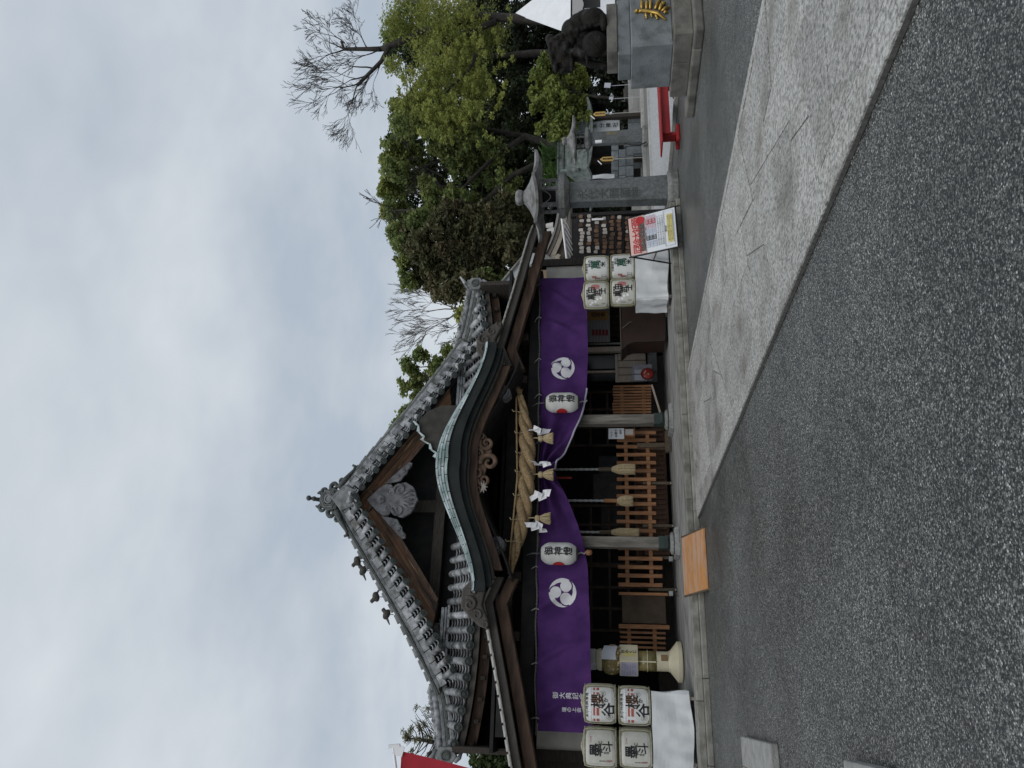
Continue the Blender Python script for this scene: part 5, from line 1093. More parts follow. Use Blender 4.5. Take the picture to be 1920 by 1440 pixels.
# ------------------------------------------------------------------ stone lanterns
def hexring(c, r_, z, rot): return [(c[0] + r_ * math.cos(R(60 * k) + rot), c[1] + r_ * math.sin(R(60 * k) + rot), z) for k in range(6)]
def hexsolid(mb, c, prof, rot):
    vs = []; fs = []
    for r_, z in prof: vs += hexring(c, r_, z, rot)
    for i in range(len(prof) - 1):
        for k in range(6): fs.append((i * 6 + k, i * 6 + (k + 1) % 6, i * 6 + 6 + (k + 1) % 6, i * 6 + 6 + k))
    fs.append(tuple(range(5, -1, -1))); fs.append(tuple((len(prof) - 1) * 6 + k for k in range(6))); mb.add(vs, fs); return mb
M_LROOF = mat('lantern_roof_stone', (0.23, 0.23, 0.228), 0.65, (0.12, 0.12, 0.117), 6, bump=.5, bsc=30, c3=(0.09, 0.085, 0.07), sc3=3, lo3=.5, hi3=.68)
def stone_lantern(c, s, rot, label, text, tm, zb=0):
    T = thing('stone_lantern', label, 'stone lantern', (c[0], c[1], zb), 'stone lanterns at the right')
    Z = lambda z: zb + z * s
    m_ = MB(); hexsolid(m_, c, [(.52 * s, Z(0)), (.53 * s, Z(.2)), (.46 * s, Z(.28))], rot); m_.build('base', M_STONE, T, bevel=.02)
    m_ = MB(); hexsolid(m_, c, [(.39 * s, Z(.28)), (.36 * s, Z(1.4)), (.335 * s, Z(2.76))], rot); p_ = m_.build('pillar', mat('lantern_granite', (.095, .104, .106), .8, (.165, .178, .18), 16, bump=.7, bsc=50, c3=(.06, .064, .06), sc3=2, lo3=.5, hi3=.7), T, bevel=.012)
    m_ = MB(); hexsolid(m_, c, [(.36 * s, Z(2.762)), (.58 * s, Z(2.88)), (.6 * s, Z(2.98)), (.58 * s, Z(3.04))], rot); m_.build('platform', M_STONE, T, bevel=.01)
    fb = MB(); hexsolid(fb, c, [(.2 * s, Z(3.04)), (.2 * s, Z(3.52))], rot); fo = fb.build('fire_box', M_BLACK, T)
    for k in range(6):
        a, a2 = R(60 * k) + rot, R(60 * k + 60) + rot
        A = Vector((c[0] + .4 * s * math.cos(a), c[1] + .4 * s * math.sin(a), 0)); B = Vector((c[0] + .4 * s * math.cos(a2), c[1] + .4 * s * math.sin(a2), 0))
        m_ = MB(); m_.box((A.x, A.y, Z(3.28)), (.09 * s, .09 * s, .48 * s), (0, 0, a)); m_.build('fire_box_post', M_STONE, fo, bevel=.006)
        for z in (3.07, 3.49): m_ = MB(); m_.tube([(A.x, A.y, Z(z)), (B.x, B.y, Z(z))], .045 * s, 4); m_.build('fire_box_rail', M_STONE, fo)
        P = [A.lerp(B, t) for t in np.linspace(.1, .9, 9)]; m_ = MB(); m_.tube([(p.x, p.y, Z(3.41 - .17 * math.sin(math.pi * i / 8))) for i, p in enumerate(P)], .014 * s, 5); m_.build('tracery', M_STONE, fo)
    # roof with upswept corners
    vs = []; fs = []; n_ = 12; rings = [(.45, 3.53), (1.14, 3.50), (1.16, 3.565), (.85, 3.63), (.58, 3.71), (.36, 3.81), (.2, 3.92), (.16, 3.97)]
    for r_, z in rings:
        for k in range(6 * n_):
            a = R(60 * k / n_) + rot; q = k % n_ / n_; edge = math.cos(R(30)) / math.cos(R(60 * q - 30)); cor = abs(2 * q - 1) ** 2.5
            vs.append((c[0] + r_ * s * edge * (1 + .04 * cor) * math.cos(a), c[1] + r_ * s * edge * (1 + .04 * cor) * math.sin(a), Z(z + .05 * cor * (r_ / 1.04) ** 3)))
    k_ = 6 * n_
    for i in range(len(rings) - 1):
        for k in range(k_): fs.append((i * k_ + k, i * k_ + (k + 1) % k_, i * k_ + k_ + (k + 1) % k_, i * k_ + k_ + k))
    fs.append(tuple(range(k_ - 1, -1, -1))); fs.append(tuple((len(rings) - 1) * k_ + k for k in range(k_)))
    m_ = MB(); m_.add(vs, fs); m_.build('roof', M_LROOF, T)
    m_ = MB(); hexsolid(m_, c, [(.12 * s, Z(3.95)), (.2 * s, Z(4.01)), (.22 * s, Z(4.11)), (.17 * s, Z(4.18)), (.06 * s, Z(4.2))], rot); m_.build('finial', M_LROOF, T, bevel=.02)
    if text:
        # carved column of characters on the face that looks at the court
        fa = min(range(6), key=lambda k: abs(((math.degrees(rot) + 30 + 60 * k - 255 + 180) % 360) - 180)); a = rot + R(30 + 60 * fa); nrm = Vector((math.cos(a), math.sin(a), 0)); sd_ = Vector((-math.sin(a), math.cos(a), 0))
        rr = lambda z: lerp(.39, .335, (z - .28) / 2.48) * s * math.cos(R(30)) + .003
        lettering(text, .27 * s, tm, p_, lambda u, v: tuple(Vector((c[0], c[1], 0)) + nrm * rr(1.75 + v / s) + sd_ * u + Vector((0, 0, Z(1.75) + v))), .001, True, 'carved_lettering', .1, 1.0)
    return T
stone_lantern((10.82, 14.4), .885, R(22), 'large hexagonal stone lantern with carved lettering beside the poster easel', '永代大願國神', mat('carving_shadow', (.075, .078, .076), .9))
l2 = stone_lantern((21.1, 24.5), .82, R(10), 'smaller stone lantern with traces of gold lettering before the copper roofed pavilion', '奉献', mat('worn_gold', (.28, .22, .1), .8))
c = at(1122, 263, 23.9); m_ = MB(); m_.bb(c.x - .06, c.x + .06, 23.95, 24.0, c.z - .13, c.z + .13); tag(m_.build('paper_tag', M_SHIDE), 'small white paper tag stuck on the smaller stone lantern', 'tag')
m_ = MB(); m_.tube([at(1170, 268, 24.0), at(1185, 272, 23.9), at(1200, 272, 23.9), at(1212, 266, 23.95)], .022, 6); tag(m_.build('cable', M_BLACK), 'black cable looping beside the smaller stone lantern', 'cable')

# ------------------------------------------------------------------ red bench
M_VERM = mat('vermilion', (0.30, 0.012, 0.014), .55, (0.24, 0.01, 0.012), 5)
be = thing('red_bench', 'low red painted bench on bar feet behind the pedestal', 'bench', (12.3, 13.3, 0))
m_ = MB(); m_.bb(11.12, 13.25, 13.12, 13.62, .375, .41); m_.build('seat', M_VERM, be, bevel=.008)
m_ = MB(); m_.bb(11.42, 13.0, 13.2, 13.24, .20, .374); m_.build('apron', M_VERM, be, bevel=.006)
for x in (11.46, 12.9):
    m_ = MB(); m_.bb(x - .035, x + .035, 13.26, 13.5, .085, .374); m_.build('leg', M_VERM, be, bevel=.006)
    m_ = MB(); m_.bb(x - .22, x + .2, 13.2, 13.29, .004, .085); m_.bb(x - .22, x + .2, 13.47, 13.56, .004, .085); m_.build('foot_bar', M_VERM, be, bevel=.02)

# ------------------------------------------------------------------ poster easel
es = thing('poster_easel', 'black easel carrying a tilted red and white poster with yellow lines', 'easel', (9.3, 13.8, 0))
BL_, BR_, TL_, TR_ = at(1270, 461, 13.62), at(1264, 388, 13.62), at(1184, 480, 14.02), at(1178, 411, 14.02)
def pf(u, v, off=0):                    # u 0..1 left to right, v 0..1 bottom to top
    p = BL_.lerp(BR_, u).lerp(TL_.lerp(TR_, u), v); n_ = (BR_ - BL_).cross(TL_ - BL_).normalized(); n_ = n_ if n_.y < 0 else -n_; return p + n_ * off
def prect(u0, u1, v0, v1, mt, nm, par, off=.004, th=.0):
    m_ = MB(); m_.add([pf(u0, v0, off), pf(u1, v0, off), pf(u1, v1, off), pf(u0, v1, off)], [(0, 1, 2, 3)]); return m_.build(nm, mt, par, solid=th)
pb = prect(0, 1, 0, 1, mat('poster_white', (.66, .69, .72), .5), 'panel', es, -.03, .02)
prect(0, 1, .655, 1, mat('poster_pink', (.62, .42, .38), .6), 'pink_field', pb); prect(.05, .94, .66, .8, mat('poster_photo', (.07, .055, .05), .5, (.25, .2, .16), 30, stretch=(1, 1, 1), lo=.5, hi=.7), 'photo_print', pb, .006)
M_PRED = mat('poster_redink', (.42, .02, .025), .6)
for k, ch in enumerate('厄除大祈願'):
    cu, cv_ = .12 + .19 * k, .845
    lettering(ch, .215, M_PRED, pb, lambda u, v, cu=cu, cv_=cv_: tuple(pf(cu + u / .92, cv_ + v / 1.05, .009)), .004, True)
printed(lambda a, b_: a * a + b_ * b_ < 1, 18, 18, lambda a, b_: tuple(pf(.88 + a * .1, .74 + b_ * .09, .0085)), M_PRED, pb, 'round_seal')
for k in range(3):
    v0 = .57 - .075 * k
    for (u0, u1, mt) in ((.12, .3, 'b0'), (.3, .43, 'b1'), (.43, .6, 'b0'), (.6, .72, 'p0'), (.72, .86, 'p1'), (.86, .95, 'p0')):
        cc = {'b0': (.50, .54, .62), 'b1': (.05, .055, .075), 'p0': (.62, .47, .52), 'p1': (.42, .07, .09)}[mt]
        prect(u0, u1 - .01, v0, v0 + .066, mat('poster_' + mt, cc, .6), 'table_cell', pb, .005)
        vs, fs = glyphs('厄年' if mt[1] == '1' else '三月', .05, .0, False); m_ = MB(); m_.add([tuple(pf((u0 + u1) / 2 + p[0] / .9, v0 + .033 + p[1] / 1.05, .0075)) for p in vs], fs); m_.build('cell_lettering', MATS['poster_white'] if mt[1] == '1' else mat('cell_ink', (.3, .3, .38), .7), pb)
lettering('厄除年齢一覧表', .045, M_INK, pb, lambda u, v: tuple(pf(.5 + u / .9, .635 + v, .006)), 0, False)
for k in range(3): lettering('御祈願のお申込は社務所まで', .04, mat('poster_ink', (.14, .14, .16), .7), pb, lambda u, v, k=k: tuple(pf(.5 + u / .9 * 1.35, .375 - .05 * k + v, .006)), 0, False)
m_ = MB(); m_.tube([pf(.05, .04, .006), pf(.95, .04, .006), pf(.95, .24, .006), pf(.05, .24, .006), pf(.05, .04, .006)], .004, 4); m_.build('frame_rule', M_GREYP, pb)
for k, v0 in enumerate((.06, .125)):
    prect(.14, .86, v0, v0 + .055, mat('poster_yellow', (.6, .53, .2), .6), 'yellow_line', pb, .006); lettering('受付時間九時から五時', .045, mat('yellow_ink', (.25, .18, .05), .7), pb, lambda u, v, v0=v0: tuple(pf(.5 + u / .9 * 1.3, v0 + .027 + v, .0085)), 0, False)
lettering('受付中', .05, M_INK, pb, lambda u, v: tuple(pf(.5 + u / .9, .21 + v, .007)), .001, False)
M_FRAME = mat('black_frame', (.012, .010, .009), .5)
m_ = MB()
for u in (-.02, 1.02): m_.tube([pf(u, -.1, -.02), pf(u, 1.06, -.02)], .018, 6)
m_.tube([pf(-.02, -.02, -.01), pf(1.02, -.02, -.01)], .02, 6); m_.tube([pf(-.02, 1.02, -.02), pf(1.02, 1.02, -.02)], .015, 6); m_.build('frame', M_FRAME, es)
for u, X_, Yb in ((0, 9.02, 14.62), (1, 9.75, 14.6)):
    m_ = MB(); m_.tube([pf(u, 1.02, -.03), (X_, Yb, .215)], .02, 6); m_.build('rear_leg', M_FRAME, es)
m_ = MB(); p0 = pf(0, .45, -.03); m_.tube([p0, pf(0, 1.02, -.03).lerp(Vector((9.02, 14.62, .215)), .55)], .014, 6); m_.build('cross_bar', M_FRAME, es)

# ------------------------------------------------------------------ plaque rack with its small gabled roof
ra = thing('plaque_rack', 'dark rack of wooden prayer plaques beside the large stone lantern', 'rack', (10.9, 17.3, 0))
YR = 17.3
M_EMA = mat('prayer_plaque', (0.16, 0.085, 0.045), .65, (0.10, 0.052, 0.03), 4, rnd=.45); M_EMAW = mat('plaque_pale', (0.42, 0.38, 0.34), .7, rnd=.2)
for (xx) in (1083, 1097, 1111, 1126, 1141, 1154, 1168, 1184):
    a, q = at(xx, 480, YR), at(xx, 405, YR); m_ = MB(); m_.bb(a.x, q.x, YR, YR + .06, a.z - .035, a.z + .035); m_.build('rail', M_BLACK, ra)
for py in (482, 403): a, q = at(1070, py, YR), at(1250, py, YR); m_ = MB(); m_.bb(a.x - .05, a.x + .05, YR, YR + .12, .0, a.z); m_.build('post', M_BLACK, ra)
rr = random.Random(11)
for i, xx in enumerate((1090, 1104, 1118, 1133, 1147, 1161, 1176)):
    py = 476
    while py > 408:
        w_ = rr.uniform(6, 9); c = at(xx + rr.uniform(-1.5, 1.5), py - w_ / 2, YR - .03); hw = w_ * .5 * .0135; hh = rr.uniform(.05, .065)
        m_ = MB(); tl = rr.uniform(-.15, .15); pts = [(-hw, -hh), (hw, -hh), (hw, hh * .6), (0, hh), (-hw, hh * .6)]; d_ = rr.uniform(-.03, .02)
        m_.xz([(c.x + p[0] * math.cos(tl) - p[1] * math.sin(tl), c.z + p[0] * math.sin(tl) + p[1] * math.cos(tl)) for p in pts], YR - .04 + d_, YR - .028 + d_); m_.build('plaque', M_EMAW if (rr.random() < (.75 if i < 2 else .2)) else M_EMA, ra); py -= w_ * rr.uniform(.85, 1.15)
m_ = MB(); a, q = at(1075, 490, YR + .5), at(1245, 398, YR + .5); m_.bb(a.x, q.x, YR + .5, YR + .55, q.z, a.z); m_.build('back_board', M_BLACK, ra)
c = at(1120, 411, YR - .1); m_ = MB(); m_.bb(c.x - .02, c.x + .03, YR - .1, YR - .07, c.z - .16, c.z + .15); m_.build('white_sign', M_SHIDE, ra)
# small pale gable behind the barrels
sg = thing('small_gable_roof', 'small pale timber gable with carved pendant above the plaque rack', 'roof', (12.2, 18.8, 2.9)); YG = 18.6
M_PALEW = mat('pale_gable_wood', (0.40, 0.355, 0.29), .7, (0.30, 0.265, 0.21), 5, stretch=(1, 1, 2)); M_BRN = mat('gable_infill', (0.13, 0.105, 0.08), .8)
ap, fr, fl = at(1024, 480, YG), at(1050, 400, YG), at(1056, 515, YG)
def crv(a, b_, sag, n=12): return [(lerp(a.x, b_.x, i / n), lerp(a.z, b_.z, i / n) - sag * math.sin(math.pi * i / n)) for i in range(n + 1)]
for (f_, nm) in ((fr, 'r'), (fl, 'l')):
    top = crv(ap, f_, .07); low = [(p[0], p[1] - .26 + .04 * i / 12) for i, p in enumerate(top)]; m_ = MB(); m_.band(top, low, YG, YG + .05); m_.build('bargeboard', M_PALEW, sg, bevel=.006)
    t2 = [(p[0], p[1] + .07) for p in top]; m_ = MB(); m_.band(t2, [(p[0], p[1] + .004) for p in top], YG - .12, YG + 1.6); m_.build('roof_edge', mat('grey_roofing', (.2, .195, .19), .7), sg)
    t3 = [(p[0], p[1] - .09) for p in top]; m_ = MB(); m_.band(t3, [(p[0], p[1] - .02) for p in t3], YG - .01, YG); m_.build('barge_groove', M_BLACK, sg)
m_ = MB(); m_.xz([(ap.x, ap.z - .2), (fr.x, fr.z - .1), (fl.x, fl.z - .1)], YG + .15, YG + .2); m_.build('infill', M_BRN, sg)
c = at(1042, 487, YG - .03); m_ = MB(); m_.xz([(c.x + p[0], c.z + p[1]) for p in [(-.1, .18), (.1, .18), (.12, .02), (.2, -.06), (.14, -.15), (.05, -.1), (0, -.18), (-.05, -.1), (-.14, -.15), (-.2, -.06), (-.12, .02)]], YG - .05, YG - .01); m_.build('pendant', M_PALEW, sg, bevel=.01)
a, q = at(1052, 400, YG - .35), at(1066, 514, YG - .35); m_ = MB(); m_.tube([a, q], .028, 6); m_.build('eave_edge', M_SHIDE, sg)
for k in range(9):
    t = k / 9; p = a.lerp(q, t + .03); e_ = Vector((p.x - .22, p.y + .5, p.z - .24)); m_ = MB(); m_.tube([p + Vector((0, .02, -.03)), e_], [.022, .016], 4); m_.build('rafter', mat('white_rafter', (.5, .51, .53), .7), sg)
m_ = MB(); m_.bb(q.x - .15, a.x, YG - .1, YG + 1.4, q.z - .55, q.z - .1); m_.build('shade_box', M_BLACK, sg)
for (px, py) in ((1034, 425), (1036, 435)):
    c = at(px, py, YG); m_ = MB(); m_.tube([(c.x, YG - .05, c.z - .05), (c.x, YG - .06, c.z + .16)], [.1, .06], 8); m_.build('ridge_cap', mat('pale_cap', (.5, .49, .47), .6), sg)
# white gabled house behind the hall's right eave
wh = thing('white_gable_house', 'white gabled house with brown infill behind the right eave of the hall', 'house', (18.5, 32, 0)); YW = 32
ap, fr, fl = at(929, 548, YW), at(990, 475, YW), at(975, 612, YW); M_WBOARD = mat('white_board', (.50, .525, .54), .6, (.44, .465, .48), 3)
for f_ in (fr, fl):
    n_ = 8; top = [(lerp(ap.x, f_.x, i / n_), lerp(ap.z, f_.z, i / n_)) for i in range(n_ + 1)]; low = [(p[0], p[1] - .62) for p in top]; m_ = MB(); m_.band(top, low, YW, YW + .12); m_.build('bargeboard', M_WBOARD, wh)
    m_ = MB(); m_.band([(p[0], p[1] + .1) for p in top], [(p[0], p[1] + .01) for p in top], YW - .2, YW + 6); m_.build('roof_slope', M_STRIPW, wh)
m_ = MB(); m_.xz([(ap.x, ap.z - .5), (fr.x, fr.z - .55), (fr.x, 0), (fl.x, 0), (fl.x, fl.z - .55)], YW + .3, YW + 5.8); m_.build('wall', mat('tan_wall', (.25, .18, .12), .8, (.2, .14, .095), 2), wh)
a = at(930, 552, YW - .3); m_ = MB(); m_.tube([a, a + Vector((-1.2, 0, -.75))], .07, 6); m_.build('ridge_trim', M_WBOARD, wh)
for k in range(4): c = at(945 + 5 * k, 572 + 8 * k, YW - .3); m_ = MB(); P, T_ = spiral((c.x, c.z), .16, 1.2, c.y, .03); m_.tube(P, T_, 5); m_.build('iron_scroll', M_BLACK, wh)

# ------------------------------------------------------------------ copper-roofed pavilion and things around it
pv = thing('copper_pavilion', 'small pavilion with a verdigris hipped roof behind the smaller stone lantern', 'pavilion', (24.8, 30, 0)); YV = 30.0
rl, rr_ = at(1055, 323, YV), at(1055, 266, YV); M_VROOF = mat('pavilion_copper', (0.10, 0.125, 0.118), .6, (0.17, 0.195, 0.185), 6, c3=(.05, .06, .055), sc3=4, lo3=.5, hi3=.7)
zc = rl.z; cxp = (rl.x + rr_.x) / 2; hwp = (rr_.x - rl.x) / 2
def vroof(u, v):     # u round the four sides, v from ridge to eave
    c_ = [(-1, -1), (1, -1), (1, 1), (-1, 1), (-1, -1)]; k = min(3, int(u * 4)); t = u * 4 - k
    ex = lerp(c_[k][0], c_[k + 1][0], t); ey = lerp(c_[k][1], c_[k + 1][1], t); cor = (max(0, abs(ex) - .0) * max(0, abs(ey))) ** 3
    rx, ry = ex * hwp, 0; xx = lerp(rx, ex * (hwp + 1.15), v); yy = lerp(ry, ey * 1.7, v); return (cxp + xx, YV + yy, zc - 1.45 * (1 - (1 - v) ** 1.9) + .22 * cor * v ** 3)
m_ = MB(); m_.grid(48, 10, vroof); m_.build('roof', M_VROOF, pv, solid=.08)
m_ = MB(); m_.bb(rl.x - .1, rr_.x + .1, YV - .12, YV + .12, zc - .05, zc + .2); m_.bb(rl.x - .2, rr_.x + .2, YV - .16, YV + .16, zc + .2, zc + .27); m_.build('ridge', M_VROOF, pv)
for s in (-1, 1):
    m_ = MB(); m_.tube([(cxp + s * hwp, YV - .1, zc + .05), (cxp + s * (hwp + .5), YV - .75, zc - .85)], .09, 6); m_.build('hip_roll', M_VROOF, pv)
    for yy in (-1.1, 1.1): m_ = MB(); m_.bb(cxp + s * 1.3 - .1, cxp + s * 1.3 + .1, YV + yy - .1, YV + yy + .1, .03, zc - 1.25); m_.build('post', M_WOODD, pv)
m_ = MB(); m_.bb(cxp - 1.5, cxp + 1.5, YV - 1.25, YV - 1.1, zc - 1.5, zc - 1.25); m_.build('beam', M_WOODD, pv)
m_ = MB(); m_.bb(cxp - 1.4, cxp + 1.4, YV + .9, YV + 1.0, .03, zc - 1.2); m_.build('rear_screen', M_BLACK, pv)
for k in range(6): x = cxp - 1.2 + k * .48; m_ = MB(); m_.bb(x, x + .44, YV - .8, YV - .3, .03, rr.uniform(.55, .95)); m_.build('basin_stone', mat('blue_stone', (.10, .115, .125), .7, (.15, .17, .18), 6, rnd=.2), pv, bevel=.02)
# low stone wall of blocks in front of it
sw = thing('stone_block_wall', 'low wall of blue grey stone blocks along the garden', 'wall', (23, 28, 0))
for row, (xa, xb) in enumerate(((1146, 1160), (1160, 1174), (1174, 1188))):
    py = 348
    while py > 282:
        w_ = rr.uniform(12, 20); a, q = at(xa + .6, py, 28.2), at(xb - .6, py - w_ + .6, 28.2); m_ = MB(); m_.bb(a.x, q.x, 28.2 + row * -.04, 28.6, max(.03, q.z), a.z); m_.build('stone_block', MATS['blue_stone'], sw, bevel=.015); py -= w_
# yellow pentagon signs on stakes
M_YEL = mat('sign_yellow', (.50, .33, .10), .7)
for (x0, x1, py, xg, Y, lab, t_) in ((1112, 1135, 214, 1176, 27.5, 'yellow pointed sign on a thin stake in front of the maple', '家内安全'), (1125, 1150, 298.5, 1180, 27.6, 'yellow pointed sign on a thin stake by the copper roofed pavilion', '商売繁盛')):
    a, q = at(x0, py, Y), at(x1, py, Y); T = thing('pointed_sign', lab, 'sign', (a.x, Y, .03), 'yellow pointed signs'); h = a.z - q.z; w_ = .115
    m_ = MB(); m_.xz([(a.x - w_, q.z), (a.x + w_, q.z), (a.x + w_, a.z - h * .22), (a.x, a.z), (a.x - w_, a.z - h * .22)], Y, Y + .03); b_ = m_.build('board', M_YEL, T)
    lettering(t_, h * .19, M_INK, b_, lambda u, v, a=a, q=q, Y=Y, h=h: (a.x + u, Y - .006, (q.z + a.z) / 2 - h * .06 + v), .004, True)
    m_ = MB(); m_.tube([(a.x, Y + .04, .0), (a.x, Y + .04, q.z + .1)], .02, 6); m_.build('stake', M_HEMP, T)
    m_ = MB(); g0 = at(x0 - 2, py + 1, Y); m_.tube([(g0.x - .05, Y, g0.z + .05), (g0.x - .25, Y + .02, g0.z - .12)], .022, 5); m_.build('tip_lamp', M_SHIDE, T)
# white banners
def banner(x0, x1, y0, y1, Y, lab, t_, size):
    a, q = at(x0, y0, Y), at(x1, y1, Y); xa, xb = min(a.x, q.x), max(a.x, q.x); T = thing('white_banner', lab, 'banner', (xa, Y, .03), 'white banners by the garden')
    m_ = MB(); m_.grid(6, 12, lambda u, v: (lerp(xa, xb, u), Y + .03 * math.sin(v * 6 + u * 2), lerp(q.z, a.z, v))); c_ = m_.build('cloth', mat('banner_white', (.62, .65, .68), .8, transl=.2), T, smooth=True)
    m_ = MB(); m_.tube([(xa - .03, Y + .03, .03), (xa - .03, Y + .03, a.z + .15)], .022, 6); m_.tube([(xa - .05, Y + .03, a.z + .05), (xb, Y + .03, a.z + .05)], .014, 6); m_.build('pole', mat('dark_pole', (.05, .05, .07), .5), T)
    if t_: lettering(t_, size, M_INK, c_, lambda u, v: ((xa + xb) / 2 + u + .02, Y - .04, (a.z + q.z) / 2 + v - .0), .006, True, gap=1.12)
banner(1107, 1162, 228, 245.5, 29.0, 'white banner with four black characters behind the smaller stone lantern', '水分神社', .29)
banner(1111, 1152, 328, 333.5, 27.0, 'narrow white banner seen nearly edge on under the pavilion eave', '', .1)
# white tent top and its hanging sign
tt = thing('white_tent', 'white canvas tent roof behind the guardian statue', 'tent', (23, 20, 0)); YT = 20.0
M_CANV = mat('white_canvas', (.74, .755, .78), .8, (.69, .70, .72), 3); M_CANVG = mat('grey_valance', (.36, .355, .35), .8)
ea = at(1070, 63, YT); eb = ea + Vector((3.2, 0, 0)); rb = Vector((ea.x + 1.7, YT + 1.7, ea.z + 1.75)); tp = at(997, 0, YT + .5)
m_ = MB(); ridge0 = Vector((tp.x + .4, YT + 1.6, tp.z + .38)); m_.add([ea, eb, eb + Vector((0, 1.7, 2.3)), ridge0], [(0, 1, 2, 3)]); bk = Vector((ea.x, ea.y, 0)).normalized() * 3.2; m_.add([ea, ridge0, ea + bk], [(0, 1, 2)]); m_.build('canopy', M_CANV, tt, solid=.02)
m_ = MB(); m_.grid(30, 2, lambda u, v: (lerp(ea.x + .25, eb.x, u), YT + .02, ea.z - .05 - v * (.36 + .05 * abs(math.sin(u * 20))))); m_.build('valance', M_CANVG, tt, solid=.01)
for x in (ea.x + .5, eb.x - .1): m_ = MB(); m_.tube([(x, YT + .1, .02), (x, YT + .1, ea.z)], .03, 8); m_.build('pole', M_STRIPW, tt)
a, q = at(1096, 25, 19.5), at(1130, 13, 19.5); hs = thing('hanging_sign', 'white hanging sign with black lettering under the tent valance', 'sign', a); m_ = MB(); m_.bb(a.x, q.x, 19.5, 19.52, q.z, a.z); s_ = m_.build('sheet', mat('sign_white', (.55, .58, .63), .7), hs)
lettering('開運御守', (a.z - q.z) * .2, M_INK, s_, lambda u, v: ((a.x + q.x) / 2 + u, 19.495, (a.z + q.z) / 2 + v), .006, True)
m_ = MB(); m_.bb(a.x - .2, a.x + 3, 20.6, 20.7, .0, 2.6); m_.build('rear_cloth', mat('tent_back', (.05, .05, .05), .8), tt)
m_ = MB(); m_.grid(12, 5, lambda u, v: (lerp(a.x - .35, a.x + 1.2, u), 19.3 + .05 * math.sin(u * 14), lerp(1.25, 1.75, v))); tag(m_.build('draped_cloth', M_CANV, smooth=True), 'pale draped cloth bundle behind the guardian statue', 'cloth')

# ------------------------------------------------------------------ left edge: stone blocks, red flag
for (c_, d_, lab) in (((-.60, 9.28, .04), (.62, 1.95, .08), 'grey granite block lying at the left edge near the podium'), ((-.60, 5.23, .05), (.66, .74, .1), 'grey granite block at the left edge nearest the camera')):
    T = thing('granite_block', lab, 'stone block', (c_[0], c_[1], 0), 'granite blocks at the left edge')
    x0, x1, y0, y1 = c_[0] - d_[0] / 2, c_[0] + d_[0] / 2, c_[1] - d_[1] / 2, c_[1] + d_[1] / 2
    m_ = MB(); m_.bb(x0 + .3, x1, y0, y1, 0, d_[2]); m_.build('stone', mat('block_granite', (.2, .2, .195), .8, (.28, .28, .27), 9, bump=.6, bsc=40), T, bevel=.012)
    m_ = MB(); m_.bb(x0, x0 + .296, y0, y1, 0, d_[2] - .002); m_.build('stone', mat('tan_stone', (.22, .19, .15), .8, (.28, .25, .2), 6, bump=.4), T, bevel=.012)
fl_ = thing('red_flag', 'red flag with a white pole sleeve at the left edge', 'flag', (-1.1, 12, 0)); YFl = 12.0
p0, p1 = at(736, 1401, YFl), at(742, 1445, YFl)
M_FRED = mat('flag_red', (.36, .014, .03), .75, (.31, .012, .025), 4)
a, q = at(752, 1408, YFl), at(900, 1448, YFl)
m_ = MB(); m_.grid(10, 24, lambda u, v: (lerp(at(lerp(748, 960, v), lerp(1408, 1470, v), YFl).x, at(lerp(748, 960, v), lerp(1408, 1470, v), YFl).x - .75, u), YFl + .05 * math.sin(v * 7 + u * 5), lerp(a.z, a.z - 2.1, v))); m_.build('cloth', M_FRED, fl_, smooth=True)
m_ = MB(); m_.tube([at(737, 1398, YFl), at(743, 1445, YFl), at(755, 1520, YFl)], .02, 8); m_.build('cross_arm', M_SHIDE, fl_)
c0 = at(735, 1400, YFl); m_ = MB(); m_.tube([c0 + Vector((-.0, 0, .05)), c0 + Vector((.02, 0, -.12))], .028, 8); m_.build('arm_end', M_SHIDE, fl_)
m_ = MB(); m_.box(at(747, 1407, YFl) + Vector((0, -.005, 0)), (.14, .02, .16), (0, R(14), 0)); m_.build('sleeve', M_SHIDE, fl_)
m_ = MB(); xq = at(760, 1530, YFl).x; m_.tube([(xq, YFl, 0), (xq, YFl, 5.0)], .03, 8); m_.build('pole', M_SHIDE, fl_)
# four birds on the left gable ridge
M_BIRD = mat('bird', (.03, .028, .025), .7, (.06, .055, .05), 9)
for i, (px, py, lab) in enumerate(((670, 1052, 'pigeon perched highest on the left roof ridge'), (681, 1070, 'pigeon perched second from the top on the left roof ridge'), (705, 1119, 'pigeon perched second from the bottom on the left roof ridge'), (725, 1152, 'pigeon perched lowest on the left roof ridge'))):
    c = at(px, py, 18.5); k = 1; T = thing('pigeon', lab, 'bird', c, 'pigeons on the roof ridge'); hd = -1 if i % 2 else 1
    m_ = MB(); m_.ball(c, (.13, .08, .085), 12, 8, rot=(0, R(-25) * hd, 0)); m_.ball(c + Vector((-.1 * hd, 0, .09)), .052, 10, 8); m_.tube([c + Vector((.08 * hd, 0, -.01)), c + Vector((.24 * hd, 0, -.1))], [.05, .02], 8, sq=.5); m_.tube([c + Vector((-.02 * hd, -.02, .0)), c + Vector((-.1 * hd, 0, .09))], [.07, .045], 8); m_.tube([c + Vector((-.13 * hd, 0, .09)), c + Vector((-.18 * hd, 0, .08))], [.015, .004], 6)
    o_ = m_.build('body', M_BIRD, T, smooth=True); md = o_.modifiers.new('r', 'REMESH'); md.mode = 'VOXEL'; md.voxel_size = .012; md.use_smooth_shade = True
    m_ = MB(); m_.tube([c + Vector((0, -.02, -.06)), c + Vector((.0, -.02, -.17))], .008, 5); m_.tube([c + Vector((0, .02, -.06)), c + Vector((.0, .02, -.17))], .008, 5); m_.build('legs', M_BIRD, T)

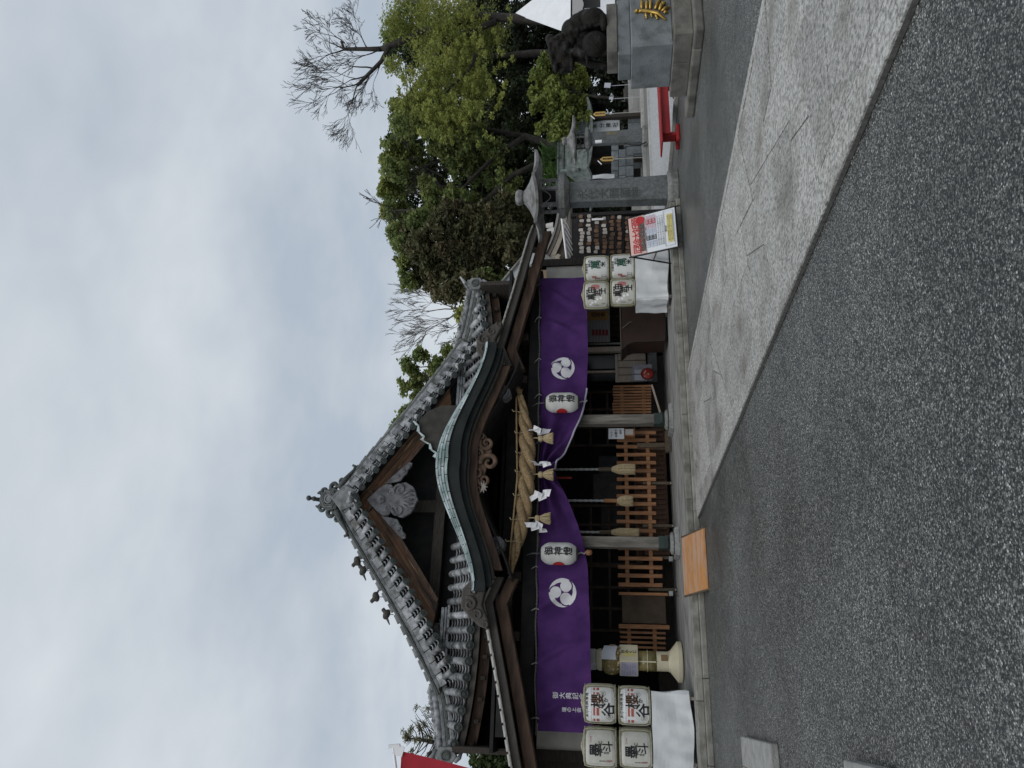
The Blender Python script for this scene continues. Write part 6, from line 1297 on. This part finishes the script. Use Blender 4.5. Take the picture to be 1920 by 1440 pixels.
sh = thing('dark_shed', 'dark boarded shed standing behind the plaque rack and large lantern', 'shed', (14, 24.5, 0))
m_ = MB(); m_.bb(10.8, 17.2, 24.2, 26.0, 0, 3.1); m_.build('wall', M_WOODD, sh)
for k in range(16): m_ = MB(); m_.bb(10.8 + .4 * k, 10.8 + .4 * k + .36, 24.14, 24.19, .1, 3.0); m_.build('board', M_WOODD, sh)
m_ = MB(); m_.add([(10.5, 23.9, 3.05), (17.5, 23.9, 3.05), (17.5, 26.3, 3.5), (10.5, 26.3, 3.5)], [(0, 1, 2, 3)]); m_.build('roof', M_BOARDG, sh, solid=.08)
# ------------------------------------------------------------------ trees
def leafmat(name, c, c2, tr=.35): return mat(name, c, .6, c2, .9, lo=.35, hi=.65, isl=.35, space='World', spec=.25, transl=tr)
M_BARK = mat('bark', (.022, .019, .017), .9, (.05, .045, .04), 6, bump=.6, bsc=14)
M_BARKG = mat('bark_grey', (.15, .145, .14), .9, (.23, .22, .21), 6)
nrng = np.random.default_rng(4)
def leaves(name, material, parent, centres, rads, n, size, droop=0.0, aspect=.55, flat=0.0):
    """n leaf-sized faces in clumps scattered through the given balls"""
    centres = np.array(centres, float); rads = np.array(rads, float)
    if rads.ndim == 1: rads = np.stack([rads] * 3, 1)
    wgt = (rads[:, 0] * rads[:, 2]); wgt = wgt / wgt.sum()
    ncl = max(8, n // 48); ib = nrng.choice(len(centres), ncl, p=wgt)
    d = nrng.normal(size=(ncl, 3)); d /= np.linalg.norm(d, axis=1)[:, None]
    cl = centres[ib] + d * rads[ib] * (nrng.random((ncl, 1)) ** .45)
    ic = nrng.integers(0, ncl, n); sg = np.clip(rads[ib][ic].mean(1) * .125, size * 1.2, size * 3.6)[:, None]
    p = cl[ic] + nrng.normal(size=(n, 3)) * sg * np.array([1, 1, .7])
    if droop: t = nrng.random(n); p[:, 2] -= droop * t; p[:, 0] += (t * .35 * droop) * np.sign(nrng.random(n) - .65)
    a = nrng.normal(size=(n, 3)); a[:, 2] *= .6; a /= np.linalg.norm(a, axis=1)[:, None]
    b = nrng.normal(size=(n, 3)); b -= a * (a * b).sum(1)[:, None]; b /= np.linalg.norm(b, axis=1)[:, None]
    s = size * (.6 + .8 * nrng.random((n, 1)))
    V = np.empty((n, 4, 3)); V[:, 0] = p - a * s; V[:, 1] = p + b * s * aspect; V[:, 2] = p + a * s; V[:, 3] = p - b * s * aspect
    o = Vector((0, 0, 0)); q = parent
    while q is not None: o = o + q.location; q = q.parent
    V = V.reshape(-1, 3) - np.array(o)
    me = bpy.data.meshes.new(name); me.vertices.add(n * 4); me.loops.add(n * 4); me.polygons.add(n)
    me.vertices.foreach_set('co', V.ravel().astype(np.float32)); me.loops.foreach_set('vertex_index', np.arange(n * 4, dtype=np.int32))
    me.polygons.foreach_set('loop_start', np.arange(0, n * 4, 4, dtype=np.int32)); me.polygons.foreach_set('loop_total', np.full(n, 4, np.int32))
    me.update(calc_edges=True); me.validate(); me.materials.append(material)
    ob = bpy.data.objects.new(name, me); col.objects.link(ob); ob.parent = parent
    return ob
def pxr(p): return (p - EYE).dot(AX_W) / FPX          # metres per photo pixel at a point
def blobs(lst, Y, rr, dep=1.0):
    C = []; Q = []
    for x, y, r_ in lst:
        p = at(x, y, Y + rr.uniform(-1.2, 1.2) * dep); k = pxr(p) * r_; C.append(tuple(p)); Q.append((k, k * .9, k))
    return C, Q
def grow(mb, p, d, length, r_, lev, rr, spread=.5, ratio=.74, kids=3, up=.08, minr=.012, nseg=3):
    pts = [p]; q = p.copy(); dd = d.normalized()
    for i in range(nseg):
        dd = (dd + Vector((rr.gauss(0, .12), rr.gauss(0, .12), rr.gauss(0, .12) + up * .3))).normalized(); q = q + dd * (length / nseg); pts.append(q.copy())
    r1 = max(minr, r_ * .66); mb.tube(pts, [lerp(r_, r1, i / nseg) for i in range(nseg + 1)], 6 if r_ > .05 else 4, cap=False)
    if lev == 0: return
    for k in range(kids + (1 if rr.random() < .3 else 0)):
        t = rr.uniform(.45, 1.0) if k else 1.0; i = min(nseg, max(1, int(round(t * nseg)))); ax = Vector((rr.gauss(0, 1), rr.gauss(0, 1), rr.gauss(0, .8)))
        nd = (dd + ax.normalized() * spread * rr.uniform(.6, 1.25) + Vector((0, 0, up))).normalized()
        grow(mb, pts[i], nd, length * ratio * rr.uniform(.75, 1.15), max(minr, r1 * .72), lev - 1, rr, spread, ratio, kids, up, minr, max(2, nseg - 1))
def limb(mb, pix, Y, rad):
    P = [at(x, y, Y) for x, y in pix]; k = pxr(P[0]); mb.tube(P, [r_ * k for r_ in rad], 7, cap=True)
def tree(name, label, base, group=None): return thing(name, label, 'tree', base, group)
TG = 'trees beyond the right side of the court'
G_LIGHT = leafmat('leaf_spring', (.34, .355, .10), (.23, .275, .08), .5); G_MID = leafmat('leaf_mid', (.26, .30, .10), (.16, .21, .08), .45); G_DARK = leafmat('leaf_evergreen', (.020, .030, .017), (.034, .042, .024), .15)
G_OLIVE = leafmat('leaf_olive', (.085, .098, .045), (.13, .115, .06), .3); G_MAPLE = leafmat('leaf_maple', (.25, .29, .075), (.15, .195, .055), .42); G_BAMB = leafmat('leaf_bamboo', (.07, .13, .03), (.04, .085, .025)); G_BROWN = leafmat('leaf_brown', (.085, .066, .036), (.05, .055, .026), .2)
G_SHADE = leafmat('leaf_shade_filler', (.055, .075, .032), (.035, .05, .024), .2)  # darkened filler leaves: the crowns' inner shade is put into this colour
# T1: the tall one at the right with a bare fan of twigs on top
rr = random.Random(21); Y1 = 31.0
base = at(1180, 60, Y1); base.z = .1
T = tree('spring_tree', 'tallest tree at the right, light green drooping crown under a bare fan of twigs', base, TG)
m_ = MB(); limb(m_, [(1180, 60), (1050, 40), (900, 30), (790, 60), (735, 85), (715, 92)], Y1, [12, 10, 8, 8, 6.5, 5.5]); limb(m_, [(715, 92), (690, 92), (645, 92), (640, 78)], Y1, [5, 4, 3.4, 2.5])
limb(m_, [(730, 88), (715, 115), (690, 140), (670, 160)], Y1, [5, 4, 3.5, 3]); limb(m_, [(840, 70), (810, 120), (785, 155), (755, 190)], Y1, [6, 5, 4, 2.5]); limb(m_, [(930, 40), (860, 70), (825, 95), (808, 118)], Y1, [6, 5.5, 5, 4]); limb(m_, [(785, 155), (780, 175), (760, 205)], Y1, [3, 2, 1])
limb(m_, [(900, 90), (880, 130), (850, 160), (830, 180)], Y1, [4, 3, 2, 1]); m_.build('trunk', M_BARK, T, smooth=True)
m_ = MB(); kpx = pxr(at(700, 95, Y1))
for (x, y, tx, ty, L_, r_) in ((715, 92, 690, 100, 50, 3), (690, 92, 640, 60, 52, 3.2), (672, 92, 640, 40, 46, 2.6), (645, 92, 585, 70, 50, 3.0), (650, 92, 590, 110, 52, 3.2), (690, 140, 630, 150, 56, 3.2), (675, 155, 610, 190, 58, 3.0), (670, 160, 650, 225, 52, 2.6), (700, 128, 600, 130, 60, 3.2), (695, 135, 690, 200, 48, 2.4), (645, 80, 600, 25, 52, 2.6), (715, 115, 705, 175, 44, 2.2)):
    p = at(x, y, Y1); q = at(tx, ty, Y1); grow(m_, p, q - p, L_ * .6 * kpx, r_ * kpx * .5, 6, rr, .48, .81, 2, .06, .0085)
m_.build('bare_twigs', M_BARK, T)
C, Q = blobs([(740, 20, 44), (735, 60, 30), (780, 30, 60), (800, 90, 48), (830, 40, 60), (850, 120, 50), (790, 140, 40), (870, 170, 38), (820, 190, 36), (770, 180, 28), (745, 200, 22), (850, 215, 28), (890, 60, 50), (790, 225, 26), (730, 130, 22), (820, 235, 24)], Y1, rr)
leaves('crown', G_LIGHT, T, C, Q, 30000, .085, .85, .4)
SC = []                                              # drooping sprays along the crown's lower and left edge
for k in range(330):
    x_, y_, r_ = rr.choice([(800, 90, 48), (850, 120, 50), (790, 140, 40), (870, 170, 38), (820, 190, 36), (770, 180, 28), (850, 215, 28), (890, 60, 50), (790, 225, 26), (840, 60, 60), (900, 130, 40)])
    p = at(x_ + rr.uniform(-1, 1) * r_, y_ + rr.uniform(-1, 1) * r_, Y1 - rr.uniform(.3, 1.8)); d = Vector((-rr.uniform(.2, .8), rr.uniform(-.3, .3), .1)); L_ = rr.uniform(.9, 1.9)
    for t_ in np.linspace(0, 1, 10): SC.append(tuple(p + d * (L_ * t_) + Vector((0, 0, -1.0 * L_ * t_ * t_))))
leaves('drooping_sprays', leafmat('leaf_spray', (.38, .40, .115), (.27, .32, .09), .5), T, SC, [.1] * len(SC), 15000, .075, 0, .4)
C, Q = blobs([(745, 205, 22), (765, 225, 24), (740, 235, 16), (735, 60, 24)], Y1, rr); leaves('crown', G_MID, T, C, Q, 5000, .11, .5)
# T2: second light tree
rr = random.Random(22); Y2 = 34.0
base = at(1170, 300, Y2); base.z = .1; T = tree('spring_tree', 'broad loose green tree above the two stone lanterns with its limbs showing', base, TG)
m_ = MB(); limb(m_, [(1170, 300), (1060, 280), (985, 255), (930, 290), (885, 335), (870, 350)], Y2, [9, 8, 6.5, 4.5, 3.5, 2.5]); limb(m_, [(985, 255), (900, 240), (860, 245), (800, 250)], Y2, [5, 3.5, 3, 1.5]); limb(m_, [(1060, 280), (960, 330), (900, 385), (850, 380), (810, 330), (760, 310)], Y2, [6, 5.5, 5, 4, 3, 1.5]); limb(m_, [(900, 385), (850, 400), (800, 400), (770, 390)], Y2, [5, 4, 3, 1.5]); limb(m_, [(860, 290), (800, 310), (760, 330)], Y2, [3, 2, 1])
kpx = pxr(at(800, 320, Y2))
for (x, y, tx, ty) in ((870, 350, 800, 350), (850, 380, 770, 360), (860, 245, 780, 240), (800, 320, 740, 330), (780, 395, 735, 380), (885, 335, 840, 290), (830, 330, 760, 290)):
    p = at(x, y, Y2); q = at(tx, ty, Y2); grow(m_, p, q - p, 42 * kpx, 2.2 * kpx, 3, rr, .5, .74, 3, .03, .015)
m_.build('trunk', M_BARK, T, smooth=True)
C, Q = blobs([(730, 280, 24), (735, 320, 28), (735, 360, 26), (745, 400, 28), (755, 250, 24), (775, 290, 26), (780, 420, 30), (800, 350, 22), (830, 270, 30), (860, 310, 30), (820, 400, 30), (880, 260, 32), (900, 320, 30), (850, 370, 26), (920, 280, 26), (890, 390, 24), (800, 240, 24), (840, 240, 26), (950, 340, 24), (765, 335, 20)], Y2, rr)
leaves('crown', G_MID, T, C, Q, 26000, .115, .25); C, Q = blobs([(725, 300, 16), (722, 350, 16), (728, 395, 16), (750, 300, 18)], Y2, rr); leaves('crown', G_LIGHT, T, C, Q, 4500, .1)
rr = random.Random(61)
for (lst, px, Yk, lab, n_) in (([(780, 60, 60), (830, 120, 60), (880, 60, 60), (900, 150, 50), (850, 200, 46), (930, 100, 50), (800, 200, 36), (960, 180, 40), (760, 110, 36)], 100, 37.5, 'broad filler tree in shade-dark green behind the tallest tree', 20000), ([(760, 270, 34), (800, 320, 46), (850, 270, 46), (860, 360, 46), (790, 390, 40), (900, 300, 46), (930, 240, 44), (900, 390, 40), (960, 300, 40), (960, 380, 40), (745, 340, 28), (1000, 330, 34), (985, 260, 34)], 310, 38.0, 'broad filler tree in shade-dark green behind the loose tree', 24000)):
    base = at(1170, px, Yk); base.z = .1; T = tree('spring_tree', lab, base, TG); m_ = MB(); limb(m_, [(1170, px), (1000, px), (880, px + 10), (800, px)], Yk, [8, 7, 4, 1.5]); m_.build('trunk', M_BARK, T, smooth=True)
    C, Q = blobs(lst, Yk, rr); leaves('crown', G_SHADE, T, C, Q, n_, .14)
# T3: dark olive tree behind the hall's right eave
rr = random.Random(23); Y3 = 33.0
base = at(1170, 480, Y3); base.z = .1; T = tree('evergreen_tree', 'dense dark olive tree rising behind the right eave and white gable', base, TG)
m_ = MB(); limb(m_, [(1170, 480), (1000, 470), (900, 460), (820, 470), (780, 480)], Y3, [9, 7, 5, 3, 1.5]); limb(m_, [(950, 400), (880, 390), (830, 410), (800, 430)], Y3, [4, 3, 2, 1]); limb(m_, [(900, 460), (850, 520), (820, 540)], Y3, [4, 2.5, 1]); m_.build('trunk', M_BARK, T, smooth=True)
C, Q = blobs([(770, 440, 30), (775, 480, 32), (790, 520, 30), (800, 460, 40), (830, 500, 44), (840, 430, 40), (870, 470, 46), (860, 540, 34), (900, 420, 42), (910, 500, 44), (930, 440, 40), (940, 400, 34), (960, 460, 36), (890, 540, 36), (975, 420, 34), (820, 545, 24)], Y3, rr)
leaves('crown', G_OLIVE, T, C, Q, 36000, .12); C, Q = blobs([(850, 400, 28), (870, 440, 30), (900, 470, 26), (840, 470, 24)], Y3 - .9, rr); leaves('crown', G_BROWN, T, C, Q, 5000, .11)
C, Q = blobs([(742, 440, 18), (760, 500, 18), (755, 460, 20), (765, 525, 16)], Y3, rr); leaves('crown', G_MID, T, C, Q, 5000, .1); C, Q = blobs([(920, 545, 26), (905, 520, 18), (945, 530, 20)], Y3 - 1, rr); leaves('crown', G_MID, T, C, Q, 3500, .1)
# bare tree behind the roof
rr = random.Random(24); Y4 = 36.0
base = at(1160, 590, Y4); base.z = .1; T = tree('bare_tree', 'leafless pale tree standing between the olive tree and the tiled roof', base, TG)
m_ = MB(); limb(m_, [(1160, 590), (960, 585), (880, 580), (860, 578)], Y4, [6, 5, 4, 3.5]); kpx = pxr(at(800, 600, Y4))
for (x, y, tx, ty, L_) in ((862, 578, 800, 572, 44), (865, 580, 810, 610, 46), (870, 582, 820, 640, 46), (860, 578, 790, 590, 46), (880, 582, 840, 650, 40), (845, 575, 780, 550, 40)):
    p = at(x, y, Y4); q = at(tx, ty, Y4); grow(m_, p, q - p, L_ * .86 * kpx, 1.4 * kpx, 6, rr, .4, .79, 2, .1, .009)
m_.build('branches', M_BARKG, T, smooth=True)
# small leafy trees peeping over the roof
for (lst, lab, n_, mt, Y, bx) in (([(765, 690, 16), (790, 665, 14), (785, 710, 18), (760, 725, 14), (820, 690, 20), (840, 665, 16), (830, 720, 18), (780, 740, 12), (860, 650, 14)], 'light green tree showing above the middle of the right roof slope', 7000, G_MID, 34, (860, 690)), ([(765, 780, 16), (750, 800, 14), (745, 825, 10), (775, 800, 16), (790, 775, 14), (780, 840, 10)], 'rounded green tree showing above the upper right roof slope', 5000, G_MID, 33, (830, 800)), ([(868, 590, 10), (872, 615, 9), (866, 635, 8), (880, 570, 8)], 'small bright tree showing at the right end of the roof below the bare tree', 2500, G_LIGHT, 31, (900, 600))):
    rr = random.Random(len(lab)); base = at(*bx, Y); zt = base.z; base.z = .1; T = tree('garden_tree', lab, base, 'trees behind the shrine roof')
    m_ = MB(); p = at(*bx, Y); m_.tube([(base.x, Y, .1), (base.x + .1, Y, zt * .6), tuple(p)], [.2, .15, .06], 7); k = pxr(p)
    for x, y, r_ in lst: q = at(x, y, Y); m_.tube([p, p.lerp(q, .5) + Vector((.1, 0, -.1)), q], [.06, .04, .015], 5)
    m_.build('trunk', M_BARK, T, smooth=True); C, Q = blobs(lst, Y, rr, .5); leaves('crown', mt, T, C, Q, n_, .1)
# maple and low greenery in front of the woods
rr = random.Random(31); Y5 = 29.0
base = at(1170, 185, Y5); base.z = .1; T = tree('maple_tree', 'bright green spreading maple between the statue and the copper roofed pavilion', base, TG)
m_ = MB(); limb(m_, [(1170, 185), (1120, 182), (1080, 175), (1045, 165)], Y5, [3, 2.6, 2.2, 1]); limb(m_, [(1100, 180), (1060, 210), (1030, 225)], Y5, [2, 1.5, .7]); limb(m_, [(1090, 178), (1050, 150), (1020, 140)], Y5, [2, 1.3, .7]); m_.build('trunk', M_BARK, T, smooth=True)
C, Q = blobs([(1010, 130, 14), (1025, 115, 16), (1045, 130, 20), (1020, 155, 20), (1045, 165, 24), (1030, 190, 22), (1055, 195, 24), (1035, 220, 22), (1060, 225, 22), (1070, 160, 24), (1085, 190, 20), (1050, 245, 16), (1075, 130, 20), (1000, 175, 12), (1012, 240, 10), (1095, 150, 14), (1098, 215, 12), (1005, 205, 10), (1030, 255, 10), (995, 145, 8)], Y5, rr, .6)
leaves('crown', G_MAPLE, T, C, Q, 17000, .085, 0, .8)
rr = random.Random(32); base = at(1180, 305, 31.5); base.z = .1; T = thing('spiky_shrub', 'spiky bright green shrub behind the copper roofed pavilion', 'shrub', base)
m_ = MB()
for k in range(420):
    p = at(rr.uniform(1020, 1100), rr.uniform(275, 345), 31.8); d = Vector((rr.gauss(0, 1), rr.gauss(0, .6), rr.uniform(.2, 1.2))).normalized() * rr.uniform(.4, .9); sd_ = d.cross(Vector((0, 1, 0))).normalized() * .03
    m_.add([p - sd_, p + sd_, p + d * .6 + Vector((0, 0, .05)), p + d + Vector((0, 0, -.1))], [(0, 1, 2, 3)])
m_.build('blades', G_BAMB, T)
m_ = MB(); m_.tube([(base.x, 31.8, .1), (base.x, 31.8, 4)], .12, 7); m_.build('stem', M_BARK, T)
# dark wood behind it all: trunks one can tell apart, then the mass
for i, (px, h_) in enumerate(((20, 9), (75, 10), (130, 9), (200, 9), (262, 10), (330, 9), (400, 9), (460, 9))):
    rr = random.Random(40 + i); p = gnd(1172, px); Yk = 43.0 + i % 3; p = at(1150, px, Yk); base = Vector((p.x, Yk, .2))
    T = tree('evergreen_tree', ['dark evergreen behind the white tent', 'dark evergreen just left of the white tent', 'dark evergreen behind the maple at its right', 'dark evergreen directly behind the bright maple', 'dark evergreen between the maple and the pavilion', 'dark evergreen behind the copper roofed pavilion', 'dark evergreen behind the large stone lantern', 'dark evergreen low behind the olive tree'][i], base, 'dark evergreens at the back')
    m_ = MB(); m_.tube([base, base + Vector((rr.gauss(0, .3), 0, h_ * .5)), base + Vector((rr.gauss(0, .5), 0, h_))], [.28, .2, .08], 7); m_.build('trunk', M_BARK, T, smooth=True)
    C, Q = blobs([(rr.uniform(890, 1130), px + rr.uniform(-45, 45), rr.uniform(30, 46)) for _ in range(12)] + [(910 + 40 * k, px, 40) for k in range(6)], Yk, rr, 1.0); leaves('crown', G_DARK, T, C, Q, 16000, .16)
# low planting at the edge of the garden
hd = MB(); C = []; Q = []
rr = random.Random(77)
for k in range(40): p = Vector((rr.uniform(20, 62), rr.uniform(38.2, 40.5), rr.uniform(.4, 2.2))); C.append(tuple(p)); Q.append((1.6, 1.0, 1.1))
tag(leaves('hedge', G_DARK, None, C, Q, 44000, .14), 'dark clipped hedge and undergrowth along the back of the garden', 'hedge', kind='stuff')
C = []; Q = []
for k in range(60): p = Vector((rr.uniform(-60, 130), rr.uniform(60, 70), rr.uniform(.5, 7))); C.append(tuple(p)); Q.append((4.5, 2.0, 3.2))
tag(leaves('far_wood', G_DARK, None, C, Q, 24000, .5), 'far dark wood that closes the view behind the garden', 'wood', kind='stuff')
# small papers tied in the garden
for i, (px, py, lab) in enumerate(((1139, 160, 'white paper notice among the dark bushes left of the pedestal'), (1146, 184, 'small white paper tied to a garden twig'))):
    c = at(px, py, 28.5); m_ = MB(); m_.box(c, (.3 if i == 0 else .16, .02, .3 if i == 0 else .2), (0, R(8), 0)); m_.tube([(c.x, 28.55, .03), (c.x, 28.55, c.z)], .015, 5); tag(m_.build('paper_notice', mat('garden_paper', (.45, .46, .52), .8)), lab, 'notice')
# left edge: sparse conifer tip and a weeping shrub
rr = random.Random(51); Y6 = 30.0; base = at(1150, 1375, Y6); base.z = .1
T = tree('conifer_tree', 'sparse conifer tip showing left of the roof corner', base, 'trees left of the shrine roof')
m_ = MB(); kpx = pxr(at(800, 1370, Y6)); top = at(762, 1383, Y6); low = at(860, 1400, Y6); m_.tube([base, low, top], [.25, .12, .02], 7)
NE = []
for k in range(70):
    t = rr.random() ** .7; p = top.lerp(low, t); L_ = (.25 + 2.0 * t) * rr.uniform(.6, 1.1); a = rr.uniform(0, 6.28); d = Vector((math.cos(a), math.sin(a), .55)).normalized(); q = p + d * L_
    m_.tube([p, p.lerp(q, .5) + Vector((0, 0, -.06)), q], [.025, .016, .008], 4, cap=False); NE += [(p.lerp(q, u), .12) for u in (.5, .75, 1.0)]
m_.build('trunk', M_BARK, T); leaves('needles', G_BROWN if False else leafmat('leaf_conifer', (.20, .185, .075), (.13, .135, .06), .4), T, [tuple(n_[0]) for n_ in NE], [n_[1] for n_ in NE], 2400, .055, 0, .25)
rr = random.Random(52); Y7 = 26.0; base = at(1150, 1330, 32); base.z = .1; T = tree('bare_tree', 'thin bare twig spray above the left roof ridge', base, 'trees left of the shrine roof'); m_ = MB(); p = at(850, 1345, 32); m_.tube([base, p], [.15, .06], 6); kpx = pxr(p)
for (tx, ty) in ((800, 1325), (790, 1340), (800, 1350)): q = at(tx, ty, 32); grow(m_, p, q - p, 26 * kpx, 1.0 * kpx, 4, rr, .5, .72, 2, .05, .008)
m_.build('branches', M_BARKG, T)
base = at(1150, 1440, 24); base.z = .1; T = thing('weeping_shrub', 'pale flowering shrub drooping below the left roof corner', 'shrub', base); m_ = MB(); m_.tube([base, at(900, 1436, 24)], [.12, .05], 6); m_.build('stem', M_BARK, T)
rr = random.Random(53); C, Q = blobs([(895, 1425, 20), (905, 1450, 26), (940, 1440, 24), (925, 1415, 16), (975, 1450, 26)], 24, rr, .3); leaves('foliage', leafmat('leaf_weeping', (.09, .12, .04), (.05, .075, .03)), T, C, Q, 7000, .075, .5); C, Q = blobs([(900, 1410, 12), (930, 1406, 10), (955, 1412, 10)], 24, rr, .2); leaves('blossom', mat('blossom', (.6, .6, .58), .7), T, C, Q, 260, .05)
